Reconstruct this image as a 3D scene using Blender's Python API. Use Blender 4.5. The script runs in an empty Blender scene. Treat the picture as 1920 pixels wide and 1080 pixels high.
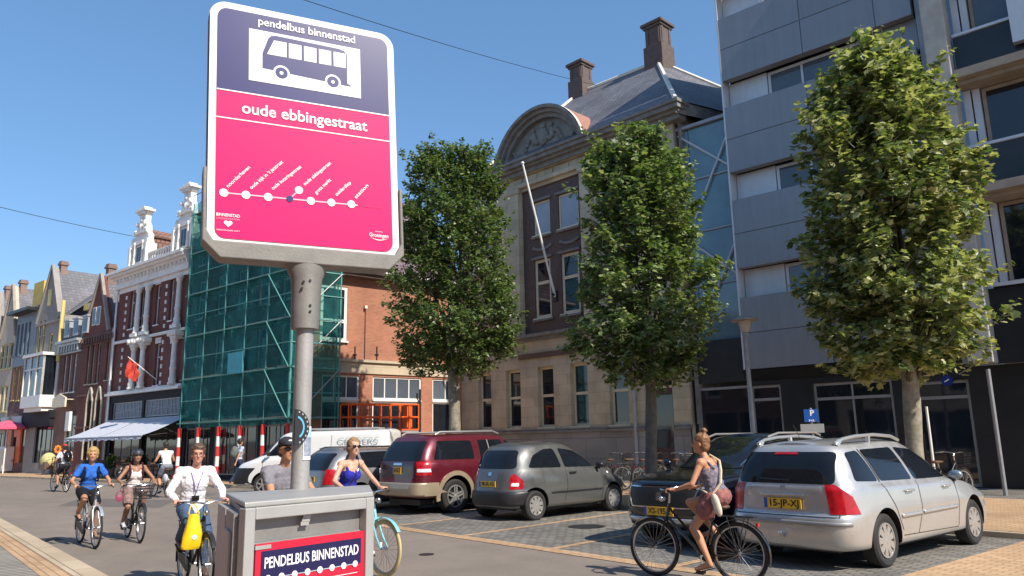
import bpy, bmesh, math, random
from mathutils import Vector, Matrix
from mathutils.bvhtree import BVHTree
rnd = random.Random(7)
R = math.radians
scene = bpy.context.scene
C = scene.collection

# ---------------------------------------------------------------- camera, sky, sun, exposure
CAM_H = 1.6
FOC, PITCH, ROLL, HEAD = 1420.0, math.atan(284/1420), math.atan(.02), R(50.45)
cam = bpy.data.objects.new('camera', bpy.data.cameras.new('camera')); C.objects.link(cam)
cam.data.sensor_width = 36; cam.data.lens = 36*FOC/1920
cam.data.clip_start = .1; cam.data.clip_end = 3000
_f = Vector((-math.sin(HEAD)*math.cos(PITCH), math.cos(HEAD)*math.cos(PITCH), math.sin(PITCH)))
_r = Vector((math.cos(HEAD), math.sin(HEAD), 0)); _u = _r.cross(_f)
_R = math.cos(ROLL)*_r - math.sin(ROLL)*_u; _U = math.sin(ROLL)*_r + math.cos(ROLL)*_u
cam.matrix_world = Matrix(((_R.x,_U.x,-_f.x,0),(_R.y,_U.y,-_f.y,0),(_R.z,_U.z,-_f.z,CAM_H),(0,0,0,1)))
scene.camera = cam

SUN_EL, SUN_AZ = R(43), math.atan2(.10, 1.0)      # azimuth measured from +X towards +Y
world = bpy.data.worlds.new('World'); scene.world = world; world.use_nodes = True
wn = world.node_tree; wn.nodes.clear()
wo = wn.nodes.new('ShaderNodeOutputWorld'); wb = wn.nodes.new('ShaderNodeBackground')
sky = wn.nodes.new('ShaderNodeTexSky'); sky.sky_type = 'NISHITA'; sky.sun_disc = False
sky.sun_elevation = SUN_EL; sky.sun_rotation = math.pi/2 - SUN_AZ
sky.altitude = 0; sky.air_density = .7; sky.dust_density = .3; sky.ozone_density = 3.0
wb.inputs['Strength'].default_value = .146
# the sky's own colours, with the soft roll-off a phone gives them
gm_ = wn.nodes.new('ShaderNodeGamma'); gm_.inputs['Gamma'].default_value = .6; wn.links.new(sky.outputs[0], gm_.inputs['Color'])
hs_ = wn.nodes.new('ShaderNodeHueSaturation'); hs_.inputs['Saturation'].default_value = 1.42; hs_.inputs['Value'].default_value = 1.5; wn.links.new(gm_.outputs[0], hs_.inputs['Color']); wn.links.new(hs_.outputs[0], wb.inputs[0])
wn.links.new(wb.outputs[0], wo.inputs[0])
sl = bpy.data.lights.new('sun', 'SUN'); sl.energy = 3.9; sl.angle = R(.6); sl.color = (1, .93, .82)
so = bpy.data.objects.new('sun', sl); C.objects.link(so)
sd = Vector((math.cos(SUN_AZ)*math.cos(SUN_EL), math.sin(SUN_AZ)*math.cos(SUN_EL), math.sin(SUN_EL)))
so.rotation_euler = sd.to_track_quat('Z', 'Y').to_euler(); so.location = (20, 0, 40)
scene.view_settings.view_transform = 'Standard'; scene.view_settings.look = 'None'
scene.view_settings.gamma = 1; scene.view_settings.exposure = 0.75

# ---------------------------------------------------------------- materials
def srgb(h):
    h = h.lstrip('#'); v = [int(h[i:i+2], 16)/255 for i in (0, 2, 4)]
    return tuple(x/12.92 if x <= .04045 else ((x+.055)/1.055)**2.4 for x in v)
def mat(name, col, rough=.7, metal=0., var=.15, scale=3., bump=0., bscale=30., spec=.5, coat=0., var2=None, trans=None, emit=None):
    m = bpy.data.materials.new(name); m.use_nodes = True
    n = m.node_tree; b = n.nodes['Principled BSDF']
    b.inputs['Roughness'].default_value = rough; b.inputs['Metallic'].default_value = metal
    b.inputs['Specular IOR Level'].default_value = spec
    if coat: b.inputs['Coat Weight'].default_value = coat; b.inputs['Coat Roughness'].default_value = .06
    tc = n.nodes.new('ShaderNodeTexCoord')
    if var > 0:
        no = n.nodes.new('ShaderNodeTexNoise'); no.inputs['Scale'].default_value = scale
        no.inputs['Detail'].default_value = 6; no.inputs['Roughness'].default_value = .62
        n.links.new(tc.outputs['Object'], no.inputs['Vector'])
        cr = n.nodes.new('ShaderNodeValToRGB'); cr.color_ramp.elements[0].position = .28; cr.color_ramp.elements[1].position = .72
        c2 = var2 or tuple(min(1, c*(1+var)) for c in col)
        c1 = tuple(c*(1-var) for c in col) if var2 is None else col
        cr.color_ramp.elements[0].color = (*c1, 1); cr.color_ramp.elements[1].color = (*c2, 1)
        n.links.new(no.outputs['Fac'], cr.inputs['Fac']); n.links.new(cr.outputs['Color'], b.inputs['Base Color'])
    else: b.inputs['Base Color'].default_value = (*col, 1)
    if bump > 0:
        nb = n.nodes.new('ShaderNodeTexNoise'); nb.inputs['Scale'].default_value = bscale; nb.inputs['Detail'].default_value = 4
        n.links.new(tc.outputs['Object'], nb.inputs['Vector'])
        bp = n.nodes.new('ShaderNodeBump'); bp.inputs['Strength'].default_value = bump; bp.inputs['Distance'].default_value = .02
        n.links.new(nb.outputs['Fac'], bp.inputs['Height']); n.links.new(bp.outputs['Normal'], b.inputs['Normal'])
    return m
def brickmat(name, c1, c2, mortar, bw=.22, bh=.065, ms=.010, rough=.85, flat=False, stain=.35, offset=.5, bump=.4, nscale=.6):
    """bricks, blocks, slates or setts laid on a wall (x+y against z) or, flat, on the ground (x against y)"""
    m = bpy.data.materials.new(name); m.use_nodes = True; n = m.node_tree; b = n.nodes['Principled BSDF']
    b.inputs['Roughness'].default_value = rough
    tc = n.nodes.new('ShaderNodeTexCoord'); vec = tc.outputs['Object']
    if not flat:
        sx = n.nodes.new('ShaderNodeSeparateXYZ'); n.links.new(vec, sx.inputs[0])
        ad = n.nodes.new('ShaderNodeMath'); n.links.new(sx.outputs[0], ad.inputs[0]); n.links.new(sx.outputs[1], ad.inputs[1])
        cx = n.nodes.new('ShaderNodeCombineXYZ'); n.links.new(ad.outputs[0], cx.inputs[0]); n.links.new(sx.outputs[2], cx.inputs[1]); v2 = cx.outputs[0]
    elif flat == 'y':
        sx = n.nodes.new('ShaderNodeSeparateXYZ'); n.links.new(vec, sx.inputs[0]); cx = n.nodes.new('ShaderNodeCombineXYZ'); n.links.new(sx.outputs[1], cx.inputs[0]); n.links.new(sx.outputs[0], cx.inputs[1]); v2 = cx.outputs[0]
    else: v2 = vec
    br = n.nodes.new('ShaderNodeTexBrick'); n.links.new(v2, br.inputs['Vector'])
    br.inputs['Color1'].default_value = (*c1, 1); br.inputs['Color2'].default_value = (*c2, 1); br.inputs['Mortar'].default_value = (*mortar, 1)
    br.inputs['Scale'].default_value = 1; br.inputs['Brick Width'].default_value = bw; br.inputs['Row Height'].default_value = bh
    br.inputs['Mortar Size'].default_value = ms; br.inputs['Mortar Smooth'].default_value = .3; br.offset = offset
    no = n.nodes.new('ShaderNodeTexNoise'); no.inputs['Scale'].default_value = nscale; no.inputs['Detail'].default_value = 8
    n.links.new(vec, no.inputs['Vector'])
    mr = n.nodes.new('ShaderNodeMapRange'); mr.inputs['From Min'].default_value = .3; mr.inputs['From Max'].default_value = .7
    mr.inputs['To Min'].default_value = 1-stain; mr.inputs['To Max'].default_value = 1+stain*.5
    n.links.new(no.outputs['Fac'], mr.inputs['Value'])
    mx = n.nodes.new('ShaderNodeVectorMath'); mx.operation = 'SCALE'
    n.links.new(br.outputs['Color'], mx.inputs[0]); n.links.new(mr.outputs[0], mx.inputs['Scale'])
    n.links.new(mx.outputs[0], b.inputs['Base Color'])
    bp = n.nodes.new('ShaderNodeBump'); bp.inputs['Strength'].default_value = bump; bp.inputs['Distance'].default_value = .012; bp.invert = True
    n.links.new(br.outputs['Fac'], bp.inputs['Height']); n.links.new(bp.outputs['Normal'], b.inputs['Normal'])
    return m
def glassmat(name, col=(.012,.016,.022), rough=.04, var=.5, scale=.8, spec=.8):
    return mat(name, col, rough=rough, var=var, scale=scale, spec=spec)

M = {}
M['asphalt'] = mat('asphalt', (.205,.168,.138), .88, var=.13, scale=1.3, bump=.25, bscale=160)
M['white_paint'] = mat('white_paint', (.74,.72,.68), .5, var=.08, scale=4)
M['cream_paint'] = mat('cream_paint', (.66,.58,.42), .5, var=.12, scale=4)
M['grey_metal'] = mat('grey_metal', (.30,.30,.30), .45, metal=.3, var=.12, scale=5)
M['galv'] = mat('galvanised_steel', (.36,.36,.355), .5, metal=.35, var=.18, scale=9, bump=.15, bscale=60)
M['dark_metal'] = mat('dark_metal', (.03,.03,.033), .4, metal=.3, var=.2)
M['black'] = mat('black_plastic', (.014,.014,.015), .5, var=.2)
M['rubber'] = mat('tyre_rubber', (.022,.021,.020), .8, var=.2, scale=8)
M['chrome'] = mat('chrome', (.62,.62,.62), .18, metal=1, var=.05)
M['alloy'] = mat('wheel_silver', (.52,.51,.49), .32, metal=.7, var=.08)
M['glass'] = glassmat('window_glass')
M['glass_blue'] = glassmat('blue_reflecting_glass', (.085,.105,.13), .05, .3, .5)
M['car_glass'] = glassmat('car_glass', (.009,.011,.015), .04, .3, 2.0, spec=.38)
M['red_lens'] = mat('red_lens', (.40,.006,.012), .2, var=.35, scale=14, coat=.3)
M['white_lens'] = mat('white_lens', (.75,.75,.78), .1, var=.1, scale=10, coat=.6)
M['plate_yellow'] = mat('plate_yellow', (.78,.46,.03), .4, var=.05)
M['plate_blue'] = mat('plate_blue', (.03,.08,.45), .4, var=.05)
M['ink'] = mat('black_lettering', (.012,.012,.012), .5, var=0)
M['white_ink'] = mat('white_lettering', (.85,.84,.84), .5, var=0)
M['tan_brick'] = brickmat('tan_paving_brick', (.44,.275,.15), (.54,.36,.205), (.22,.14,.09), .20, .10, .008, flat=True, stain=.22)
M['light_kerb'] = brickmat('light_kerb_stone', (.42,.33,.22), (.50,.40,.28), (.2,.15,.1), 1.0, .35, .01, flat=True, stain=.15)
M['sett_dark'] = brickmat('dark_grey_setts', (.155,.142,.125), (.25,.23,.20), (.075,.068,.06), .20, .10, .012, flat=True, stain=.3)
M['red_brick_paving'] = brickmat('pink_red_paving_brick', (.28,.14,.09), (.36,.19,.12), (.14,.08,.06), .20, .07, .008, flat=True, stain=.2)
M['grey_tile'] = brickmat('grey_paving_tile', (.27,.24,.20), (.34,.31,.26), (.10,.085,.07), .60, .15, .03, flat='y', stain=.2, offset=0)

# ---------------------------------------------------------------- mesh helpers
def link(name, me, parent=None, loc=None):
    o = bpy.data.objects.new(name, me); C.objects.link(o)
    if parent: o.parent = parent
    if loc: o.location = loc
    return o
def tag(o, label=None, cat=None, group=None, kind=None):
    if label: o['label'] = label
    if cat: o['category'] = cat
    if group: o['group'] = group
    if kind: o['kind'] = kind
    return o
def empty(name, loc=(0,0,0), rz=0., label=None, cat=None, group=None):
    o = bpy.data.objects.new(name, None); C.objects.link(o); o.empty_display_size = .2
    o.location = loc; o.rotation_euler = (0, 0, rz)
    return tag(o, label, cat, group)
class MB:
    """collects shapes and links them as one mesh object"""
    def __init__(s): s.v = []; s.f = []; s.m = []; s.mi = 0
    def add(s, vs, fs, mi=None):
        o = len(s.v); s.v += [tuple(v) for v in vs]
        for f in fs: s.f.append(tuple(i+o for i in f)); s.m.append(s.mi if mi is None else mi)
        return s
    def box(s, x0, x1, y0, y1, z0, z1, mi=None):
        v = [(x,y,z) for z in (z0,z1) for y in (y0,y1) for x in (x0,x1)]
        return s.add(v, [(0,2,3,1),(4,5,7,6),(0,1,5,4),(2,6,7,3),(0,4,6,2),(1,3,7,5)], mi)
    def quad(s, a, b, c, d, mi=None): return s.add([a,b,c,d], [(0,1,2,3)], mi)
    def tube(s, p0, p1, r, r1=None, n=8, mi=None, caps=True):
        p0, p1 = Vector(p0), Vector(p1); r1 = r if r1 is None else r1
        d = (p1-p0)
        if d.length < 1e-6: return s
        d.normalize(); a = d.orthogonal().normalized(); b = d.cross(a)
        vs = []
        for p, q in ((p0, r), (p1, r1)):
            for i in range(n):
                t = 2*math.pi*i/n; vs.append(p + a*math.cos(t)*q + b*math.sin(t)*q)
        fs = [(i, (i+1) % n, n+(i+1) % n, n+i) for i in range(n)]
        if caps: fs += [tuple(range(n-1, -1, -1)), tuple(range(n, 2*n))]
        return s.add(vs, fs, mi)
    def path(s, pts, r, n=6, mi=None, radii=None):
        pts = [Vector(p) for p in pts]; rings = []; prev = None
        for i, p in enumerate(pts):
            d = (pts[min(i+1, len(pts)-1)] - pts[max(i-1, 0)]).normalized()
            a = d.orthogonal().normalized() if prev is None else (prev - d*prev.dot(d)).normalized()
            prev = a; b = d.cross(a); q = radii[i] if radii else r
            rings.append([p + a*math.cos(2*math.pi*k/n)*q + b*math.sin(2*math.pi*k/n)*q for k in range(n)])
        vs = [v for rg in rings for v in rg]; fs = []
        for i in range(len(pts)-1):
            for k in range(n): fs.append((i*n+k, i*n+(k+1) % n, (i+1)*n+(k+1) % n, (i+1)*n+k))
        fs += [tuple(range(n-1, -1, -1)), tuple(range((len(pts)-1)*n, len(pts)*n))]
        return s.add(vs, fs, mi)
    def prism(s, poly, z0, z1, axis='z', mi=None):
        """extrude a 2-D outline between two heights along an axis; poly is counter-clockwise seen from +axis"""
        def P(a, b, c): return (a,b,c) if axis == 'z' else ((a,c,b) if axis == 'y' else (c,a,b))
        n = len(poly); vs = [P(a,b,z0) for a,b in poly] + [P(a,b,z1) for a,b in poly]
        fs = [tuple(range(n-1,-1,-1)), tuple(range(n,2*n))] + [(i,(i+1)%n,n+(i+1)%n,n+i) for i in range(n)]
        return s.add(vs, fs, mi)
    def ball(s, c, rx, ry=None, rz=None, nu=12, nv=8, mi=None):
        ry = ry or rx; rz = rz or rx; vs = []; fs = []
        for j in range(nv+1):
            ph = math.pi*j/nv
            for i in range(nu):
                th = 2*math.pi*i/nu
                vs.append((c[0]+rx*math.sin(ph)*math.cos(th), c[1]+ry*math.sin(ph)*math.sin(th), c[2]+rz*math.cos(ph)))
        for j in range(nv):
            for i in range(nu): fs.append((j*nu+i, (j+1)*nu+i, (j+1)*nu+(i+1)%nu, j*nu+(i+1)%nu))
        return s.add(vs, fs, mi)
    def lathe(s, prof, c=(0,0,0), axis='y', n=32, mi=None, a0=0, a1=2*math.pi):
        """prof: list of (offset along axis, radius)"""
        full = abs(a1-a0-2*math.pi) < 1e-6; k = n if full else n+1; vs = []
        for (h, r) in prof:
            for i in range(k):
                t = a0+(a1-a0)*i/n; a, b = r*math.cos(t), r*math.sin(t)
                vs.append((c[0]+a, c[1]+h, c[2]+b) if axis == 'y' else ((c[0]+a, c[1]+b, c[2]+h) if axis == 'z' else (c[0]+h, c[1]+a, c[2]+b)))
        fs = []
        for j in range(len(prof)-1):
            for i in range(n if full else n):
                i2 = (i+1) % k
                if not full and i+1 >= k: continue
                fs.append((j*k+i, j*k+i2, (j+1)*k+i2, (j+1)*k+i))
        return s.add(vs, fs, mi)
    def mesh(s, mats, smooth=False, weld=True, bevel=0):
        me = bpy.data.meshes.new('m'); me.from_pydata(s.v, [], s.f); me.validate()
        mats = mats if isinstance(mats, (list, tuple)) else [mats]
        for m in mats: me.materials.append(m)
        if len(me.polygons) == len(s.m):
            me.polygons.foreach_set('material_index', s.m)
        bm = bmesh.new(); bm.from_mesh(me)
        if weld: bmesh.ops.remove_doubles(bm, verts=bm.verts, dist=1e-5)
        bmesh.ops.recalc_face_normals(bm, faces=bm.faces)
        if bevel:
            es = [e for e in bm.edges if len(e.link_faces) == 2 and e.calc_face_angle(0) > .6]
            bmesh.ops.bevel(bm, geom=es, offset=bevel, segments=2, profile=.5, affect='EDGES')
        if smooth:
            for f in bm.faces: f.smooth = True
            for e in bm.edges:
                if len(e.link_faces) == 2 and e.calc_face_angle(0) > R(38): e.smooth = False
        bm.to_mesh(me); bm.free()
        return me
    def build(s, name, mats, parent=None, smooth=False, loc=None, weld=True, bevel=0):
        return link(name, s.mesh(mats, smooth, weld, bevel), parent, loc)
def copy_tree(o, parent=None):
    c = o.copy(); C.objects.link(c)
    if parent: c.parent = parent
    for ch in list(o.children): copy_tree(ch, c)
    return c
_tmp = bpy.data.scenes.new('workbench')
def evaluate(o):
    """the mesh of an object with its modifiers applied, worked out in a scene of its own"""
    _tmp.collection.objects.link(o); vl = _tmp.view_layers[0]; vl.update(); dg = vl.depsgraph; dg.update()
    me = bpy.data.meshes.new_from_object(o.evaluated_get(dg)); _tmp.collection.objects.unlink(o); return me
def text_mesh(txt, size, bold=.0, width=None, align='CENTER'):
    """flat lettering in the x-y plane; returns verts, faces, scaled to a given width"""
    cu = bpy.data.curves.new('t', 'FONT'); cu.body = txt; cu.size = size; cu.offset = bold; cu.align_x = align; cu.align_y = 'CENTER'; cu.resolution_u = 3
    o = bpy.data.objects.new('t', cu); me = evaluate(o)
    vs = [v.co.copy() for v in me.vertices]; fs = [tuple(p.vertices) for p in me.polygons]
    bpy.data.objects.remove(o); bpy.data.curves.remove(cu); bpy.data.meshes.remove(me)
    if width and vs:
        w = max(v.x for v in vs)-min(v.x for v in vs); k = width/max(w, 1e-6)
        for v in vs: v.x *= k
    return vs, fs
def text_obj(name, txt, size, origin, ux, uy, material, parent=None, bold=0., width=None, align='CENTER', rot=0.):
    vs, fs = text_mesh(txt, size, bold, width, align)
    ux, uy, origin = Vector(ux), Vector(uy), Vector(origin); c, s_ = math.cos(rot), math.sin(rot)
    mb = MB(); mb.add([origin+ux*(v.x*c-v.y*s_)+uy*(v.x*s_+v.y*c) for v in vs], fs)
    me = bpy.data.meshes.new('m'); me.from_pydata(mb.v, [], mb.f); me.materials.append(material)
    return link(name, me, parent)
# ---------------------------------------------------------------- measuring: a pixel of the photograph turned into a point
def ray(px, py): return _f + _R*((px-960)/FOC) + _U*((540-py)/FOC)
def G(px, py, z=0.):
    d = ray(px, py); t = (z-CAM_H)/d.z; return Vector((d.x*t, d.y*t, z))
def on_plane(px, py, P, ang, v=0.):
    """(u, z) where the pixel's ray meets the upright plane through P along direction ang, v metres behind it"""
    n = Vector((-math.sin(ang), math.cos(ang), 0)); Q = Vector((P[0], P[1], 0)) + n*v
    d = ray(px, py); o = Vector((0, 0, CAM_H)); t = n.dot(Q-o)/n.dot(d); q = o+d*t
    return ((q.x-P[0])*math.cos(ang)+(q.y-P[1])*math.sin(ang), q.z)

# ---------------------------------------------------------------- ground
def sheet(name, poly, z, m, parent=None, kind='structure'):
    mb = MB(); mb.add([(x, y, z) for x, y in poly], [tuple(range(len(poly)))])
    o = mb.build(name, m, parent)
    if kind: o['kind'] = kind
    return o
def slab(name, poly, z0, z1, m):
    mb = MB(); mb.prism(poly, z0, z1); o = mb.build(name, m); o['kind'] = 'structure'; return o
sheet('road', [(-900,-700),(700,-700),(700,900),(-900,900)], 0, M['asphalt'])
# near pavement: kerb, brick strip, grey tiles, pink brick
slab('kerb', [(-90,2.02),(20,2.02),(20,2.34),(-90,2.34)], -.05, .07, M['light_kerb'])
sheet('pavement', [(-90,1.72),(20,1.72),(20,2.016),(-90,2.016)], .066, M['tan_brick'])
sheet('pavement', [(-90,1.16),(20,1.16),(20,1.716),(-90,1.716)], .064, M['grey_tile'])
sheet('pavement', [(-90,-30),(20,-30),(20,1.156),(-90,1.156)], .062, M['red_brick_paving'])
# parking bays of dark setts with tan lines
PE, PB = 7.78, 13.4
sheet('parking_ground', [(-28,PE),(-4.2,PE),(-4.2,PB),(-28,PB)], .004, M['sett_dark'])
sheet('parking_edge_line', [(-28,PE-.14),(-4.1,PE-.14),(-4.1,PE+.12),(-28,PE+.12)], .008, M['tan_brick'])
for i in range(9):
    x = -6.45-2.27*i
    if i == 8: continue
    s = -.14 if i > 0 else -.06
    sheet('bay_line', [(x-.07,PE+.12),(x+.07,PE+.12),(x+.07+s*5.4,PB),(x-.07+s*5.4,PB)], .0085, M['tan_brick'])
slab('pavement', [(-27.2,PB),(-4.2,PB),(-4.2,19.6),(-27.2,19.6)], -.05, .09, M['tan_brick'])
slab('kerb', [(-28,PB-.16),(-4.2,PB-.16),(-4.2,PB-.003),(-28,PB-.003)], -.05, .085, M['light_kerb'])
sheet('pavement', [(-4.2,PE-.14),(12,PE-.14),(12,19.6),(-4.2,19.6)], .012, M['tan_brick'])
sheet('square_paving', [(-29.3,19.6),(25,19.6),(25,30),(-29.3,30)], .05, M['sett_dark'])
ROW_P, ROW_A = (-30.3, 13.0), R(11)
def rowpt(u, v): return (ROW_P[0]+u*math.cos(ROW_A)-v*math.sin(ROW_A), ROW_P[1]+u*math.sin(ROW_A)+v*math.cos(ROW_A))
slab('pavement', [rowpt(-75,-2.3), rowpt(.3,-2.3), (-27.2,11.6), (-27.2,30), rowpt(1,1), rowpt(-75,1)], -.05, .1, M['tan_brick'])
slab('kerb', [rowpt(-75,-2.46), rowpt(3,-2.46), rowpt(3,-2.303), rowpt(-75,-2.303)], -.05, .095, M['light_kerb'])
mb = MB(); mb.lathe([(.0,.0),(.0,.30),(.003,.34)], (0,0,0), 'z', 24)
mh = mb.build('manhole_cover', M['dark_metal'], loc=(*G(1100,988).to_2d(), .0095)); tag(mh, 'round iron manhole cover set in the dark setts of the empty parking bay', 'manhole cover')

# worn asphalt: broad tone changes, fine grit and darker tyre-polished bands; plus a repaired patch and two drains
n = M['asphalt'].node_tree; b = n.nodes['Principled BSDF']; src = b.inputs['Base Color'].links[0].from_socket; tc = n.nodes['Texture Coordinate']
def _noise(sc, lo, hi, det=4, st=(1,1,1)):
    mp = n.nodes.new('ShaderNodeMapping'); mp.inputs['Scale'].default_value = st; n.links.new(tc.outputs['Object'], mp.inputs['Vector'])
    o = n.nodes.new('ShaderNodeTexNoise'); o.inputs['Scale'].default_value = sc; o.inputs['Detail'].default_value = det; n.links.new(mp.outputs[0], o.inputs['Vector'])
    r_ = n.nodes.new('ShaderNodeMapRange'); r_.inputs['From Min'].default_value = .3; r_.inputs['From Max'].default_value = .7; r_.inputs['To Min'].default_value = lo; r_.inputs['To Max'].default_value = hi; n.links.new(o.outputs['Fac'], r_.inputs['Value']); return r_.outputs[0]
_m = n.nodes.new('ShaderNodeMath'); _m.operation = 'MULTIPLY'; n.links.new(_noise(.5,.86,1.10,6,(.25,1,1)), _m.inputs[0]); n.links.new(_noise(55,.80,1.22,3), _m.inputs[1])
_v = n.nodes.new('ShaderNodeVectorMath'); _v.operation = 'SCALE'; n.links.new(src, _v.inputs[0]); n.links.new(_m.outputs[0], _v.inputs['Scale']); n.links.new(_v.outputs[0], b.inputs['Base Color'])
M['patch'] = mat('newer_asphalt_patch', (.125,.108,.095), .9, var=.12, scale=20, bump=.2, bscale=160)
p_ = [G(*q) for q in ((150,935),(330,938),(300,952),(110,948))]; sheet('road_patch', [(p.x,p.y) for p in p_], .004, M['patch'])
for i,(px_,py_,lab) in enumerate(((90,1012,'iron street drain at the kerb in the lower left corner'),(800,1040,'small round iron cover in the road in front of the tan line'))):
    g_ = G(px_,py_); mb = MB()
    if i == 0: 
        g_ = Vector((g_.x, 2.55, 0)); mb.box(-.22,.22,-.18,-.15,0,.008); mb.box(-.22,.22,.15,.18,0,.008)
        for k in range(9): mb.box(-.22+.052*k,-.195+.052*k,-.15,.15,0,.007)
    else: mb.lathe([(.006,0),(.006,.09),(.004,.11)], (0,0,0), 'z', 20)
    tag(mb.build('drain_cover', M['dark_metal'], loc=(g_.x,g_.y,.0045)), lab, 'drain cover')
# ---------------------------------------------------------------- facade helpers (local frame: x along the wall, y into the house, z up)
def wall_grid(mb, u0, u1, z0, z1, holes, y=0., depth=.16, mi=0):
    us = sorted({u0, u1, *[min(max(h[i], u0), u1) for h in holes for i in (0, 1)]})
    zs = sorted({z0, z1, *[min(max(h[i], z0), z1) for h in holes for i in (2, 3)]})
    for a, b in zip(us, us[1:]):
        for c, d in zip(zs, zs[1:]):
            mu, mz = (a+b)/2, (c+d)/2
            if any(h[0] < mu < h[1] and h[2] < mz < h[3] for h in holes): continue
            mb.quad((a,y,c), (b,y,c), (b,y,d), (a,y,d), mi)
    for h in holes:
        a, b, c, d = h[:4]; y1 = y+depth
        mb.quad((a,y,c),(a,y1,c),(a,y1,d),(a,y,d), mi); mb.quad((b,y,c),(b,y,d),(b,y1,d),(b,y1,c), mi)
        mb.quad((a,y,d),(a,y1,d),(b,y1,d),(b,y,d), mi); mb.quad((a,y,c),(b,y,c),(b,y1,c),(a,y1,c), mi)
def shell(mb, u0, u1, z0, z1, D, mi=0, y=0.):
    """side walls and back of a block behind its front"""
    mb.quad((u0,y,z0),(u0,y,z1),(u0,D,z1),(u0,D,z0), mi); mb.quad((u1,y,z0),(u1,D,z0),(u1,D,z1),(u1,y,z1), mi)
    mb.quad((u0,D,z0),(u0,D,z1),(u1,D,z1),(u1,D,z0), mi)
def window(root, a, b, c, d, y=.10, fw=.06, fm=None, gm=None, cols=1, rows=1, transom=None, sill=True, arch=False, label=None, sm=None, name='window', sd=.06):
    fm = fm or M['white_paint']; gm = gm or M['glass']
    mb = MB(); y1 = y+.06; e = .002
    mb.box(a+e,a+fw,y,y1,c+e,d-e); mb.box(b-fw,b-e,y,y1,c+e,d-e); mb.box(a+fw,b-fw,y,y1,c+e,c+fw); mb.box(a+fw,b-fw,y,y1,d-fw,d-e)
    w2 = fw*.35
    for i in range(1, cols):
        x = a+(b-a)*i/cols; mb.box(x-w2,x+w2,y+.012,y1-.004,c+fw,d-fw)
    for i in range(1, rows):
        z = c+(d-c)*i/rows; mb.box(a+fw,b-fw,y+.016,y1-.008,z-w2,z+w2)
    if transom: z = c+(d-c)*transom; mb.box(a+fw,b-fw,y-.012,y1-.001,z-fw*.55,z+fw*.55)
    if sill: mb.box(a-.05,b+.05,-sd,y-.003,c-.07,c-.004)
    w = mb.build(name, fm, root)
    pb = MB(); pb.quad((a+.01,y+.035,c+.01),(b-.01,y+.035,c+.01),(b-.01,y+.035,d-.01),(a+.01,y+.035,d-.01))
    # each pane leans a hair its own way so reflections differ
    t = rnd.uniform(-.006,.006); pb.v = [(vx, vy+t*(vz-c)+rnd.uniform(-.003,.003), vz) for vx,vy,vz in pb.v]
    pb.build('pane', gm, w)
    if label: w['label'] = label
    return w
def part_box(name, m, root, x0,x1,y0,y1,z0,z1, bevel=0):
    return MB().box(x0,x1,y0,y1,z0,z1).build(name, m, root, bevel=bevel)
# ---------------------------------------------------------------- the row of old houses on the left
M['brick_red'] = brickmat('dark_red_brick', (.17,.045,.035), (.22,.065,.045), (.12,.09,.08), .22, .066, .008)
M['brick_brown'] = brickmat('brown_brick', (.15,.07,.055), (.19,.095,.07), (.13,.10,.09), .22, .066, .008)
M['brick_orange'] = brickmat('orange_red_brick', (.36,.125,.07), (.44,.17,.095), (.36,.23,.16), .21, .062, .008, stain=.28)
M['slate'] = brickmat('grey_roof_slate', (.12,.12,.135), (.165,.16,.175), (.06,.06,.07), .28, .20, .012, rough=.6, stain=.3)
M['tile_purple'] = brickmat('purple_brown_roof_tiles', (.17,.125,.14), (.25,.18,.185), (.07,.05,.055), .25, .28, .035, rough=.7, stain=.3, bump=1.)
M['tile_red'] = brickmat('red_brown_roof_tiles', (.24,.12,.09), (.29,.15,.11), (.1,.05,.04), .25, .30, .03, rough=.7, stain=.3)
M['verge_stone'] = mat('weathered_verge_stone', (.30,.26,.22), .8, var=.2)
M['plaster_grey'] = mat('grey_plaster', (.27,.25,.23), .8, var=.15, scale=2)
M['plaster_yellow'] = mat('yellow_plaster', (.52,.40,.10), .8, var=.15, scale=2)
M['plaster_cream'] = mat('cream_plaster', (.46,.41,.32), .8, var=.12, scale=2)
M['wood_yellow'] = mat('yellow_painted_wood', (.60,.48,.17), .5, var=.1)
M['wood_blue'] = mat('grey_blue_painted_wood', (.15,.18,.21), .5, var=.15)
M['wood_brown'] = mat('brown_painted_wood', (.12,.075,.055), .5, var=.2)
M['shop_black'] = mat('black_shopfront_paint', (.016,.016,.021), .65, var=.2, spec=.2)
M['zinc'] = mat('pale_zinc', (.40,.41,.42), .45, metal=.3, var=.1)
M['lead_white'] = mat('white_ridge_cap', (.66,.62,.55), .55, var=.1)
M['terracotta'] = mat('terracotta', (.26,.15,.11), .8, var=.2)
M['white_stone'] = mat('white_painted_stone', (.78,.75,.70), .6, var=.12, scale=3, bump=.1)
M['brick_pinkish'] = brickmat('pinkish_chimney_brick', (.26,.16,.13), (.31,.20,.16), (.2,.16,.13), .22, .066, .008)
M['awning'] = None
def ru(px, py=700, v=0.): return on_plane(px, py, ROW_P, ROW_A, v)
def rowroot(name, u0, label, cat='house', group='old houses along the left of the street'):
    x, y = rowpt(u0, 0); return empty(name, (x, y, 0), ROW_A, label, cat, group)
def rects(u0, lst, yref=None):
    """pixel boxes (x0, x1, ytop, ybottom) -> local (a, b, c, d)"""
    out = []
    for (x0, x1, yt, yb) in lst:
        ym = (yt+yb)/2; a = ru(x0, ym)[0]; b = ru(x1, ym)[0]; xm = (x0+x1)/2
        out.append((a-u0, b-u0, ru(xm, yb)[1], ru(xm, yt)[1]))
    return out
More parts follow.
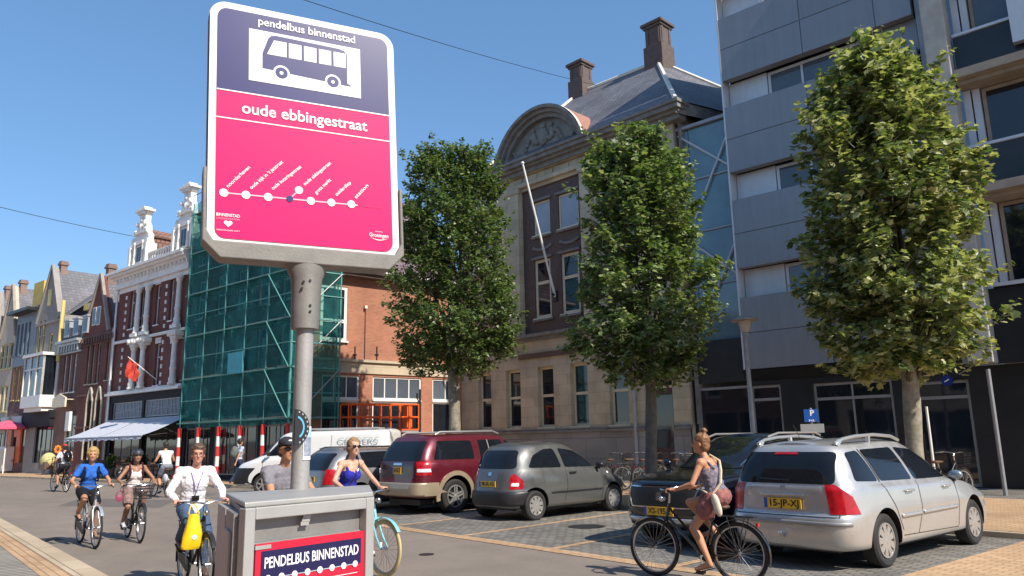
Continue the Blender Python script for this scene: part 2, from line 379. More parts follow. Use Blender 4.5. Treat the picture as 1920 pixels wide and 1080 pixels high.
def gable(mb, a, b, z0, z1, y, th=.3, mi=0, mid=None):
    m = (a+b)/2 if mid is None else mid
    mb.add([(a,y,z0),(b,y,z0),(m,y,z1),(a,y+th,z0),(b,y+th,z0),(m,y+th,z1)], [(0,1,2),(5,4,3),(0,3,4,1),(1,4,5,2),(2,5,3,0)], mi)
def roof_slab(mb, p, q, r_, s_, th=.12, mi=0):
    """a roof plane given by four corners, with thickness downwards"""
    vs = [Vector(p), Vector(q), Vector(r_), Vector(s_)]; lo = [v-Vector((0,0,th)) for v in vs]
    mb.add(vs+lo, [(0,1,2,3),(7,6,5,4),(0,4,5,1),(1,5,6,2),(2,6,7,3),(3,7,4,0)], mi)
def chimney(root, x, y, z0, z1, w=.7, d=.6, m=None, pots=2):
    mb = MB(); mb.box(x-w/2,x+w/2,y-d/2,y+d/2,z0,z1-.28); mb.box(x-w/2-.07,x+w/2+.07,y-d/2-.07,y+d/2+.07,z1-.28,z1-.14); mb.box(x-w/2-.02,x+w/2+.02,y-d/2-.02,y+d/2+.02,z1-.14,z1)
    c = mb.build('chimney', m or M['brick_brown'], root)
    for i in range(pots):
        pb = MB(); px_ = x+(i-(pots-1)/2)*.28; pb.lathe([(0,.10),(.05,.11),(.32,.085),(.32,.06),(.1,.06)], (px_, y, z1), 'z', 12)
        pb.build('chimney_pot', M['terracotta'], c)
    return c
def baluster_column(root, x, y, z0, z1, r=.14, m=None, name='column'):
    h = z1-z0; pr = [(0,r*1.5),(.08,r*1.5),(.10,r*1.15),(h*.12,r*1.25),(h*.16,r*.95),(h*.3,r*1.0),(h*.33,r*1.2),(h*.36,r*.98),(h*.86,r*.8),(h*.88,r*1.1),(h-.14,r*1.25),(h-.12,r*1.6),(h,r*1.6)]
    return MB().lathe(pr, (x,y,z0), 'z', 14).build(name, m or M['white_stone'], root, smooth=True)

# ---- A: ornate red and white house
uA = ru(217,640)[0]; WA = -8.9-uA
A = rowroot('ornate_house', uA, 'ornate dark red brick house with white columns, black shop front and striped awnings')
winA = rects(uA, [(243,251,545,616),(263,270,535,612),(291,299,535,608),(318,325,525,600), (243,251,655,728),(263,270,650,727),(290,299,645,722),(318,326,645,720)])
hA = [(a,b,c,d) for a,b,c,d in winA]
shopA = [(.5,WA*.5-.15,.45,2.75),(WA*.5+.15,WA-.3,.12,2.75)]
signA = [(.45,WA*.5-.12,3.12,3.98),(WA*.5+.12,WA-.2,3.12,3.98)]
mb = MB(); wall_grid(mb, 0, WA, 4.5, 10.4, hA, 0, .2); shell(mb, 0, WA, 0, 11.3, 8); mb.build('wall', M['brick_red'], A)
mb = MB(); wall_grid(mb, 0, WA, 0, 4.38, shopA+signA, -.08, .2)
mb.quad((0,-.08,4.38),(WA,-.08,4.38),(WA,.0,4.38),(0,.0,4.38)); mb.build('shop_front', M['shop_black'], A)
for i,(a,b,c,d) in enumerate(shopA): window(A, a,b,c,d, y=.02, fm=M['dark_metal'], cols=3, sill=False, name='shop_window')
for a,b,c,d in signA:
    w = window(A, a,b,c,d, y=.0, fw=.05, fm=M['zinc'], gm=M['wood_blue'], cols=1, sill=False, name='leaded_window')
    mb = MB(); rr = random.Random(int(a*10)+3)
    for k in range(9):
        x = a+.12+(b-a-.24)*k/8; x2 = x+rr.choice((-.2,.2,0,.14,-.14)); x2 = min(max(x2,a+.08),b-.08)
        mb.tube((x,.02,c+.08),(x2,.02,d-.08),.018,n=5)
    for zz in (.33,.66): mb.tube((a+.08,.024,c+(d-c)*zz),(b-.08,.024,c+(d-c)*(1-zz)),.014,n=5)
    mb.build('leading', M['zinc'], w)
for a,b,c,d in hA: window(A, a,b,c,d, y=.12, fw=.05, transom=.68, sd=.05)
mb = MB()  # string courses, cornice and entablature
mb.box(-.1,WA,-.34,-.003,4.385,4.5); mb.box(-.06,WA,-.2,-.003,4.502,4.62)
mb.box(0,WA,-.14,-.003,7.28,7.42); mb.box(0,WA,-.08,-.003,10.15,10.4)
mb.box(-.12,WA,-.22,.3,10.402,10.92); mb.box(-.2,WA,-.38,.3,10.922,11.04); mb.box(-.32,WA,-.55,.3,11.042,11.18); mb.box(-.42,WA,-.68,.3,11.182,11.33)
k = 0; x = .15
while x < WA: mb.box(x,x+.12,-.34,-.221,10.72,10.918); x += .42
mb.build('cornice', M['white_stone'], A)
for px_ in (257,274,333):                                            # white columns, two storeys of them
    xa = ru(px_,690)[0]-uA
    baluster_column(A, xa, -.24, 4.62, 7.0, .15); baluster_column(A, xa, -.2, 7.6, 10.15, .14)
    mb = MB(); mb.box(xa-.42,xa+.42,-.46,-.004,7.02,7.26); mb.ball((xa-.2,-.42,7.14),.14); mb.ball((xa+.2,-.42,7.14),.14); mb.box(xa-.34,xa+.34,-.4,-.145,7.42,7.6); mb.box(xa-.3,xa+.3,-.36,-.004,6.88,7.018)
    mb.build('corbel', M['white_stone'], A)
for px_ in (228,303):                                            # quoins: white blocks up the brick piers
    xa = max(ru(px_,690)[0]-uA, .12); mb = MB(); z = 4.7
    while z < 10.0:
        if not 6.8 < z < 7.5: mb.box(xa-.07,xa+.07,-.05,-.002,z,z+.2)
        z += .42
    mb.build('quoins', M['white_stone'], A)
mb = MB()
for (a,b,c,d) in hA:                                                 # white lintel blocks over the windows
    n = 5
    for i in range(n):
        x = a+(b-a)*i/n; 
        if i % 2 == 0: mb.box(x-.02,x+(b-a)/n+.02,-.04,-.002,d+.02,d+.32)
mb.build('lintel', M['white_stone'], A)
mb = MB(); roof_slab(mb, (-.1,-.2,11.34),(WA,-.2,11.34),(WA,1.5,13.2),(.7,1.5,13.2)); roof_slab(mb, (.7,1.5,13.2),(WA,1.5,13.2),(WA,8,13.3),(.7,8,13.3)); roof_slab(mb,(-.1,-.2,11.34),(.7,1.5,13.2),(.7,8,13.3),(-.1,8,11.34))
rf = mb.build('roof', M['tile_red'], A)
MB().box(.6,WA,1.38,1.6,13.205,13.33).build('ridge_cap', M['lead_white'], rf)
mb = MB(); x = 3.2
while x < WA-.6: mb.lathe([(0,.06),(.1,.09),(.25,.04),(.4,.07),(.45,.07)], (x,-.35,11.33),'z',8); x += .28
mb.box(3.1,WA-.5,-.43,-.27,11.785,11.87); mb.build('balustrade', M['white_stone'], A, smooth=True)
def ornate_gable(xc, w, zt):
    """scrolled white dormer gable with columns, volutes and a capped top"""
    mb = MB(); y0 = -.45; z0 = 11.34; h = zt-z0; hw = w/2
    out = [(-hw,0),(-hw,h*.36),(-hw*.86,h*.42),(-hw*.9,h*.50),(-hw*.62,h*.56),(-hw*.55,h*.68),(-hw*.36,h*.74),(-hw*.36,h*.86),(-hw*.5,h*.9),(-hw*.5,h*.95),(-hw*.3,h)]
    poly = [(xc+a, z0+b) for a,b in out]+[(xc-a, z0+b) for a,b in reversed(out)]
    # built as side strips so the window stays open
    mb.prism([(x,z) for x,z in poly][::-1], y0+.1, y0+.4, 'y')
    g = mb.build('dormer_gable', M['white_stone'], A)
    mb = MB()
    for s in (-1,1):
        mb.box(xc+s*hw-.1,xc+s*hw+.1,y0-.1,y0+.5,z0,z0+h*.34); mb.lathe([(0,.12),(.1,.15),(.3,.06),(.42,.1),(.6,.03)],(xc+s*hw,y0+.1,z0+h*.34),'z',10)
        mb.lathe([(0,.09),(.06,.11),(.1,.07),(h*.34,.06),(h*.36,.1),(h*.4,.1)],(xc+s*hw*.5,y0,z0+.02),'z',10)
        for t in range(7):
            an = t*.55; mb.ball((xc+s*(hw*.62-math.cos(an)*.16), y0+.02, z0+h*.56+math.sin(an)*.16), .07, .07, .07, 8, 6)
        mb.ball((xc+s*hw*.45,y0+.02,z0+h*.72),.10,.08,.14,10,8)
    mb.box(xc-hw*1.02,xc+hw*1.02,y0-.02,y0+.098,z0+h*.36,z0+h*.42); mb.box(xc-hw*.66,xc+hw*.66,y0-.03,y0+.097,z0+h*.55,z0+h*.60)
    mb.box(xc-hw*.42,xc+hw*.42,y0-.04,y0+.45,z0+h*.885,z0+h*.93); mb.box(xc-hw*.62,xc+hw*.62,y0-.1,y0+.5,z0+h*.93,z0+h*.965); mb.box(xc-hw*.34,xc+hw*.34,y0-.02,y0+.42,z0+h*.965,z0+h*1.01)
    mb.ball((xc,y0+.02,z0+h*.66),.14,.08,.2,10,8); mb.ball((xc,y0+.02,z0+h*.79),.09,.07,.12,10,8)
    mb.build('scrollwork', M['white_stone'], g, smooth=True)
    mb = MB(); mb.box(xc-.3,xc+.3,y0+.02,y0+.097,z0+.1,z0+h*.33); mb.build('window', M['white_paint'], g)
    pb = MB(); 
    for s in (-1,1): pb.box(xc+s*.14-.1,xc+s*.14+.1,y0+.0,y0+.018,z0+.18,z0+h*.31)
    pb.build('pane', M['glass'], g)
    mb = MB(); z1 = z0+h*.5; mb.quad((xc-hw*.8,y0+.4,z0),(xc-hw*.8,2.6,z0),(xc-hw*.8,2.6,z1),(xc-hw*.8,y0+.4,z1)); mb.quad((xc+hw*.8,y0+.4,z0),(xc+hw*.8,2.6,z0),(xc+hw*.8,2.6,z1),(xc+hw*.8,y0+.4,z1)); roof_slab(mb,(xc-hw*.9,y0+.4,z1),(xc,y0+.4,z1+.5),(xc,2.9,z1+.5),(xc-hw*.9,2.9,z1)); roof_slab(mb,(xc+hw*.9,y0+.4,z1),(xc,y0+.4,z1+.5),(xc,2.9,z1+.5),(xc+hw*.9,2.9,z1))
    mb.build('dormer_roof', M['tile_red'], g)
ornate_gable(ru(277,450)[0]-uA, 1.9, ru(283,392)[1]); ornate_gable(ru(361,420)[0]-uA, 1.9, ru(358,352)[1])
MB().tube((.06,-.14,.0),(.06,-.14,10.9),.055,n=8).build('downpipe', M['white_paint'], A)
# awnings: slanted striped cloth on arms, each its own thing
def awning_mat():
    m = bpy.data.materials.new('striped_awning_cloth'); m.use_nodes = True; n = m.node_tree; b = n.nodes['Principled BSDF']; b.inputs['Roughness'].default_value = .8
    tc = n.nodes.new('ShaderNodeTexCoord'); w = n.nodes.new('ShaderNodeTexWave'); w.inputs['Scale'].default_value = 1.9; w.bands_direction = 'X'; w.inputs['Distortion'].default_value = 0
    n.links.new(tc.outputs['Object'], w.inputs['Vector']); cr = n.nodes.new('ShaderNodeValToRGB'); cr.color_ramp.interpolation = 'CONSTANT'
    cr.color_ramp.elements[0].color = (.28,.30,.37,1); cr.color_ramp.elements[1].position = .45; cr.color_ramp.elements[1].color = (.66,.67,.72,1)
    n.links.new(w.outputs['Fac'], cr.inputs['Fac']); n.links.new(cr.outputs['Color'], b.inputs['Base Color']); return m
M['awning'] = awning_mat()
for (xa, xb, lab) in ((.05, WA*.5-.03, 'grey striped awning over the left half of the black shop front'), (WA*.5+.03, WA+.6, 'grey striped awning next to the scaffolding, over the right half of the black shop front')):
    x, y = rowpt(uA+xa, -.1); aw = empty('awning', (x,y,0), ROW_A, lab, 'awning', 'striped awnings of the black shop front')
    w = xb-xa; mb = MB(); N = 12
    for i in range(N):
        for j in range(6):
            def P(i,j): return (w*i/N, -.05-2.05*j/6, 2.98-.86*j/6-.05*math.sin(math.pi*j/6)+.012*math.sin(i*2.1+j))
            mb.quad(P(i,j),P(i+1,j),P(i+1,j+1),P(i,j+1))
    for i in range(N): mb.quad((w*i/N,-2.1,2.12),(w*(i+1)/N,-2.1,2.12),(w*(i+1)/N,-2.12,1.93+.04*(i%2)),(w*i/N,-2.12,1.93+.04*(i%2)))
    mb.build('cloth', M['awning'], aw, smooth=True)
    MB().tube((0,-2.09,2.1),(w,-2.09,2.1),.03).tube((0.0,0,3.0),(w,0,3.0),.07).build('roller', M['zinc'], aw)
    for xx in (.15,w-.15): MB().tube((xx,-.02,2.3),(xx,-2.05,2.09),.02).build('arm', M['dark_metal'], aw)
# red flag on a slanted pole
x, y = rowpt(ru(284,690)[0]-.1, 0); fl = empty('flag', (x,y,0), ROW_A, 'red flag hanging from a slanted pole on the ornate red and white house', 'flag')
MB().tube((1.0,-.1,4.95),(0,-1.2,6.15),.02).build('pole', M['white_paint'], fl)
mb = MB(); N = 10
for i in range(N):
    for j in range(8):
        def P(i,j):
            s_ = i/N*.7; b = Vector((0,-1.2,6.15)).lerp(Vector((1.0,-.1,4.95)), s_*.55); dz = j/8*(1.0-.2*s_)
            return (b.x-.1*j/8+.05*math.sin(j*1.3+i), b.y+.07*math.sin(i*1.7+j*.8), b.z-dz)
        mb.quad(P(i,j),P(i+1,j),P(i+1,j+1),P(i,j+1))
mb.build('cloth', mat('red_flag_cloth', (.55,.05,.03), .8, var=.2), fl, smooth=True)

# ---- B: dark red brick house with a steep front gable and gothic windows
uB = ru(151,700)[0]; WB = uA-uB-.02
B = rowroot('gabled_brick_house', uB, 'dark red brick house with a steep gable and pointed gothic windows')
hB = rects(uB, [(175,181,577,610),(183,189,575,609),(162,168,648,720),(171,177,646,719),(180,187,644,718),(199,204,640,712),(207,213,638,711),(199,212,760,850)])
goth = rects(uB, [(161,171,750,862),(178,188,748,862)])
zE = 8.3; pk = ru(189,508)[1]; gx0, gx1 = 0., ru(205,600)[0]-uB
mb = MB(); wall_grid(mb, 0, WB, 0, zE, [h for h in hB[2:]]+goth, 0, .2); shell(mb, 0, WB, 0, zE, 8)
gw = hB[:2]; m_ = ru(189,520)[0]-uB-.5
gable(mb, gx0, gx1, zE, pk-.3, 0, .3, mid=(gx0+gx1)/2+.1); mb.build('wall', M['brick_red'], B)
for a,b,c,d in hB[2:]: window(B, a,b,c,d, y=.1, fm=M['plaster_cream'], fw=.07, rows=2)
for a,b,c,d in gw:
    MB().box(a,b,-.05,-.003,c,d).build('window', M['white_paint'], B)
    MB().box(a+.06,b-.06,-.06,-.051,c+.06,d-.06).build('pane', M['glass'], B)
for a,b,c,d in goth:
    w = window(B, a,b,c,d, y=.1, fm=M['wood_brown'], rows=3, cols=2)
    m2 = (a+b)/2; mb = MB(); n = 8; pts = []
    for i in range(n+1): t = i/n; pts.append((a+(m2-a)*t, -.05, d-.1+.75*math.sin(t*math.pi/2)))
    for i in range(1,n+1): t = 1-i/n; pts.append((b-(b-m2)*t, -.05, d-.1+.75*math.sin(t*math.pi/2)))
    mb.path(pts, .09, 6); mb.tube((a-.02,-.05,c),(a-.02,-.05,d-.1),.07); mb.tube((b+.02,-.05,c),(b+.02,-.05,d-.1),.07)
    mb.build('stone_arch', M['plaster_cream'], w, smooth=True)
mb = MB()
for z in (2.7,4.55,8.0): part_box('string_course', M['brick_brown'], B, 0,WB,-.09,-.003,z,z+.14)
x = .1
while x < WB: mb.box(x,x+.14,-.2,-.003,7.65,7.99); x += .36
mb.box(0,WB,-.05,-.003,7.55,7.648); mb.build('corbel_table', M['brick_brown'], B)
gm_ = (gx0+gx1)/2+.1
mb = MB(); mb.tube((gx0-.1,-.02,zE-.1),(gm_,-.02,pk-.2),.12,n=4); mb.tube((gx1+.1,-.02,zE-.1),(gm_,-.02,pk-.2),.12,n=4); mb.build('verge', M['verge_stone'], B)
mb = MB(); roof_slab(mb,(gx0,.3,zE),(gm_,.3,pk-.35),(gm_,5.4,pk-.35),(gx0,5.4,zE)); roof_slab(mb,(gx1,.3,zE),(gm_,.3,pk-.35),(gm_,5.4,pk-.35),(gx1,5.4,zE))
roof_slab(mb,(0,0.05,zE+.02),(WB,.05,zE+.02),(WB,3.6,pk-1.0),(0,3.6,pk-1.0)); roof_slab(mb,(0,7.6,zE),(0,3.6,pk-1.0),(WB,3.6,pk-1.0),(WB,7.6,zE))
rf = mb.build('roof', M['slate'], B)
MB().box(gm_,WB,3.45,3.75,pk-1.0,pk-.88).build('ridge_cap', M['lead_white'], rf)
chimney(rf, gm_, .5, pk-1.2, pk+.45, .42, .42, M['brick_pinkish'], 0)
MB().tube((WB-.1,-.13,.1),(WB-.1,-.13,8.2),.05).build('downpipe', M['zinc'], B)

# ---- C: brown house with mansard roof and cornice
uC = ru(111,700)[0]; WC = uB-uC-.02
Cc = rowroot('mansard_house', uC, 'brown brick house with grey mansard roof, skylight and bracketed cornice')
hC = rects(uC, [(118,123,668,736),(127,132,666,735),(136,142,664,734)]); shopC = rects(uC, [(120,148,778,868)])
cz = ru(130,640)[1]; rz = ru(140,520)[1]
mb = MB(); wall_grid(mb, 0, WC, 0, cz, hC+shopC, 0, .2); shell(mb, 0, WC, 0, cz, 8); mb.build('wall', M['brick_brown'], Cc)
for a,b,c,d in hC: window(Cc, a,b,c,d, y=.1, fm=M['white_paint'], transom=.7, fw=.08)
for a,b,c,d in shopC:
    window(Cc, a,b,c,d, y=.1, fm=mat('green_painted_wood', (.02,.12,.08), .4), cols=3, transom=.8, sill=False, name='shop_window')
mb = MB(); mb.box(-.05,WC,-.4,-.003,cz-.15,cz); mb.box(0,WC,-.25,-.003,cz-.32,cz-.152); mb.box(0,WC,-.1,-.003,cz-.8,cz-.7); x=.1
while x < WC: mb.box(x,x+.14,-.22,-.003,cz-.7,cz-.321); x += .4
mb.build('cornice', M['zinc'], Cc)
mb = MB(); roof_slab(mb,(0,-.1,cz+.02),(WC,-.1,cz+.02),(WC,1.2,cz+2.0),(0,1.2,cz+2.0)); roof_slab(mb,(0,1.2,cz+2.0),(WC,1.2,cz+2.0),(WC,4,rz+.6),(0,4,rz+.6)); roof_slab(mb,(0,8,cz),(0,4,rz+.6),(WC,4,rz+.6),(WC,8,cz))
mb.add([(0,0,cz),(0,1.2,cz+2),(0,4,rz+.6),(0,8,cz)],[(0,1,2,3)]); mb.add([(WC,0,cz),(WC,1.2,cz+2),(WC,4,rz+.6),(WC,8,cz)],[(3,2,1,0)])
rf = mb.build('roof', M['slate'], Cc); MB().box(0,WC,3.86,4.14,rz+.6,rz+.72).build('ridge_cap', M['lead_white'], rf)
dz = cz+.25
for i in range(3):
    x0 = .5+i*1.35; d_ = MB(); d_.box(x0,x0+.75,-.12,1.2,dz,dz+1.0); d_.box(x0-.06,x0+.81,-.2,1.2,dz+1.002,dz+1.10); dm = d_.build('dormer', M['zinc'], rf)
    MB().box(x0+.12,x0+.63,-.14,-.122,dz+.15,dz+.88).build('pane', M['glass'], dm)
mb = MB(); mb.box(.3,2.6,.95,1.5,cz+2.15,cz+2.55); mb.build('roof_box', M['wood_yellow'], rf)
slope = (rz+.6-cz-2.0)/2.8; su, sv = 3.0, 2.4
for k in range(60):                                                  # where the photograph shows it on this slope
    v_ = 1.3+2.5*k/59; u_, z_ = on_plane(158, 549, ROW_P, ROW_A, v_)
    if abs(z_-(cz+2.0+slope*(v_-1.2))) < .12: su, sv = u_-uC, v_; break
nz = cz+2.0+slope*(sv-1.2)+.06; q = [(su-.75,sv-.45,nz-.45*slope),(su+.75,sv-.45,nz-.45*slope),(su+.75,sv+.45,nz+.45*slope),(su-.75,sv+.45,nz+.45*slope)]
mb = MB(); mb.add(q+[(a,b,c-.12) for a,b,c in q], [(0,1,2,3),(7,6,5,4),(0,4,5,1),(1,5,6,2),(2,6,7,3),(3,7,4,0)]); mb.build('skylight', M['white_paint'], rf)
chimney(rf, .25, 4, rz+.2, rz+1.5, .9, .6, M['brick_red'], 2)
a,b,c,d = rects(uC, [(116,140,747,764)])[0]; mb = MB(); mb.box(a,b,-.55,-.45,c,d); mb.add([(a,-.55,d),(b,-.55,d),((a+b)/2,-.55,d+.25),(a,-.45,d),(b,-.45,d),((a+b)/2,-.45,d+.25)],[(0,1,2),(5,4,3),(1,4,5,2),(2,5,3,0)]); mb.tube((a+.2,-.5,d-.1),(a+.2,0,d-.1),.03); mb.tube((b-.2,-.5,d-.1),(b-.2,0,d-.1),.03)
mb.build('sign_board', M['cream_paint'], Cc)
for (x0,x1) in ((95,106),(134,141)):
    a,b,c,d = rects(uC, [(x0,x1,772,808)])[0]
    if a > 0: MB().box(a,b,-.35,-.2,c,d).build('light_box', M['white_paint'], Cc)

# ---- D: grey gabled house with yellow trims and a white bay window
uD = ru(60,700)[0]; WD = uC-uD-.02
D = rowroot('gabled_yellow_trim_house', uD, 'grey gabled house with yellow window posts and a white glazed bay above a dark shop')
ce = ru(85,600)[1]; pk = ru(83,507)[1]
hD = rects(uD, [(63,68,602,664),(71,76,600,662),(79,84,598,660),(92,98,625,660),(63,70,678,745)])
shopD = rects(uD, [(64,100,785,868)])
mb = MB(); wall_grid(mb, 0, WD, 0, ce, hD+shopD, 0, .2); shell(mb, 0, WD, 0, ce, 8); gable(mb, 0, WD*.82, ce, pk, 0, .3); mb.build('wall', M['plaster_grey'], D)
for a,b,c,d in hD: window(D, a,b,c,d, y=.05, fm=M['wood_yellow'], fw=.1, rows=2)
for a,b,c,d in shopD: window(D, a,b,c,d, y=.1, fm=M['shop_black'], cols=4, sill=False, name='shop_window')
part_box('fascia', M['shop_black'], D, 0, WD, -.3, -.003, ru(85,800)[1], ru(85,770)[1])
a,b,c,d = rects(uD, [(72,108,672,742)])[0]; bw = MB(); yo = -.9
bw.box(a,b,yo,-.003,c-.75,c-.02); bw.box(a-.1,b+.1,yo-.1,-.003,d+.02,d+.2); bw.box(a+.15,b-.15,yo+.2,-.003,c-1.0,c-.752)
for t in (0,.34,.67,1): x = a+(b-a)*t; bw.box(max(a,x-.06),min(b,x+.06) if t<1 else b,yo,yo+.12,c-.02,d+.02)
for y_ in (yo,-.12): bw.box(a,a+.1,y_,y_+.115,c-.02,d+.02); bw.box(b-.1,b,y_,y_+.115,c-.02,d+.02)
bw.box(a,b,yo+.02,yo+.1,c+(d-c)*.66,c+(d-c)*.70)
bay = bw.build('bay_window', M['white_paint'], D, weld=False)
MB().box(a+.05,b-.05,yo+.06,-.01,c,d).build('pane', M['glass'], bay)
mb = MB(); mb.tube((-.05,-.03,ce-.1),(WD*.41,-.03,pk+.1),.13,n=4); mb.tube((WD*.82+.05,-.03,ce-.1),(WD*.41,-.03,pk+.1),.13,n=4); mb.box(0,WD,-.12,-.003,ce-.35,ce-.2); mb.build('verge', M['plaster_grey'], D)
mb = MB(); mb.box(WD*.41-.3,WD*.41+.3,-.05,-.003,ce+.9,ce+2.0); mb.build('gable_panel', M['wood_yellow'], D)
mb = MB(); g1 = WD*.82
roof_slab(mb,(0,.3,ce),(g1/2,.3,pk-.1),(g1/2,8,pk-.1),(0,8,ce)); roof_slab(mb,(g1,.3,ce),(g1/2,.3,pk-.1),(g1/2,8,pk-.1),(g1,8,ce)); roof_slab(mb,(g1*.6,.1,ce),(WD,.1,ce),(WD,3.5,pk-.6),(g1*.6,3.5,pk-.6))
rf = mb.build('roof', M['slate'], D); chimney(rf, g1/2, .6, pk-.8, pk+.45, .40, .40, M['brick_pinkish'], 0)
mb = MB(); mb.tube((WD-.1,-.1,ce-3),(WD-.1,-.1,ce+.9),.12,n=8); mb.build('downpipe', M['wood_yellow'], D)

# ---- E: grey blue house with tall windows
uE = ru(22,700)[0]; WE = uD-uE-.02
E_ = rowroot('grey_blue_house', uE, 'grey blue fronted house with tall narrow windows under a dark overhanging eave')
ce = ru(40,592)[1]
hE = rects(uE, [(24,28,612,668),(31,35,610,667),(38,42,608,666),(45,49,606,665),(52,56,604,664),(24,29,690,750),(34,39,688,750),(46,52,686,748)])
shopE = rects(uE, [(24,54,795,868)])
mb = MB(); wall_grid(mb, 0, WE, 0, 7.2, hE[5:]+shopE, 0, .2); mb.build('lower_wall', M['brick_brown'], E_)
mb = MB(); wall_grid(mb, 0, WE, 7.2, ce, hE[:5], 0, .2); shell(mb, 0, WE, 0, ce, 8); mb.build('wall', M['wood_blue'], E_)
for i,(a,b,c,d) in enumerate(hE): window(E_, a,b,c,d, y=.08, fm=M['wood_blue'] if i<5 else M['wood_yellow'], fw=.09, rows=2)
for a,b,c,d in shopE: window(E_, a,b,c,d, y=.1, fm=M['dark_metal'], cols=3, sill=False, name='shop_window')
part_box('fascia', M['zinc'], E_, 0, WE, -.35, -.003, 3.0, 3.75)
part_box('eave', M['dark_metal'], E_, -.1, WE, -.7, .3, ce+.002, ce+.2)
mb = MB(); roof_slab(mb,(0,-.3,ce+.2),(WE,-.3,ce+.2),(WE,4,ce+2.6),(0,4,ce+2.6)); roof_slab(mb,(0,8,ce),(0,4,ce+2.6),(WE,4,ce+2.6),(WE,8,ce)); mb.add([(0,-.3,ce+.2),(0,4,ce+2.6),(0,8,ce)],[(0,1,2)]); mb.add([(WE,-.3,ce+.2),(WE,4,ce+2.6),(WE,8,ce)],[(2,1,0)])
rf = mb.build('roof', M['slate'], E_); MB().box(0,WE,3.88,4.12,ce+2.6,ce+2.7).build('ridge_cap', M['lead_white'], rf)
mb = MB(); mb.box(WE-2.2,WE-.4,.3,2.2,ce+.2,ce+2.2); mb.build('dormer', M['plaster_yellow'], rf)

# ---- F, G: the farthest fronts
for nm, px0, px1, label, m, tr in (('gabled_cream_house', -6, 21.5, 'small pale gabled house with yellow windows at the far left end of the row', M['plaster_cream'], M['wood_yellow']),
                                  ('far_grey_house', -32, -6.5, 'grey house at the very edge of the view, last in the row', M['plaster_grey'], M['white_paint'])):
    u0 = ru(px0,700)[0]; W = ru(px1,700)[0]-u0; F = rowroot(nm, u0, label)
    ce = 9.6; pk = ru(15,540)[1]; hs = [(x, x+.8, z, z+1.8) for z in (4.2,7.2) for x in (W*.12,W*.40,W*.68)]; sh = [(W*.1,W*.9,.4,2.7)]
    mb = MB(); wall_grid(mb, 0, W, 0, ce, hs+sh, 0, .2); shell(mb, 0, W, 0, ce, 8); gable(mb, 0, W, ce, pk, 0, .3); mb.build('wall', m, F)
    for a,b,c,d in hs: window(F, a,b,c,d, y=.06, fm=tr, fw=.1, rows=2)
    window(F, *sh[0], y=.1, fm=M['dark_metal'], cols=3, sill=False, name='shop_window'); part_box('fascia', M['shop_black'], F, 0, W, -.3, -.003, 3.0, 3.6)
    mb = MB(); mb.tube((-.05,-.03,ce-.1),(W/2,-.03,pk+.1),.12,n=4); mb.tube((W+.05,-.03,ce-.1),(W/2,-.03,pk+.1),.12,n=4); mb.build('verge', M['verge_stone'], F)
    mb = MB(); roof_slab(mb,(0,.3,ce),(W/2,.3,pk-.1),(W/2,8,pk-.1),(0,8,ce)); roof_slab(mb,(W,.3,ce),(W/2,.3,pk-.1),(W/2,8,pk-.1),(W,8,ce)); rf = mb.build('roof', M['slate'], F)
    chimney(rf, W/2, .6, pk-.8, pk+.5, .42, .42, M['brick_pinkish'], 0)
# ---------------------------------------------------------------- brick corner house: its long side wall faces the parking place
CX, CY = -29.3, 13.0
def su_(px, py): 
    d = ray(px, py); t = CX/d.x; return (d.y*t-CY, CAM_H+d.z*t)
K = empty('brick_corner_house', (CX, CY, 0), R(90), 'orange brick corner house with purple tiled roof and white framed shop windows beside the scaffolding', 'house')
def sb(x0,x1,yt,yb):
    ym=(yt+yb)/2; return (su_(x0,ym)[0], su_(x1,ym)[0], su_((x0+x1)/2,yb)[1], su_((x0+x1)/2,yt)[1])
LK = 8.0; zg = 8.9
bigw = (.75, 1.98, 5.85, 8.2)
piers = [(.9,2.62),(3.27,5.75),(6.35,7.85)]
shp = [(a,b,.45,4.4) for a,b in piers]
mb = MB(); wall_grid(mb, 0, LK, 0, zg-.25, [bigw]+shp, 0, .2); mb.quad((LK,0,0),(LK,8,0),(LK,8,zg),(LK,0,zg))
mb.build('wall', M['brick_orange'], K)
M['sandstone'] = brickmat('tan_sandstone', (.44,.36,.26), (.50,.41,.30), (.30,.24,.17), .9, .30, .006, stain=.25)
mb = MB(); mb.box(0,LK,-.06,-.003,4.5,4.98); mb.box(-.05,LK,-.16,-.003,4.982,5.09); mb.build('stone_band', M['sandstone'], K)
mb = MB(); mb.box(-.2,LK,-.42,.0,zg-.24,zg-.1); mb.box(-.3,LK,-.55,0,zg-.098,zg+.06); mb.build('gutter', M['wood_brown'], K)
MB().box(-.3,LK,-.56,-.551,zg-.02,zg+.05).build('gutter_edge', M['white_paint'], K)
window(K, *bigw, y=.03, fw=.13, cols=1, transom=.36, sd=.1)
for a,b,c,d in shp:
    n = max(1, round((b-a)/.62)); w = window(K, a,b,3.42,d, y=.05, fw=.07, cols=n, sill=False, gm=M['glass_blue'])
    w = window(K, a,b,c,3.34, y=.05, fw=.07, cols=max(1,n//3), sill=False, name='shop_window')
    MB().box(a,b,-.02,.12,3.342,3.418).build('transom', M['white_paint'], K)
for px_ in (665,706): 
    u,z = su_(px_,665); MB().box(u-.02,u+.02,-.05,-.003,z-.3,z+.35).box(u-.09,u+.09,-.05,-.003,z-.02,z+.02).build('wall_anchor', M['dark_metal'], K)
u,z = su_(684,620); MB().tube((u,-.03,z+.9),(u,-.03,4.2),.018,n=5).build('cable', M['dark_metal'], K)
u,z = su_(684,577); MB().box(u-.06,u+.06,-.14,-.003,z-.05,z+.08).build('wall_lamp', M['cream_paint'], K)
mb = MB(); mb.tube((5.6,-.12,.1),(5.6,-.12,3.9),.05); mb.build('downpipe', M['dark_metal'], K)
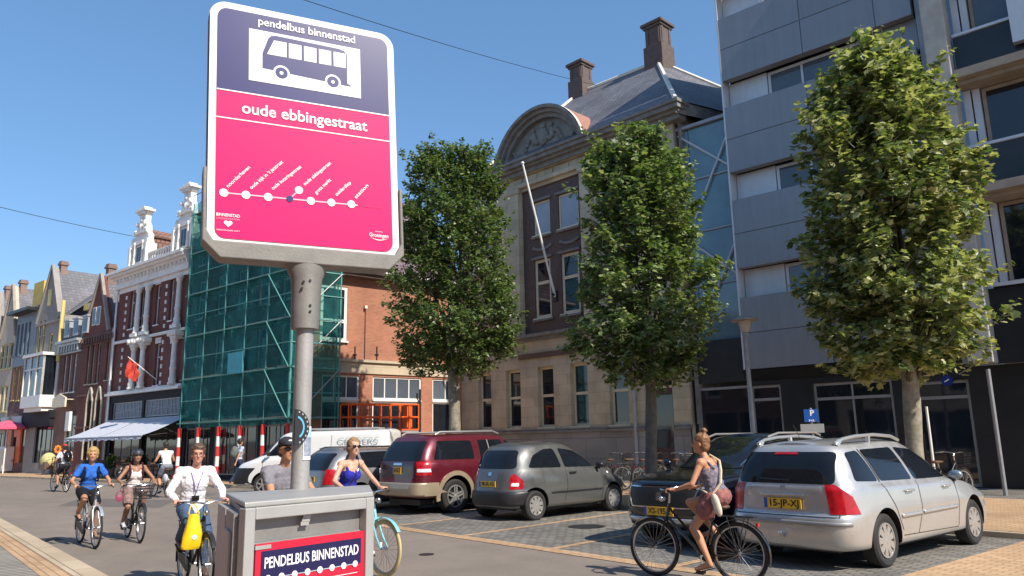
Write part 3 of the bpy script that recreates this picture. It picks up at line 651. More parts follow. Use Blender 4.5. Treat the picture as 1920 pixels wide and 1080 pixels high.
# roof rises away from the gutter to a ridge along the side
mb = MB(); roof_slab(mb,(-.2,-.35,zg+.06),(LK,-.35,zg+.06),(LK,3.6,13.7),(.4,3.6,13.7)); roof_slab(mb,(LK,8,zg+.06),(0,8,zg+.06),(.4,3.6,13.7),(LK,3.6,13.7))
mb.add([(LK,-.3,zg),(LK,3.6,13.65),(LK,8,zg)],[(0,1,2)]); rf = mb.build('roof', M['tile_purple'], K)
MB().tube((.4,3.6,13.72),(LK,3.6,13.72),.12).build('ridge_cap', M['tile_red'], rf)
# ---- the street front of the same house, behind the scaffolding
Q = rowroot('house_front_behind_net', -8.85, 'brick house front wrapped in green netted scaffolding', group=None)
WQ = 9.75
hq = [(x, x+.85, z, z+1.9) for z in (4.9, 7.7, 10.4) for x in (.7,2.5,4.3,6.1,7.9)]; sq = [(.3,2.6,.3,2.9),(3.0,6.4,.3,2.9),(6.9,9.4,.3,2.9)]
mb = MB(); wall_grid(mb, 0, WQ, 3.2, 12.8, hq, .02, .2); mb.quad((0,.02,3.2),(0,7,3.2),(0,7,12.8),(0,.02,12.8)); mb.build('wall', M['brick_brown'], Q)
mb = MB(); wall_grid(mb, 0, WQ, 0, 3.2, sq, 0, .2); mb.build('shop_front', M['shop_black'], Q)
for h in hq: window(Q, *h, y=.1, fw=.09, rows=2)
for h in sq: window(Q, *h, y=.08, fm=M['grey_metal'], cols=3, transom=.8, sill=False, name='shop_window')
MB().box(0,WQ,-.2,.0,12.81,13.05).build('cornice', M['plaster_grey'], Q)

# ---------------------------------------------------------------- scaffolding with green net
def netmat(nm='green_scaffold_net', lo=.50, hi=.78):
    m = bpy.data.materials.new(nm); m.use_nodes = True; n = m.node_tree; b = n.nodes['Principled BSDF']
    tc = n.nodes.new('ShaderNodeTexCoord'); no = n.nodes.new('ShaderNodeTexNoise'); no.inputs['Scale'].default_value = .55; no.inputs['Detail'].default_value = 5; no.inputs['Roughness'].default_value=.6
    n.links.new(tc.outputs['Object'], no.inputs['Vector'])
    cr = n.nodes.new('ShaderNodeValToRGB'); cr.color_ramp.elements[0].position=.3; cr.color_ramp.elements[0].color = (.009,.135,.14,1); cr.color_ramp.elements[1].position=.72; cr.color_ramp.elements[1].color = (.035,.31,.29,1)
    n.links.new(no.outputs['Fac'], cr.inputs['Fac']); n.links.new(cr.outputs['Color'], b.inputs['Base Color']); b.inputs['Roughness'].default_value = .7
    mr = n.nodes.new('ShaderNodeMapRange'); mr.inputs['From Min'].default_value=.3; mr.inputs['From Max'].default_value=.75; mr.inputs['To Min'].default_value=lo; mr.inputs['To Max'].default_value=hi
    n.links.new(no.outputs['Fac'], mr.inputs['Value']); n.links.new(mr.outputs[0], b.inputs['Alpha'])
    tl = n.nodes.new('ShaderNodeBsdfTranslucent'); tl.inputs['Color'].default_value = (.02,.30,.25,1)
    tr = n.nodes.new('ShaderNodeBsdfTransparent'); tr.inputs['Color'].default_value=(.75,1,.96,1)
    b.inputs['Alpha'].default_value = 1
    for l in list(n.links):
        if l.to_socket == b.inputs['Alpha']: n.links.remove(l)
    m1 = n.nodes.new('ShaderNodeMixShader'); m1.inputs[0].default_value = .35; n.links.new(b.outputs[0], m1.inputs[1]); n.links.new(tl.outputs[0], m1.inputs[2])
    m2 = n.nodes.new('ShaderNodeMixShader'); n.links.new(mr.outputs[0], m2.inputs[0]); n.links.new(tr.outputs[0], m2.inputs[1]); n.links.new(m1.outputs[0], m2.inputs[2])
    n.links.new(m2.outputs[0], n.nodes['Material Output'].inputs['Surface']); return m
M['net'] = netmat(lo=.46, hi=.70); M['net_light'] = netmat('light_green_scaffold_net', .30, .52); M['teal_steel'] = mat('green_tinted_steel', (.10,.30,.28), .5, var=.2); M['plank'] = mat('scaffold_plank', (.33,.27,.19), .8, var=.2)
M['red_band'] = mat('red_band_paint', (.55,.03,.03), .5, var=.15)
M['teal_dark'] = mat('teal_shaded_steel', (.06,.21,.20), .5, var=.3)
S = empty('scaffolding', (*rowpt(0,0),0), ROW_A, 'steel scaffolding wrapped in green net around the corner house', 'scaffolding')
va, vb = -1.0, -.18
u0 = ru(347,650,va)[0]; u1 = ru(545,650,va)[0]
levels = [2.6,4.6,6.6,8.6,10.6,12.6]
nx = 6; xs = [u0+(u1-u0)*i/(nx-1) for i in range(nx)]
for i, x in enumerate(xs):
    for v in (va, vb):
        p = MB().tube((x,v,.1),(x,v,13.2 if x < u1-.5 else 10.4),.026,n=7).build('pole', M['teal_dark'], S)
        if v == va:
            sv = MB()
            for k in range(5):
                sv.mi = k % 2; sv.tube((x,v,.3+k*.42),(x,v,.3+(k+1)*.42-.001),.085,n=10)
            sv.build('striped_sleeve', [M['red_band'], M['white_paint']], p)
for z in levels:
    for v in (va, vb):
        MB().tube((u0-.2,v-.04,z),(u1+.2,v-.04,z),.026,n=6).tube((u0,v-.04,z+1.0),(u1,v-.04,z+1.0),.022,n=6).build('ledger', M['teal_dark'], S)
    MB().box(u0,u1-.1,va+.05,vb-.05,z+.04,z+.09).build('platform', M['plank'], S)
for i in range(nx-1):
    for j in range(len(levels)-1):
        if i == nx-2 and j < 4: MB().tube((xs[i],va-.07,levels[j+1]),(xs[i+1],va-.07,levels[j]),.022,n=6).build('brace', M['teal_steel'], S)
# return along the side wall
w0 = Matrix.Rotation(-ROW_A,4,'Z') @ Matrix.Translation((-ROW_P[0],-ROW_P[1],0))
def sp(x,y,z): q = w0 @ Vector((x,y,z)); return (q.x,q.y,q.z)
c1 = rowpt(u1, va)
rx_ = rowpt(u1, va)[0]-.02; ry0 = rowpt(u1, va)[1]; ry1 = (lambda d: d.y*rx_/d.x)(ray(637,650))
ret = [(rx_, ry0+.05), (rx_, ry1)]
lv2 = [2.6,4.6,6.6,8.6]
for (x,y) in ret+[(-29.1,ry1)]:
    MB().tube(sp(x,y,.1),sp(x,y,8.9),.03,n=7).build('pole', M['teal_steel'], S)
for z in lv2:
    MB().tube(sp(rx_+.04,ry0,z),sp(rx_+.04,ry1+.1,z),.026,n=6).tube(sp(rx_+.04,ry0,z+1.0 if z<8 else z),sp(rx_+.04,ry1+.1,z+1.0 if z<8 else z),.024,n=6).build('ledger', M['teal_steel'], S)
    q = MB(); q.add([sp(-29.1,13.1,z+.06),sp(rx_-.05,13.1,z+.06),sp(rx_-.05,ry1,z+.06),sp(-29.1,ry1,z+.06),sp(-29.1,13.1,z+.02),sp(rx_-.05,13.1,z+.02),sp(rx_-.05,ry1,z+.02),sp(-29.1,ry1,z+.02)],[(0,1,2,3),(7,6,5,4),(0,4,5,1),(1,5,6,2),(2,6,7,3),(3,7,4,0)]); q.build('platform', M['plank'], S)
for j in range(3): MB().tube(sp(rx_+.08,ry0+.2,lv2[j]),sp(rx_+.08,ry1,lv2[j+1]),.022,n=6).build('brace', M['galv'], S)
def net_sheet(pts_fn, nu, nv, name='net', nm='net'):
    mb = MB(); 
    for i in range(nu):
        for j in range(nv): mb.quad(pts_fn(i,j),pts_fn(i+1,j),pts_fn(i+1,j+1),pts_fn(i,j+1))
    return mb.build(name, M[nm], S, smooth=True)
rr = random.Random(5); ph = [[rr.uniform(-1,1) for _ in range(60)] for _ in range(60)]
def wob(i,j): return .045*math.sin(i*1.9+j*.7)+.06*ph[i % 60][j % 60]+.03*math.sin(j*2.3+i*.4)
for k, (zb, zt) in enumerate(((2.55,4.65),(4.6,6.65),(6.6,8.65),(8.6,10.65),(10.6,13.2))):
    xe = u1+.12 if zt < 11 else u1-1.0
    net_sheet(lambda i,j: (u0-.1+(xe-u0+.1)*i/30, va+.10+.03*(k%2)+wob(i,j+k*7), zb-.16+(zt-zb+.2)*j/8), 30, 8)
for k, (zb, zt) in enumerate(((2.55,5.65),(5.6,8.8))):
    net_sheet(lambda i,j: sp(rx_-.03+.02*(k%2)+wob(i+3,j+k*9)*.7, ry0-.05+(ry1-ry0+.12)*i/10, zb+(zt-zb)*j/10), 10, 10, nm='net_light')
# net at the left end of the scaffold
net_sheet(lambda i,j: (u0-.14+wob(i,j)*.5, va+(0-va)*i/4, 2.6+10.2*j/16), 4, 16)
mt = mat('pale_blue_tarpaulin', (.05,.30,.36), .6, var=.2); a,zb = ru(426,702,va-.07); b,zt = ru(456,658,va-.07)
MB().box(a,b,va-.08,va-.06,zb,zt).build('tarpaulin', mt, S)

# ---------------------------------------------------------------- stone town building with arched pediment
SP, SA = (-29.3, 21.0), R(5)
T = empty('stone_town_building', (SP[0],SP[1],0), SA, 'old sandstone building with curved pediment, brown timber bay and slate hipped roof with two chimneys', 'building')
M['stone'] = brickmat('weathered_sandstone_blocks', (.45,.395,.285), (.55,.48,.35), (.30,.26,.19), .95, .42, .007, stain=.28, nscale=.9)
M['stone_dark'] = mat('dark_weathered_stone', (.20,.19,.175), .85, var=.35, scale=3, bump=.3, bscale=25)
M['stone_plinth'] = brickmat('grey_plinth_stone', (.26,.25,.24), (.32,.305,.285), (.11,.10,.10), 1.5, .8, .01, stain=.3)
M['brown_timber'] = mat('dark_brown_timber', (.095,.055,.042), .55, var=.25, scale=5)
M['pale_glass'] = glassmat('pale_window_glass', (.30,.34,.40), .12, .15, .6)  # panes with a pale blue grey base colour
M['lead'] = mat('lead_flashing', (.33,.34,.38), .5, metal=.2, var=.15)
def so_(x0,x1,yt,yb):
    ym=(yt+yb)/2; return (on_plane(x0,ym,SP,SA)[0], on_plane(x1,ym,SP,SA)[0], on_plane((x0+x1)/2,yb,SP,SA)[1], on_plane((x0+x1)/2,yt,SP,SA)[1])
WS = 12.4
gw = [(1.15,2.05,2.08,4.6),(3.0,3.92,2.08,4.6),(4.95,5.87,2.08,4.6),(6.8,7.72,2.08,4.6),(8.78,9.72,2.08,4.6)]
door = (10.55,11.68,.3,4.4)
upl = [(1.9,2.9,6.9,9.2),(.4,1.3,6.9,9.2),(1.9,2.9,10.4,12.0),(.4,1.3,10.4,12.0)]
upr = [(9.0,10.0,6.9,9.2),(10.8,11.7,6.9,9.2),(9.0,10.0,10.4,12.0),(10.8,11.7,10.4,12.0)]
mb = MB(); wall_grid(mb, 0, WS, 2.0, 13.3, gw+[(door[0],door[1],2.0,4.4)]+upl+upr+[(4.2,7.75,6.05,12.6)], 0, .30)
shell(mb, 0, WS, 0, 13.9, 9); mb.build('wall', M['stone'], T)
mb = MB(); wall_grid(mb, 0, WS, 0, 1.84, [(door[0],door[1],.3,1.84)], -.07, .35); mb.build('plinth', M['stone_plinth'], T)
mb = MB()
for a,b in ((-.05,door[0]-.1),(door[1]+.1,WS+.05)): mb.box(a,b,-.16,-.003,1.845,1.93); mb.box(a,b,-.11,-.003,1.932,1.998)
mb.build('plinth_moulding', M['stone_dark'], T)
for a,b,c,d in gw:
    window(T, a,b,c,d, y=.2, fw=.10, fm=M['cream_paint'], transom=.52, gm=M['glass'], sm=None)
    MB().box(a-.08,b+.08,-.14,-.002,c-.12,c-.075).build('sill', M['stone_dark'], T)
for a,b,c,d in upl+upr: window(T, a,b,c,d, y=.2, fw=.10, fm=M['cream_paint'], transom=.62)
w = window(T, door[0],door[1],3.35,4.4, y=.2, fw=.09, fm=M['cream_paint'], sill=False)
mb = MB(); mb.box(door[0]+.02,door[1]-.02,.22,.30,.3,3.33); d_ = mb.build('door', M['brown_timber'], T)
MB().box(door[0]+.15,door[1]-.15,.205,.218,1.2,3.1).build('pane', M['glass'], d_)
for k,h in ((0,.0),(1,.15)): part_box('step', M['stone_dark'], T, door[0]-.2,door[1]+.2,-.7+.3*k,-.075,h,h+.148)
mb = MB(); mb.box(3.9,8.9,-.09,-.003,5.0,5.22); mb.build('inscription_band', M['brown_timber'], T)
mb = MB(); mb.box(3.3,8.3,-.12,-.003,5.75,5.9); mb.box(3.25,8.35,-.30,-.003,5.902,6.03); mb.build('ledge', M['stone_dark'], T)
# pilasters either side of the timber bay
for a,b in ((3.35,4.17),(7.8,8.35)):
    mb = MB(); mb.box(a,b,-.16,-.003,6.04,12.55); mb.box(a-.06,b+.06,-.22,-.003,12.55,12.75); mb.box(a-.05,b+.05,-.24,-.003,6.04,6.4); mb.build('pilaster', M['stone'], T)
# timber bay
br = MB(); lw = [(4.85,5.80,6.72,9.3),(6.42,7.42,6.72,9.3)]; uw = [(4.88,5.86,10.42,11.95),(6.36,7.50,10.42,11.95)]
wall_grid(br, 4.21, 7.74, 6.05, 12.58, lw+uw, .10, .12)
bay = br.build('timber_bay', M['brown_timber'], T)
for h in lw: window(bay, *h, y=.16, fw=.12, fm=M['cream_paint'], transom=.60, sd=0.0)
for h in uw: window(bay, *h, y=.16, fw=.08, fm=M['cream_paint'], gm=M['pale_glass'], sd=0.0)
for (a,b,c,d) in lw+uw: part_box('lintel', M['stone_dark'], bay, a-.1,b+.1,.0,.097,d+.03,d+.13); part_box('sill', M['stone_dark'], bay, a-.08,b+.08,-.02,.097,c-.14,c-.06)
for xc in (5.35,6.95):
    mb = MB()
    for k in range(9): mb.ball((xc-.5+k*.125,.07,9.85-.12*math.sin(math.pi*k/8)),.08,.05,.08,8,6)
    mb.build('carved_garland', M['stone_dark'], bay, smooth=True)
mb = MB(); mb.box(3.3,8.4,-.18,-.003,12.76,12.95); mb.box(3.25,8.45,-.22,-.003,13.302,13.42)
for k in range(5): mb.box(3.6+k*.95,4.3+k*.95,-.05,-.003,13.0,13.25)
mb.build('frieze', M['stone'], T)
# main cornice
mb = MB(); 
for (a,b) in ((-.1,WS+.5),):
    mb.box(a,b,-.30,.2,13.305,13.5); mb.box(a-.05,b+.08,-.45,.2,13.502,13.62); mb.box(a-.1,b+.16,-.62,.2,13.622,13.80); mb.box(a-.1,b+.22,-.70,.2,13.802,13.93)
mb.build('cornice', M['stone_dark'], T)
# arched pediment: rings of moulding round a carved field
pc, hw_, ph_, zb_ = 5.8, 2.62, 2.05, 13.94
rad = (hw_**2+ph_**2)/(2*ph_); czp = zb_+ph_-rad; aa = math.asin(hw_/rad)
def arc(r, n=28, half=aa): return [(pc+r*math.sin(-half+2*half*i/n), czp+r*math.cos(-half+2*half*i/n)) for i in range(n+1)]
def arch_band(mb, r0, r1, y0, y1):
    A1, A0 = arc(r1), arc(r0); n = len(A1)
    for i in range(n-1):
        p = [A0[i],A0[i+1],A1[i+1],A1[i]]; vs = [(a,y0,max(b,zb_)) for a,b in p]+[(a,y1,max(b,zb_)) for a,b in p]
        mb.add(vs, [(3,2,1,0),(4,5,6,7),(0,1,5,4),(2,3,7,6),(1,2,6,5),(3,0,4,7)])
mb = MB(); arch_band(mb, rad-.42, rad-.24, -.34, .3); arch_band(mb, rad-.235, rad-.08, -.50, .3); arch_band(mb, rad-.075, rad+.06, -.66, .3)
pd = mb.build('pediment', M['stone_dark'], T)
A0 = arc(rad-.425); mb = MB(); mb.prism([(a,max(b,zb_)) for a,b in A0][::-1], -.1, .28, 'y'); mb.build('tympanum', M['stone_dark'], pd)
mb = MB(); rr = random.Random(3)
mb.ball((pc,-.14,zb_+.85),.32,.12,.42,12,8); mb.ball((pc,-.14,zb_+1.35),.2,.1,.16,10,6)
for s in (-1,1):
    for k in range(16):
        t = k/15; x = pc+s*(.4+1.5*t); z = zb_+.35+.35*math.sin(t*7)+(.35-.3*t); mb.ball((x,-.13,z),.13-.05*t,.09,.14-.05*t,8,6)
    mb.ball((pc+s*.55,-.13,zb_+.9),.14,.1,.3,8,6); mb.ball((pc+s*.55,-.15,zb_+1.25),.09,.09,.1,8,6)
mb.build('relief', mat('carved_stone', (.22,.21,.19), .85, var=.3, scale=8, bump=.5, bscale=40), pd, smooth=True)
mb = MB(); A1 = arc(rad+.065)
for (a,b),(c,d) in zip(A1,A1[1:]): 
    dep = lambda z: .4+(z-13.9)*1.0
    mb.quad((a,-.64,b),(c,-.64,d),(c,dep(d)+.3,d),(a,dep(b)+.3,b))
mb.build('copper_cover', mat('red_copper_sheet', (.34,.17,.12), .5, var=.2), pd)
mb = MB()
for (a,b),(c,d) in zip(A1,A1[1:]): mb.quad((a,-.66,b+.004),(c,-.66,d+.004),(c,-.50,d+.012),(a,-.50,b+.012))
mb.build('lead_edge', M['lead_white'], pd)
# hipped slate roof
ze = 13.94; RL, RR = (4.1,4.6,19.0), (8.9,4.6,18.85)
FL, FR, RRr, RLr = (2.0,-.55,ze),(WS+.55,-.55,ze),(WS+3.3,9.4,ze),(1.0,9.4,ze)
mb = MB(); mb.add([FL,FR,RRr,RLr,RL,RR], [(0,1,5,4),(1,2,5),(2,3,4,5),(3,0,4)])
rf = mb.build('roof', M['slate'], T)
mb = MB()
for p,q in ((FR,RR),(RRr,RR),(FL,RL),(RL,RR)): mb.tube(Vector(p)+Vector((0,0,.03)),Vector(q)+Vector((0,0,.03)),.10,n=6)
mb.build('ridge_cap', M['lead_white'], rf)
mb = MB(); mb.add([(WS+.5,-.5,ze-.02),(WS+3.25,9.4,ze-.02),(WS+3.25,9.4,ze-.5),(WS+.5,-.5,ze-.5)],[(0,1,2,3)]); mb.add([(WS+.2,.05,ze-.5),(WS+3.0,9.4,ze-.5),(WS+3.0,9.4,2),(WS+.2,.05,2)],[(0,1,2,3)]); mb.build('side_wall', M['stone_dark'], T)
def big_chimney(x, y, z0, z1, w):
    mb = MB(); mb.box(x-w*.60,x+w*.60,y-w*.6,y+w*.6,z0-1.2,z0+(z1-z0)*.40); mb.box(x-w*.5,x+w*.5,y-w*.5,y+w*.5,z0+(z1-z0)*.40,z1-.32)
    mb.box(x-w*.58,x+w*.58,y-w*.58,y+w*.58,z1-.32,z1-.2); mb.box(x-w*.68,x+w*.68,y-w*.68,y+w*.68,z1-.2,z1-.05); mb.box(x-w*.6,x+w*.6,y-w*.6,y+w*.6,z1-.05,z1)
    for s in (-1,1): mb.box(x+s*w*.34-.07,x+s*w*.34+.07,y-w*.5-.04,y-w*.5-.001,z0+(z1-z0)*.42,z1-.34); mb.box(x+w*.5+.001,x+w*.5+.04,y+s*w*.34-.07,y+s*w*.34+.07,z0+(z1-z0)*.42,z1-.34)
    return mb.build('chimney', mat('brown_chimney_brick', (.115,.085,.075), .85, var=.25, scale=6, bump=.3), rf, bevel=.02)
big_chimney(9.0, 4.6, 18.7, 20.75, .86); big_chimney(4.2, 4.6, 18.9, 20.6, .80)
MB().tube((10.05,-.12,.3),(10.05,-.12,13.3),.06).build('downpipe', M['zinc'], T)
MB().box(9.95,10.05,-.1,-.003,2.9,3.05).build('doorbell', M['dark_metal'], T)
# white flag pole, leaning out from the timber bay
b_ = on_plane(1038,556,SP,SA,-.05); t_ = on_plane(980,307,SP,SA,-1.9)
fp = empty('flagpole', (SP[0],SP[1],0), SA, 'bare white flagpole leaning out from the brown timber bay', 'flagpole')
MB().tube((b_[0],.05,b_[1]),(t_[0],-1.9,t_[1]),.055,.04,n=10).build('pole', M['white_paint'], fp, smooth=True)
MB().tube((b_[0],.09,b_[1]+.05),(b_[0],-.15,b_[1]+.12),.05).box(b_[0]-.1,b_[0]+.1,.02,.09,b_[1]-.2,b_[1]+.25).build('bracket', M['dark_metal'], fp)
MB().ball((t_[0],-1.9,t_[1]+.03),.07).build('finial', M['white_paint'], fp, smooth=True)

# ---------------------------------------------------------------- modern office with grey panels, glass link and open bays on the right
MA = R(8); MP = (-14.55, 22.23)
def mo(x0,x1,yt,yb,v=0.):
    ym=(yt+yb)/2; return (on_plane(x0,ym,MP,MA,v)[0], on_plane(x1,ym,MP,MA,v)[0], on_plane((x0+x1)/2,yb,MP,MA,v)[1], on_plane((x0+x1)/2,yt,MP,MA,v)[1])
O = empty('panel_office_building', (MP[0],MP[1],0), MA, 'modern office of blue grey metal panels with concrete column, dark glass bays and glass link', 'building')
M['panel'] = mat('blue_grey_metal_panel', (.235,.25,.27), .42, metal=.3, var=.07, scale=.7)
M['panel_light'] = mat('pale_aluminium', (.58,.59,.61), .45, metal=.25, var=.08, scale=1.2)
M['clad_dark'] = mat('black_cladding', (.018,.019,.022), .3, var=.3, scale=1.5)
M['concrete'] = mat('board_marked_concrete', (.42,.40,.36), .8, var=.18, scale=2.2, bump=.25, bscale=25)
M['concrete_warm'] = mat('brown_concrete_ledge', (.30,.25,.20), .8, var=.2, scale=2.2, bump=.25)
def streaks(m):
    """each panel its own tone, with faint rain streaks"""
    n = m.node_tree; b = n.nodes['Principled BSDF']; src = b.inputs['Base Color'].links[0].from_socket; g = n.nodes.new('ShaderNodeNewGeometry'); tc = n.nodes['Texture Coordinate']
    mp = n.nodes.new('ShaderNodeMapping'); mp.inputs['Scale'].default_value = (5,5,.35); n.links.new(tc.outputs['Object'], mp.inputs['Vector']); no = n.nodes.new('ShaderNodeTexNoise'); no.inputs['Scale'].default_value = 1.6; no.inputs['Detail'].default_value = 7; n.links.new(mp.outputs[0], no.inputs['Vector'])
    a = n.nodes.new('ShaderNodeMapRange'); a.inputs['To Min'].default_value = .95; a.inputs['To Max'].default_value = 1.06; n.links.new(g.outputs['Random Per Island'], a.inputs['Value'])
    c = n.nodes.new('ShaderNodeMapRange'); c.inputs['From Min'].default_value = .3; c.inputs['From Max'].default_value = .7; c.inputs['To Min'].default_value = .93; c.inputs['To Max'].default_value = 1.03; n.links.new(no.outputs['Fac'], c.inputs['Value'])
    q = n.nodes.new('ShaderNodeMath'); q.operation = 'MULTIPLY'; n.links.new(a.outputs[0], q.inputs[0]); n.links.new(c.outputs[0], q.inputs[1])
    v = n.nodes.new('ShaderNodeVectorMath'); v.operation = 'SCALE'; n.links.new(src, v.inputs[0]); n.links.new(q.outputs[0], v.inputs['Scale']); n.links.new(v.outputs[0], b.inputs['Base Color'])
streaks(M['panel']); streaks(M['panel_light']); streaks(M['concrete'])
WM = 6.25; sf = 3.43
bands = [(3.72+sf*k, 6.12+sf*k) for k in range(5)]
for k,(a,b) in enumerate(bands):
    mb = MB(); mid = (a+b)/2
    for (z0,z1) in ((a,mid-.012),(mid+.012,b)):
        for (x0,x1) in ((0,2.9),(2.92,5.2),(5.22,WM)): mb.box(x0,x1-.012,-.30,-.26,z0,z1)
    mb.box(.02,WM-.02,-.258,.05,a+.01,b-.01); mb.build('panel_band', M['panel'], O)
    if k < 4:
        c, d = b, a+sf
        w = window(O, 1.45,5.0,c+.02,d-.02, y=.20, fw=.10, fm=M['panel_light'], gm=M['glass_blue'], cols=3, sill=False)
        part_box('reveal_panel', M['panel_light'], O, .02,1.43,.16,.22,c+.002,d-.002)
        part_box('wall_panel', M['panel'], O, 5.02,WM,.05,.2,c+.002,d-.002)
MB().box(-.06,-.002,-.31,.24,3.72,20.2).build('corner_trim', M['panel_light'], O)
mb = MB(); mb.box(0,WM,.3,9,3.3,20.3); mb.build('core', M['clad_dark'], O)
mb = MB(); wall_grid(mb, -.2, WM+8.5, 0, 3.35, [(-.15,.9,.3,3.2),(1.95,4.3,.08,3.15),(4.8,6.3,.08,3.0)], .25, .2); mb.quad((-.2,-.2,3.7),(WM,-.2,3.7),(WM,.25,3.36),(-.2,.25,3.36)); mb.build('ground_floor_wall', M['clad_dark'], O)
for h,n in (((-.15,.9,.3,3.2),1),((1.95,4.3,.08,3.15),2),((4.8,6.3,.08,3.0),1)): window(O, *h, y=.32, fw=.08, fm=M['grey_metal'], cols=n, transom=.84, sill=False, name='shop_window')
# concrete column
MB().box(6.55,7.15,-.75,-.1,3.35,20.5).build('concrete_column', M['concrete'], O, bevel=.03)
MB().box(6.30,6.52,-.12,.1,3.4,20.3).build('window_frame', M['grey_metal'], O)
for k,x in enumerate((9.1,11.9,14.4)): MB().tube((x,-.2,.05),(x,-.2,3.4),.07,n=10).build('steel_column', M['grey_metal'], O)
# bays to the right of the column
x0, x1 = 7.2, 15.0
for k in range(-1,4):
    zs = 7.93+sf*k
    mb = MB(); mb.box(x0,x1,-.85,.35,zs,zs+.24); mb.box(x0,x1,-.55,.35,zs-.12,zs-.002); 
    if k >= 0: mb.build('ledge', M['concrete_warm'], O)
    if k >= 0:
        part_box('spandrel_panel', M['clad_dark'], O, x0,x1,-.30,.1,zs+.27,zs+1.45)
        part_box('handrail', M['panel_light'], O, x0,x1,-.36,-.302,zs+1.46,zs+1.54)
    zb2, zt2 = zs+1.56, zs+sf-.14
    if k < 0: zb2 = zs+1.0; part_box('handrail', M['panel_light'], O, x0,x1,-.40,-.32,zb2-.1,zb2)
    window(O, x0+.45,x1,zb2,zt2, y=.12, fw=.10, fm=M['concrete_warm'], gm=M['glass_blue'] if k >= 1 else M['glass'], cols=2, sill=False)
    part_box('window_jamb', M['panel_light'], O, x0+.02,x0+.20,-.05,.2,zb2,zt2); part_box('window_jamb', M['panel_light'], O, x0+.24,x0+.42,-.02,.2,zb2,zt2)
MB().box(x0,x1,.38,9,3.35,21).build('core', M['clad_dark'], O)
MB().box(WM,x1,-.1,.3,3.36,5.4).build('spandrel_panel', M['clad_dark'], O)
a,b,c,d = mo(1897,1960,0,100,-.3); MB().box(a,a+1.2,-.6,-.36,12.0,21).build('white_panel', M['panel_light'], O)
# glass link between the stone building and the office
gl = empty('glass_link', (MP[0],MP[1],0), MA, 'blue glass stair link with crossed steel braces between the stone building and the grey office', 'glass link')
GX0, GX1, gz0, gz1 = -2.35, -.07, 4.9, 13.0
mb = MB(); n = 4
for i in range(n):
    a = gz0+(gz1-gz0)*i/n; b = gz0+(gz1-gz0)*(i+1)/n-.03
    for (p,q) in ((GX0,GX0+.4),(GX0+.43,GX1-.03)): mb.box(p,q,.5,.54,a,b)
mb.build('glass', mat('link_glass', (.13,.23,.28), .05, var=.3, scale=.5, spec=.9), gl)
MB().box(GX0,GX1,.56,6,gz0,gz1-.05).build('interior', mat('dim_interior', (.06,.10,.12), .6, var=.5, scale=.9), gl)
part_box('roof_edge', M['lead'], gl, GX0-.1,GX1+.0,.35,.6,gz1,gz1+.12)
for i in range(1,n): part_box('frame_rail', M['lead'], gl, GX0,GX1,.44,.50,gz0+(gz1-gz0)*i/n-.04,gz0+(gz1-gz0)*i/n+.02)
for i in range(2):
    a = gz1-.2-i*4.0; b = a-3.4
    MB().tube((GX0+.05,.38,a),(GX1-.1,.38,(a+b)/2-.1),.04).tube((GX1-.15,.40,a-.3),(GX0+.5,.40,b),.04).build('brace', M['panel_light'], gl)
MB().box(GX0-.1,GX1,.4,.6,3.4,gz0).box(GX0-.1,-2.25,.42,.6,0,3.4).build('dark_base', M['clad_dark'], gl)
window(gl, -2.2,-.25,.3,3.25, y=.45, fw=.09, fm=M['grey_metal'], cols=1, sill=False, name='shop_window')
# ---------------------------------------------------------------- trees, lamp post, overhead wires
def leafmat(name, cols, trans=.38):
    m = bpy.data.materials.new(name); m.use_nodes = True; n = m.node_tree; b = n.nodes['Principled BSDF']
    g = n.nodes.new('ShaderNodeNewGeometry'); cr = n.nodes.new('ShaderNodeValToRGB')
    el = cr.color_ramp.elements; el[0].color = (*cols[0],1); el[1].color = (*cols[-1],1)
    for i, c in enumerate(cols[1:-1]): e = el.new((i+1)/(len(cols)-1)); e.color = (*c,1)
    n.links.new(g.outputs['Random Per Island'], cr.inputs['Fac']); n.links.new(cr.outputs['Color'], b.inputs['Base Color'])
    b.inputs['Roughness'].default_value = .36; b.inputs['Specular IOR Level'].default_value = .5
    t = n.nodes.new('ShaderNodeBsdfTranslucent'); hs = n.nodes.new('ShaderNodeMixRGB'); hs.blend_type='MULTIPLY'; hs.inputs[0].default_value = 1
    hs.inputs[2].default_value = (1.25,1.35,.6,1); n.links.new(cr.outputs['Color'], hs.inputs[1]); n.links.new(hs.outputs[0], t.inputs['Color'])
    mx = n.nodes.new('ShaderNodeMixShader'); mx.inputs[0].default_value = trans; n.links.new(b.outputs[0], mx.inputs[1]); n.links.new(t.outputs[0], mx.inputs[2])
    n.links.new(mx.outputs[0], n.nodes['Material Output'].inputs['Surface']); return m
M['bark_pale'] = mat('mottled_pale_bark', (.13,.115,.085), .85, var=.3, scale=7, bump=.5, bscale=18, var2=(.36,.32,.24))
M['bark_dark'] = mat('grey_brown_bark', (.12,.10,.08), .9, var=.3, scale=7, bump=.6, bscale=22, var2=(.22,.18,.14))
M['bark_inner'] = mat('olive_brown_branch_bark', (.085,.075,.045), .9, var=.3, scale=7)
LOBED = [(0,0),(.28,.02),(.52,.22),(.40,.34),(.58,.58),(.34,.60),(.16,.74),(0,1.0)]
HEART = [(0,0),(.24,-.04),(.44,.16),(.46,.42),(.28,.74),(.08,.96),(0,1.06)]
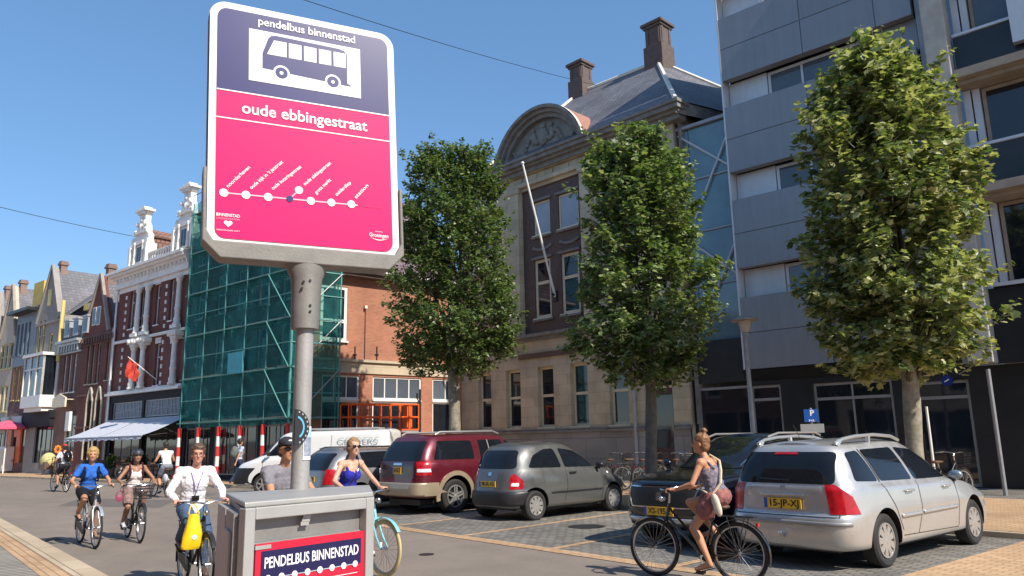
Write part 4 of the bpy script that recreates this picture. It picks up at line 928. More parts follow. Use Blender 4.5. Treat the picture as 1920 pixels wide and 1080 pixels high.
def leaf(vs, fs, p, d, nrm, s, shape, fold, rr):
    side = d.cross(nrm)
    if side.length < 1e-4: side = d.orthogonal()
    side.normalize(); nn = side.cross(d).normalized(); o = len(vs); k = len(shape)
    for (x, y) in shape: vs.append(p + side*(x*s) + d*(y*s) + nn*(abs(x)*s*fold - y*y*s*.18))
    for (x, y) in shape[1:-1]: vs.append(p - side*(x*s) + d*(y*s) + nn*(abs(x)*s*fold - y*y*s*.18))
    fs.append(tuple(o+i for i in range(k))); fs.append((o, *[o+k+i for i in range(k-2)][::1], o+k-1)[::-1])
def tree(x, y, ztop, zc, rmax, prof, nshoot, lsize, shape, lm, bm_, trunk_r, label, seed, top_shoots=8, lean=(0,0), name='street_tree', per=22, inner=.3):
    rr = random.Random(seed); t = empty(name, (x, y, .05), 0, label, 'tree', 'trees in a row along the parking bays')
    H = ztop-zc
    def rad(z, a):
        f = (z-zc)/H; k = max(0., min(.9999, f))*(len(prof)-1); i = int(k); q = prof[i]+(prof[i+1]-prof[i])*(k-i)
        return rmax*q*(1+.13*math.sin(a*3+seed+z*1.3)+.09*math.sin(a*5+z*2.7+seed*2)+.06*math.sin(a*9-z*4))
    tb = MB(); ax = lambda z: Vector((lean[0]*(z/ztop)+.05*math.sin(z*1.1+seed), lean[1]*(z/ztop)+.05*math.cos(z*.9+seed), z))
    pts = []; z = -.12
    while z < zc+H*.28: pts.append((z)); z += .28
    tb.path([ax(q) for q in pts], .1, 14, radii=[trunk_r*(1.35-.35*min(1,(q+.1)/.5))*(1-.18*q/(zc+H*.28))*(1+.05*math.sin(q*5+seed)) for q in pts])
    tb.build('trunk', bm_, t, smooth=True)
    lb = MB(); tips = []
    nl = 13
    for i in range(nl):
        a = i*2.4+rr.uniform(-.3,.3); z0 = zc-.25+rr.uniform(0, H*.28); zt = zc+H*(.25+.72*((i*.618) % 1)); r1 = rad(zt, a)*rr.uniform(.45,.8)
        p0 = ax(z0); p3 = Vector((math.cos(a)*r1, math.sin(a)*r1, zt)) + Vector((lean[0],lean[1],0))*(zt/ztop)
        p1 = p0+Vector((math.cos(a)*r1*.5, math.sin(a)*r1*.5, (zt-z0)*.25)); path = []
        for k in range(8):
            q = k/7; path.append((p0*(1-q)**2 + p1*2*q*(1-q) + p3*q*q) + Vector((rr.uniform(-.04,.04),)*3)*(k>0))
        lb.path(path, .05, 7, radii=[trunk_r*.36*(1-q/8.2)+.006 for q in range(8)])
        for k in range(5):
            b0 = path[rr.randint(2,6)]; aa = rr.uniform(0,6.28); e = b0+Vector((math.cos(aa)*.55,math.sin(aa)*.55,rr.uniform(.1,.6))); lb.path([b0,(b0+e)/2+Vector((0,0,.06)),e], .02, 5, radii=[.022,.015,.006])
    lb.build('branches', M['bark_inner'], t, smooth=True)
    vs, fs = [], []; tw = MB(); cl = []
    for i in range(95):                                              # clumps give the crown its lights and hollows
        a = rr.uniform(0, 2*math.pi); f = rr.random(); z = zc+H*(.02+.95*f); R_ = rad(z, a)*rr.choice((.92,.85,.8,.72,.4)); cl.append(Vector((math.cos(a)*R_, math.sin(a)*R_, z)))
    for i in range(nshoot+top_shoots):
        a = rr.uniform(0, 2*math.pi)
        if i < nshoot:
            z = zc+H*rr.random()**1.0*.97; R_ = rad(z, a); q = 1-(1-inner)*rr.random()**1.9; q = q if rr.random() < .84 else rr.uniform(.1,.7)
            c = Vector((math.cos(a)*R_*q, math.sin(a)*R_*q, z)); out = Vector((math.cos(a), math.sin(a), .45+.9*(z-zc)/H)).normalized()
            L_ = rr.uniform(.28,.55)
            if rr.random() < .5:
                k0 = rr.choice(cl); c = k0+Vector((rr.gauss(0,.26),rr.gauss(0,.26),rr.gauss(0,.22))); out = (Vector((k0.x,k0.y,0)).normalized()+Vector((0,0,.45+.8*(k0.z-zc)/H))).normalized()
        else:
            R_ = rad(zc+H*.8, a)*rr.uniform(.1,.95); c = Vector((math.cos(a)*R_, math.sin(a)*R_, zc+H*rr.uniform(.86,.98))); out = Vector((rr.uniform(-.2,.2),rr.uniform(-.2,.2),1)).normalized(); L_ = rr.uniform(.45,.85)
        c += Vector((lean[0],lean[1],0))*(c.z/ztop)
        out = (out+Vector((rr.gauss(0,.3),rr.gauss(0,.3),rr.gauss(0,.2)))).normalized()
        e = c+out*L_; tw.tube(c-out*.15, e, .009, .004, 4)
        n_ = per if i < nshoot else 16
        for k in range(n_):
            q = (k+rr.random())/n_; p = c.lerp(e, q)+Vector((rr.gauss(0,.075),rr.gauss(0,.075),rr.gauss(0,.06)))*(1.25-.7*q)
            d = (Vector((rr.gauss(0,1),rr.gauss(0,1),rr.gauss(-.25,.55)))+out*.5).normalized()
            nr = (Vector((rr.gauss(0,.42),rr.gauss(0,.42),1))+out*.55).normalized()
            leaf(vs, fs, p, d, nr, lsize*rr.uniform(.55,1.15)*(1-.25*(q>.85)), shape, rr.uniform(-.1,.35), rr)
    # loose outer leaves that break the outline
    for i in range(nshoot//2):
        a = rr.uniform(0, 6.283); z = zc+H*rr.random(); R_ = rad(z,a)*rr.uniform(.98,1.12); p = Vector((math.cos(a)*R_,math.sin(a)*R_,z))+Vector((lean[0],lean[1],0))*(z/ztop)
        leaf(vs, fs, p, Vector((rr.gauss(0,1),rr.gauss(0,1),rr.gauss(0,.5))).normalized(), Vector((rr.gauss(0,.4),rr.gauss(0,.4),1)).normalized(), lsize*.8, shape, .2, rr)
    me = bpy.data.meshes.new('crown'); me.from_pydata([tuple(v) for v in vs], [], fs); me.materials.append(lm)
    link('crown', me, t)
    tw.build('twigs', bm_, t, weld=False)
    return t
LM1 = leafmat('small_dark_lime_leaves', [(.042,.085,.024),(.080,.138,.040),(.145,.205,.070),(.25,.29,.12)])
LM2 = leafmat('broad_green_leaves', [(.055,.105,.034),(.110,.175,.058),(.21,.27,.105),(.36,.40,.20)])
LM3 = leafmat('broad_yellow_green_leaves', [(.060,.105,.034),(.150,.195,.066),(.33,.35,.145),(.54,.53,.31)])
tree(-21.45,15.0,11.8,3.7,2.02,[.42,.80,.98,1.0,.97,.94,.9,.86,.8,.66,.36],1750,.125,HEART,LM1,M['bark_pale'],.21,'dense dark green tree with small leaves, between the orange brick house and the timber bay', 11, 10, per=23)
tree(-12.8,15.0,9.3,2.95,1.56,[.35,.88,1.02,1.0,.92,.86,.80,.78,.72,.6,.34],1150,.15,LOBED,LM2,M['bark_dark'],.155,'middle tree with broad leaves in front of the stone building door and the glass link', 23, 16, per=20)
tree(-6.42,15.0,9.2,2.6,1.36,[.38,.88,1.02,.98,.95,.95,.90,.78,.62,.5,.28],1250,.160,LOBED,LM3,M['bark_pale'],.165,'tall yellow green tree standing right behind the silver estate car', 42, 26, per=20)

lp = empty('street_lamp', (-9.85,15.0,.05), 0, 'grey street lamp with a round flat hood in front of the grey office', 'street lamp')
MB().lathe([(0,.09),(.9,.085),(.92,.06),(3.75,.045),(3.76,.07),(3.82,.07)], (0,0,0), 'z', 14).build('pole', M['galv'], lp, smooth=True)
hd = MB().lathe([(3.82,.05),(3.90,.11),(4.02,.14),(4.10,.15)], (0,0,0), 'z', 20).build('lamp_glass', mat('frosted_lamp_glass', (.50,.44,.34), .3, var=.1), lp, smooth=True)
MB().lathe([(4.105,0),(4.105,.30),(4.13,.31),(4.20,.15),(4.24,.0)], (0,0,0), 'z', 26).build('lamp_hood', M['grey_metal'], lp, smooth=True)

def wire(a, b, sag, label, r=.012):
    a, b = Vector(a), Vector(b); n = 24; pts = [a.lerp(b, i/n)-Vector((0,0,sag*4*(i/n)*(1-i/n))) for i in range(n+1)]
    o = MB().path(pts, r, 5).build('overhead_wire', M['dark_metal']); tag(o, label, 'wire', 'wires hung across the street')
def pt(px, py, Y): d = ray(px, py); t = Y/d.y; return Vector((d.x*t, Y, CAM_H+d.z*t))
def at_dist(px, py, D): d = ray(px, py); return Vector((0,0,CAM_H))+d*D
wire(at_dist(480,-30,14), at_dist(1120,160,27), .12, 'thin wire crossing the sky above the round gable and chimney', .008)
wire(at_dist(-150,350,36), at_dist(262,445,46), .12, 'thin wire crossing the sky at the far left towards the ornate gable', .016)
# ---------------------------------------------------------------- bus stop sign on a leaning pole, metal box at its foot
_pr = ray(565,740); _k = 4.05/math.hypot(_pr.x,_pr.y); SX, SY = _pr.x*_k, _pr.y*_k
SGA = R(75)
def sg(px, py): return on_plane(px, py, (SX,SY), SGA)
sign = empty('bus_stop_sign', (SX,SY,.06), SGA, 'big dark blue and pink bus stop sign with white rim on a leaning grey pole', 'bus stop sign')
M['sign_blue'] = mat('sign_dark_blue', (.030,.030,.135), .35, var=.08, scale=2, spec=.45)
M['sign_pink'] = mat('sign_pink', (.74,.002,.125), .45, var=.06, scale=2, spec=.3)
M['sign_white'] = mat('sign_white', (.82,.81,.80), .35, var=.03)
M['cast_grey'] = mat('weathered_cast_aluminium', (.20,.19,.175), .6, metal=.25, var=.20, scale=7, bump=.08, bscale=70)
M['cast_light'] = mat('galvanised_tube', (.33,.32,.31), .55, metal=.25, var=.12, scale=6, bump=.12, bscale=60)
Zb = .06
bl, br_, tl, tr_ = sg(385,462), sg(745,491), sg(386,6), sg(738,70)
cx = (bl[0]+br_[0])/2; z0 = (bl[1]+br_[1])/2-Zb; z1 = (tl[1]+tr_[1])/2-Zb; wS = ((br_[0]-bl[0])+(tr_[0]-tl[0]))/2*.978; z1 -= .012; cxt = (tl[0]+tr_[0])/2
LEAN = (cxt-cx)/(z1-z0)
head = empty('sign_head', (0,0,0)); head.parent = sign
def lean_pt(u, z): return (cx+u+LEAN*(z-z0), z)
def rrect(w, h, r, n=8, sq=None):
    p = []
    for (sx, sz, a0) in ((1,1,0),(-1,1,90),(-1,-1,180),(1,-1,270)):
        for i in range(n+1): a = R(a0+90*i/n); p.append((sx*(w/2-r)+r*math.cos(a), sz*(h/2-r)+r*math.sin(a)))
    return p
hS = z1-z0; zm = (z0+z1)/2
def panel(name, poly, y0, y1, m, par):
    mb = MB(); P = [lean_pt(a, zm+b) for a,b in poly]; mb.prism(P[::-1], y0, y1, 'y'); return mb.build(name, m, par)
for c_ in (head,): bpy.data.objects.remove(c_)
rim = panel('sign_rim', rrect(wS, hS, .085), -.055, .055, M['sign_white'], sign)
pan_w, pan_h = wS-.075, hS-.075
panel('rim_lip', rrect(wS+.012, hS+.012, .09), -.040, .040, M['cast_grey'], sign)
# printed face: pink field with a dark blue top
zdl = zm + (sg(400,178)[1]+sg(728,222)[1])/2-Zb-zm; zdl2 = (sg(399,228)[1]+sg(728,271)[1])/2-Zb
rr_poly = rrect(pan_w, pan_h, .05)
pinkp = [(a, min(b, zdl-zm-.0)) for a,b in rr_poly]; bluep = [(a, max(b, zdl-zm)) for a,b in rr_poly]
face = panel('pink_panel', [p for i,p in enumerate(pinkp) if i == 0 or (abs(p[0]-pinkp[i-1][0])+abs(p[1]-pinkp[i-1][1])) > 1e-6], -.060, -.050, M['sign_pink'], sign)
panel('blue_panel', [p for i,p in enumerate(bluep) if i == 0 or (abs(p[0]-bluep[i-1][0])+abs(p[1]-bluep[i-1][1])) > 1e-6], -.0605, -.051, M['sign_blue'], sign)
def SP3(u, z, y): a, b = lean_pt(u, z); return (a, y, b)
def mark(name, polys, y, m, par=face):
    """flat printed shapes; polys are lists of (u, z) on the sign"""
    mb = MB()
    for p in polys: mb.add([SP3(a,b,y) for a,b in p], [tuple(range(len(p)))])
    me = bpy.data.meshes.new('m'); me.from_pydata(mb.v, [], mb.f); me.materials.append(m)
    return link(name, me, par)
def loc_uz(px, py): u, z = sg(px, py); z -= Zb; return (u-cx-LEAN*(z-z0), z)
def circ(c, r, n=20): return [(c[0]+r*math.cos(2*math.pi*i/n), c[1]+r*math.sin(2*math.pi*i/n)) for i in range(n)]
def bar(a, b, w): 
    d = Vector((b[0]-a[0], b[1]-a[1])).normalized(); n = Vector((-d.y, d.x))*(w/2)
    return [(a[0]+n.x,a[1]+n.y),(b[0]+n.x,b[1]+n.y),(b[0]-n.x,b[1]-n.y),(a[0]-n.x,a[1]-n.y)]
hw = pan_w/2
mark('white_line', [bar((-hw,zdl),(hw,zdl),.007), bar((-hw,zdl2),(hw,zdl2),.006)], -.0625, M['sign_white'])
# bus pictogram, drawn from the photograph
bx = [loc_uz(px,py) for px,py in ((465,65),(671,101),(671,192),(464,160))]
bu0 = (bx[0][0]+bx[3][0])/2; bu1 = (bx[1][0]+bx[2][0])/2; bz0 = (bx[2][1]+bx[3][1])/2; bz1 = (bx[0][1]+bx[1][1])/2; BW, BH = bu1-bu0, bz1-bz0
def bp(x, y): return (bu0+BW*x, bz0+BH*y)
mark('bus_panel', [[bp(0,0),bp(1,0),bp(1,1),bp(0,1)]], -.0628, M['sign_white'])
bodyb = [(.115,.27),(.87,.20),(.905,.20),(.905,.235),(.875,.25),(.875,.84),(.85,.90),(.80,.93),(.23,.95),(.19,.93),(.165,.87),(.115,.56)]
mark('bus_body', [[bp(a,b) for a,b in bodyb]], -.0634, M['sign_blue'])
wins = [[(.155,.56),(.325,.56),(.325,.85),(.215,.85)]]+[[(.345+.135*i,.56),(.345+.135*i+.112,.56),(.345+.135*i+.112,.85),(.345+.135*i,.85)] for i in range(4)]
mark('bus_windows', [[bp(a,b) for a,b in w] for w in wins], -.0640, M['sign_white'])
rw = .055*BW
for xw in (.28,.74):
    c = bp(xw,.235)
    mark('wheel_gap', [circ(c, rw*1.32)], -.0646, M['sign_white']); mark('wheel', [circ(c, rw)], -.0650, M['sign_blue']); mark('wheel_hub', [circ(c, rw*.30)], -.0654, M['sign_white'])
def sign_text(name, txt, px0, py0, px1, py1, size, m, bold=.0, rot=None):
    a = loc_uz(px0,py0); b = loc_uz(px1,py1); w = math.hypot(b[0]-a[0], b[1]-a[1]); o = ((a[0]+b[0])/2, (a[1]+b[1])/2)
    an = math.atan2(b[1]-a[1], b[0]-a[0]) if rot is None else rot
    return text_obj(name, txt, size, SP3(o[0],o[1],-.0636), (1,0,0), (LEAN,0,1), m, face, bold, w, 'CENTER', an)
def ctext(name, txt, px0, py0, px1, py1, size, bold):
    a = loc_uz(px0,py0); b = loc_uz(px1,py1); o = ((a[0]+b[0])/2, (a[1]+b[1])/2)
    return text_obj(name, txt, size, SP3(o[0],o[1],-.0636), (1,0,0), (LEAN,0,1), M['sign_white'], face, bold, abs(b[0]-a[0]))
vs_, _f2 = text_mesh('pendelbus binnenstad', .06)
ctext('lettering', 'pendelbus binnenstad', 482,54,661,82, .064, .0009)
ctext('lettering', 'oude ebbingestraat', 451,216,683,241, .088, .0014)
stops = [(418,368),(459,372),(500,376),(540,379),(579,383),(617,386),(654,389)]
P_ = [loc_uz(*s_) for s_ in stops]; zc_ = sum(p[1] for p in P_)/len(P_)
P_ = [(p[0], p[1]) for p in P_]; side_stop = loc_uz(557,363)
mark('route_line', [bar(P_[0], (P_[-1][0]+.035,P_[-1][1]-.002), .007), bar(P_[3], side_stop, .007)], -.0627, mat('pale_pink_line', (.85,.45,.55), .4, var=0))
for i, p in enumerate(P_): mark('stop_dot', [circ(p, .0215 if i != 3 else .018)], -.0633-.0001*i, M['sign_white'] if i != 3 else M['sign_blue'])
mark('stop_dot', [circ(side_stop, .021)], -.0632, M['sign_white'])
for txt, a, b in (('noorderhaven',(424,357),(465,320)),("oude kijk in 't jatstraat",(467,360),(526,310)),('oude boteringestraat',(507,361),(560,319)),('oude ebbingestraat',(566,353),(615,312)),('grote markt',(587,369),(615,343)),('zuiderdiep',(625,372),(652,348)),('station',(661,377),(684,353))):
    sign_text('stop_name', txt, *a, *b, .026, M['sign_white'], .0004)
text_obj('small_print', 'richting centraal station', .011, SP3(P_[-1][0]+.105,P_[-1][1]-.003,-.0636), (1,0,0), (LEAN,0,1), M['sign_blue'], face, 0, .13)
q = loc_uz(426,410); text_obj('small_print', 'BINNENSTAD', .022, SP3(q[0],q[1],-.0636), (1,0,0),(LEAN,0,1), M['sign_white'], face, .0004, .112)
text_obj('small_print', 'ONDERNEMERS', .014, SP3(q[0],q[1]-.019,-.0636), (1,0,0),(LEAN,0,1), mat('faint_pink_print', (.82,.28,.40), .4, var=0), face, 0, .112)
q2 = loc_uz(426,438); text_obj('small_print', 'GRONINGEN CITY', .010, SP3(q2[0],q2[1],-.0636), (1,0,0),(LEAN,0,1), M['sign_white'], face, 0, .112)
h = loc_uz(426,425); hp = []
for i in range(24):
    t = 2*math.pi*i/24; hp.append((h[0]+.0013*16*math.sin(t)**3, h[1]+.0012*(13*math.cos(t)-5*math.cos(2*t)-2*math.cos(3*t)-math.cos(4*t))))
mark('heart_logo', [hp], -.0635, M['sign_white'])
q = loc_uz(705,447); text_obj('logo_lettering', 'Groningen', .030, SP3(q[0],q[1],-.0636), (1,0,0),(LEAN,0,1), M['sign_white'], face, .0004, .105, rot=-.02)
text_obj('logo_lettering', 'Gemeente', .010, SP3(q[0],q[1]+.022,-.0636), (1,0,0),(LEAN,0,1), M['sign_white'], face, 0, .04)
mark('logo_swoosh', [[(q[0]-.05+.1*i/8, q[1]-.012-.016*math.sin(math.pi*i/8)) for i in range(9)]+[(q[0]+.05-.1*i/8, q[1]-.012-.011*math.sin(math.pi*i/8)) for i in range(9)]], -.0635, M['sign_white'])
# cradle that carries the panel: two side arms and a bottom beam with cut corners
hh = hS/2; wo = wS/2+.022; th = .062
cr_out = [(-wo,-hh+.40),(-wo,-hh+.02),(-wo+.085,-hh-.066),(wo-.085,-hh-.066),(wo,-hh+.02),(wo,-hh+.40)]
cr_in = [(wS/2+.004,-hh+.40),(wS/2+.004,-hh+.08),(wS/2-.03,-hh+.022),(-wS/2+.03,-hh+.022),(-wS/2-.004,-hh+.08),(-wS/2-.004,-hh+.40)]
mb = MB(); nq = 6
O_ = [lean_pt(a,zm+b) for a,b in cr_out]; I_ = [lean_pt(a,zm+b) for a,b in cr_in[::-1]]
for i in range(nq-1):
    p = [O_[i],O_[i+1],I_[i+1],I_[i]]; vs = [(a,-.072,b) for a,b in p]+[(a,.072,b) for a,b in p]
    mb.add(vs, [(0,1,2,3),(7,6,5,4),(0,4,5,1),(2,6,7,3)]+([(3,7,4,0)] if i == 0 else [])+([(1,5,6,2)] if i == nq-2 else []))
cr = mb.build('cradle', M['cast_grey'], sign, bevel=.006)
# flared sleeve and pole
pb_, slvB, slvT = sg(565,912), sg(568,619), sg(574,495)
zb_s = slvB[1]-Zb; pcx = lambda z: cx+LEAN*(z-z0)*1.0 + 0.0
ub = (sg(548,800)[0]+sg(583,800)[0])/2; uz = sg(565,800)[1]-Zb
us = (sg(547,600)[0]+sg(597,600)[0])/2
def pole_u(z): return ub+(us-ub)*(z-uz)/((sg(570,600)[1]-Zb)-uz)
rp = (sg(583,800)[0]-sg(548,800)[0])/2*.98; rs = (sg(600,600)[0]-sg(546,600)[0])/2*.97
zt_ = z0-.055
mb = MB(); mb.path([(pole_u(z),0,z) for z in (-.1,.5,1.2,1.8,zb_s+.05)], rp, 28); mb.build('pole', M['cast_light'], sign, smooth=True)
mb = MB(); zz = [zb_s, zb_s+.004, zb_s+.03, zt_-.16, zt_-.08, zt_-.03, zt_+.005]; rd = [rp*1.02, rs*1.0, rs*1.02, rs*1.06, rs*1.15, rs*1.45, rs*1.9]
rings = []; n = 28
for z, r_ in zip(zz, rd):
    f_ = max(0,(r_-rs*1.1)); rings.append([(pole_u(z)+(r_)*math.cos(2*math.pi*k/n), (min(r_,.072))*math.sin(2*math.pi*k/n), z) for k in range(n)])
mb.add([v for rg in rings for v in rg], [(i*n+k,i*n+(k+1)%n,(i+1)*n+(k+1)%n,(i+1)*n+k) for i in range(len(zz)-1) for k in range(n)]); mb.build('sleeve', M['cast_grey'], sign, smooth=True)
for (px_,py_) in ((565,533),(562,545),(577,531),(577,577),(577,588)):
    u,z = sg(px_,py_); MB().tube((u,-rs-.006,z-Zb),(u,-rs+.02,z-Zb),.007,n=8).build('bolt', M['dark_metal'], sign)
# round sticker and paper pasted on the pole
def wrap(name, z0w, z1w, a0, a1, m, par, shape=None, off=.0025, n=14):
    mb = MB(); 
    for i in range(n):
        for j in range(12):
            quad = []
            for (p, q) in ((i,j),(i+1,j),(i+1,j+1),(i,j+1)):
                s_ = p/n; t_ = q/12
                if shape == 'disc':
                    an = 2*math.pi*s_; rd_ = t_; sx_, sy_ = .5+.5*rd_*math.cos(an), .5+.5*rd_*math.sin(an)
                else: sx_, sy_ = s_, t_
                th_ = a0+(a1-a0)*sx_; z = z0w+(z1w-z0w)*sy_; quad.append((pole_u(z)+(rp+off)*math.sin(th_), -(rp+off)*math.cos(th_), z))
            mb.quad(*quad)
    return mb.build(name, m, par, smooth=True)
st = empty('round_sign', (SX,SY,.06), SGA, 'black round disc with pale blue ring clamped edge-on to the grey pole', 'round sign')
zc_d = sg(560,802)[1]-Zb; mb = MB(); ud = pole_u(zc_d)-rp-.0
zr_ = (sg(548,770)[1]-sg(548,838)[1])/2
disc = MB(); c0 = Vector((pole_u(zc_d)-.045, -rp-.03, zc_d)); ax_ = Vector((.25,-1,0)).normalized(); sidev = Vector((1,.25,0)).normalized()
def disc_ring(mb, r0, r1, off, a0=-math.pi/2, a1=math.pi/2, n=28):
    for i in range(n):
        t0 = a0+(a1-a0)*i/n; t1 = a0+(a1-a0)*(i+1)/n
        q = [c0+ax_*off+sidev*(r*math.cos(t))*.85+Vector((0,0,1))*(r*math.sin(t)) for r,t in ((r0,t0),(r1,t0),(r1,t1),(r0,t1))]
        mb.quad(*q)
disc.mi = 0; disc_ring(disc, 0.0001, zr_, 0); disc_ring(disc, 0.0001, zr_, -.008)
n=28
for i in range(n):
    t0=-math.pi/2+math.pi*i/n; t1=-math.pi/2+math.pi*(i+1)/n
    q=[c0+ax_*o_+sidev*(zr_*math.cos(t))*.85+Vector((0,0,1))*(zr_*math.sin(t)) for o_,t in ((0,t0),(-.008,t0),(-.008,t1),(0,t1))]; disc.quad(*q)
disc.build('disc', M['black'], st, weld=True)
rg = MB(); disc_ring(rg, zr_*.55, zr_*.66, .002, -1.0, 1.25); rg.build('ring', mat('pale_blue_print', (.10,.40,.62), .4, var=.1), st)
rg = MB()
for k in range(9):
    a_ = -1.2+k*.3; disc_ring(rg, zr_*.84, zr_*.93, .002, a_, a_+.12, 2)
rg.build('rim_lettering', mat('grey_print', (.35,.35,.35), .5, var=.1), st)
za, zb2 = sg(570,862)[1]-Zb, sg(570,800)[1]-Zb
ps = empty('poster', (SX,SY,.06), SGA, 'small paper with a blue photograph pasted on the grey pole', 'poster')
wrap('paper', za, zb2, .05, 1.15, M['sign_white'], ps, off=.004); wrap('picture', za+.018, za+.11, .12, 1.08, mat('faded_city_picture', (.10,.16,.26), .5, var=.6, scale=40, var2=(.45,.45,.48)), ps, off=.0055); wrap('picture', za+.112, zb2-.01, .12, 1.08, mat('pale_blue_picture', (.38,.55,.72), .5, var=.1), ps, off=.0055)

# the metal box
ZT = 1.38
bA, bB, bC, bD = [G(px,py,ZT) for px,py in ((459,942),(700,922),(693,909),(423,924))]
ang_b = math.atan2(bB.y-bA.y, bB.x-bA.x); wB = (bB-bA).length
bxr = empty('metal_advertising_box', (bA.x,bA.y,.062), ang_b, 'grey metal box with a red bus poster at the foot of the sign pole', 'metal box')
Minv = (Matrix.Translation((bA.x,bA.y,0)) @ Matrix.Rotation(ang_b,4,'Z')).inverted(); lD = Minv @ Vector((bD.x,bD.y,0)); lC = Minv @ Vector((bC.x,bC.y,0))
dB = max(lD.y, .5); zt = ZT-.062; dS = Vector((lD.x, lD.y)).length; aS = math.atan2(lD.y, lD.x)
M['box_grey'] = mat('dull_grey_aluminium', (.26,.25,.235), .5, metal=.35, var=.14, scale=4, bump=.1, bscale=50)
M['box_light'] = mat('light_grey_aluminium', (.40,.39,.37), .5, metal=.3, var=.1, scale=4)
fr = .045
mb = MB(); mb.prism([(.012,.04),(wB-.012,.04),(lC.x-.02,lC.y-.012),(lD.x+.015,lD.y-.012)], 0, zt-.024, 'z'); mb.build('body', M['box_grey'], bxr)
mb = MB(); mb.prism([(0,-.0),(wB,0),(lC.x+.0,lC.y),(lD.x,lD.y)], zt-.022, zt, 'z'); mb.build('top_plate', M['box_light'], bxr, bevel=.006)
mb = MB(); mb.box(0,fr,-.01,.038,0,zt-.023); mb.box(wB-fr,wB,-.01,.038,0,zt-.023); mb.box(fr+.001,wB-fr-.001,-.01,.038,zt-.070,zt-.023); mb.build('front_frame', M['box_light'], bxr, bevel=.004)
mb = MB(); mb.box(fr+.012,wB-fr-.012,.015,.039,.02,zt-.16); mb.build('front_panel', M['box_grey'], bxr, bevel=.003)
mb = MB(); mb.box(fr+.01,fr+.08,.000,.014,zt-.185,zt-.170); mb.build('label_strip', M['box_light'], bxr)
for (a,b) in ((-.02,.0),):
    def onside(x0,x1,y0,y1,z0,z1):                                   # boxes laid along the slanting left side
        ex, ey = Vector((math.cos(aS),math.sin(aS),0)), Vector((-math.sin(aS),math.cos(aS),0)); q = MB()
        vs = [ex*x+ey*y+Vector((0,0,z)) for z in (z0,z1) for y in (y0,y1) for x in (x0,x1)]; return q.add(vs, [(0,2,3,1),(4,5,7,6),(0,1,5,4),(2,6,7,3),(0,4,6,2),(1,3,7,5)])
    onside(.07,dS*.50,-.005,.030,0,zt-.047).build('side_frame', M['box_grey'], bxr); onside(dS*.54,dS,-.005,.030,0,zt-.047).build('side_frame', M['box_light'], bxr)
    onside(.12,dS*.46,.031,.040,.52,zt-.12).build('side_panel', M['box_light'], bxr)
# poster: red with a dark blue route strip
M['poster_red'] = mat('poster_red', (.62,.018,.045), .5, var=.08, scale=3, spec=.25)
def fb(px,py): return on_plane(px,py,(bA.x,bA.y),ang_b,.012)
pz1 = (fb(478,1020)[1]+fb(678,996)[1])/2-.062; pu0 = fb(477,1040)[0]; pu1 = fb(680,1030)[0]
mb = MB(); mb.box(pu0,pu1,.004,.0145,pz1-.62,pz1); po = mb.build('poster', M['poster_red'], bxr)
bz1 = (fb(488,1034)[1]+fb(673,1008)[1])/2-.062; bz0 = (fb(488,1078)[1]+fb(673,1052)[1])/2-.062; bu0_, bu1_ = fb(487,1050)[0], fb(674,1030)[0]
MB().box(bu0_,bu1_,.0015,.0039,bz0-.012,bz1).build('route_strip', mat('poster_dark_blue', (.020,.018,.070), .5, var=.1, spec=.2), po)
tz = (fb(578,1031)[1])-.062
text_obj('lettering', 'PENDELBUS BINNENSTAD', .058, ((bu0_+bu1_)/2,.0008,bz1-.048), (1,0,0), (0,0,1), M['sign_white'], po, .0010, (bu1_-bu0_)*.94)
lz = bz1-.105
MB().box(bu0_+.03,bu1_-.03,.0004,.0012,lz-.0015,lz+.0015).build('route_line', mat('grey_line', (.5,.5,.6), .4, var=0), po)
for k in range(8):
    c = bu0_+.032+(bu1_-bu0_-.064)*k/7; mb = MB(); mb.tube((c,.0002,lz),(c,-.0006,lz),.0135,n=16); mb.build('stop_dot', M['sign_white'], po)
MB().box(bu0_+.02,bu1_-.02,.0004,.0012,lz-.038,lz-.0355).build('rule', M['sign_white'], po)
mb = MB(); u,z = fb(572,985); z -= .062
for k in range(4): mb.box(u-.02+.006*k,u+.02+.004*k,.0135,.0149,z+.013*k,z+.0155+.013*k)
mb.build('scratch', M['box_light'], bxr)
# ---------------------------------------------------------------- vehicles
def paint(name, col, metal=.5, rough=.32, coat=.8, var=.04):
    m = mat(name, col, rough=rough, metal=metal, var=var, scale=1.5, coat=coat)
    n = m.node_tree; b = n.nodes['Principled BSDF']; tc = n.nodes['Texture Coordinate']
    # road dust: rougher, duller towards the sills
    sx = n.nodes.new('ShaderNodeSeparateXYZ'); n.links.new(tc.outputs['Object'], sx.inputs[0])
    no = n.nodes.new('ShaderNodeTexNoise'); no.inputs['Scale'].default_value = 5; no.inputs['Detail'].default_value = 6; n.links.new(tc.outputs['Object'], no.inputs['Vector'])
    mr = n.nodes.new('ShaderNodeMapRange'); mr.inputs['From Min'].default_value=.25; mr.inputs['From Max'].default_value=.75; mr.inputs['To Min'].default_value=rough*.75; mr.inputs['To Max'].default_value=rough*1.5
    n.links.new(no.outputs['Fac'], mr.inputs['Value']); n.links.new(mr.outputs[0], b.inputs['Roughness']); return m
def interp(pl, x):
    if x <= pl[0][0]: return pl[0][1]
    for (a,b),(c,d) in zip(pl, pl[1:]):
        if x <= c: t = (x-a)/(c-a); return b+(d-b)*t
    return pl[-1][1]
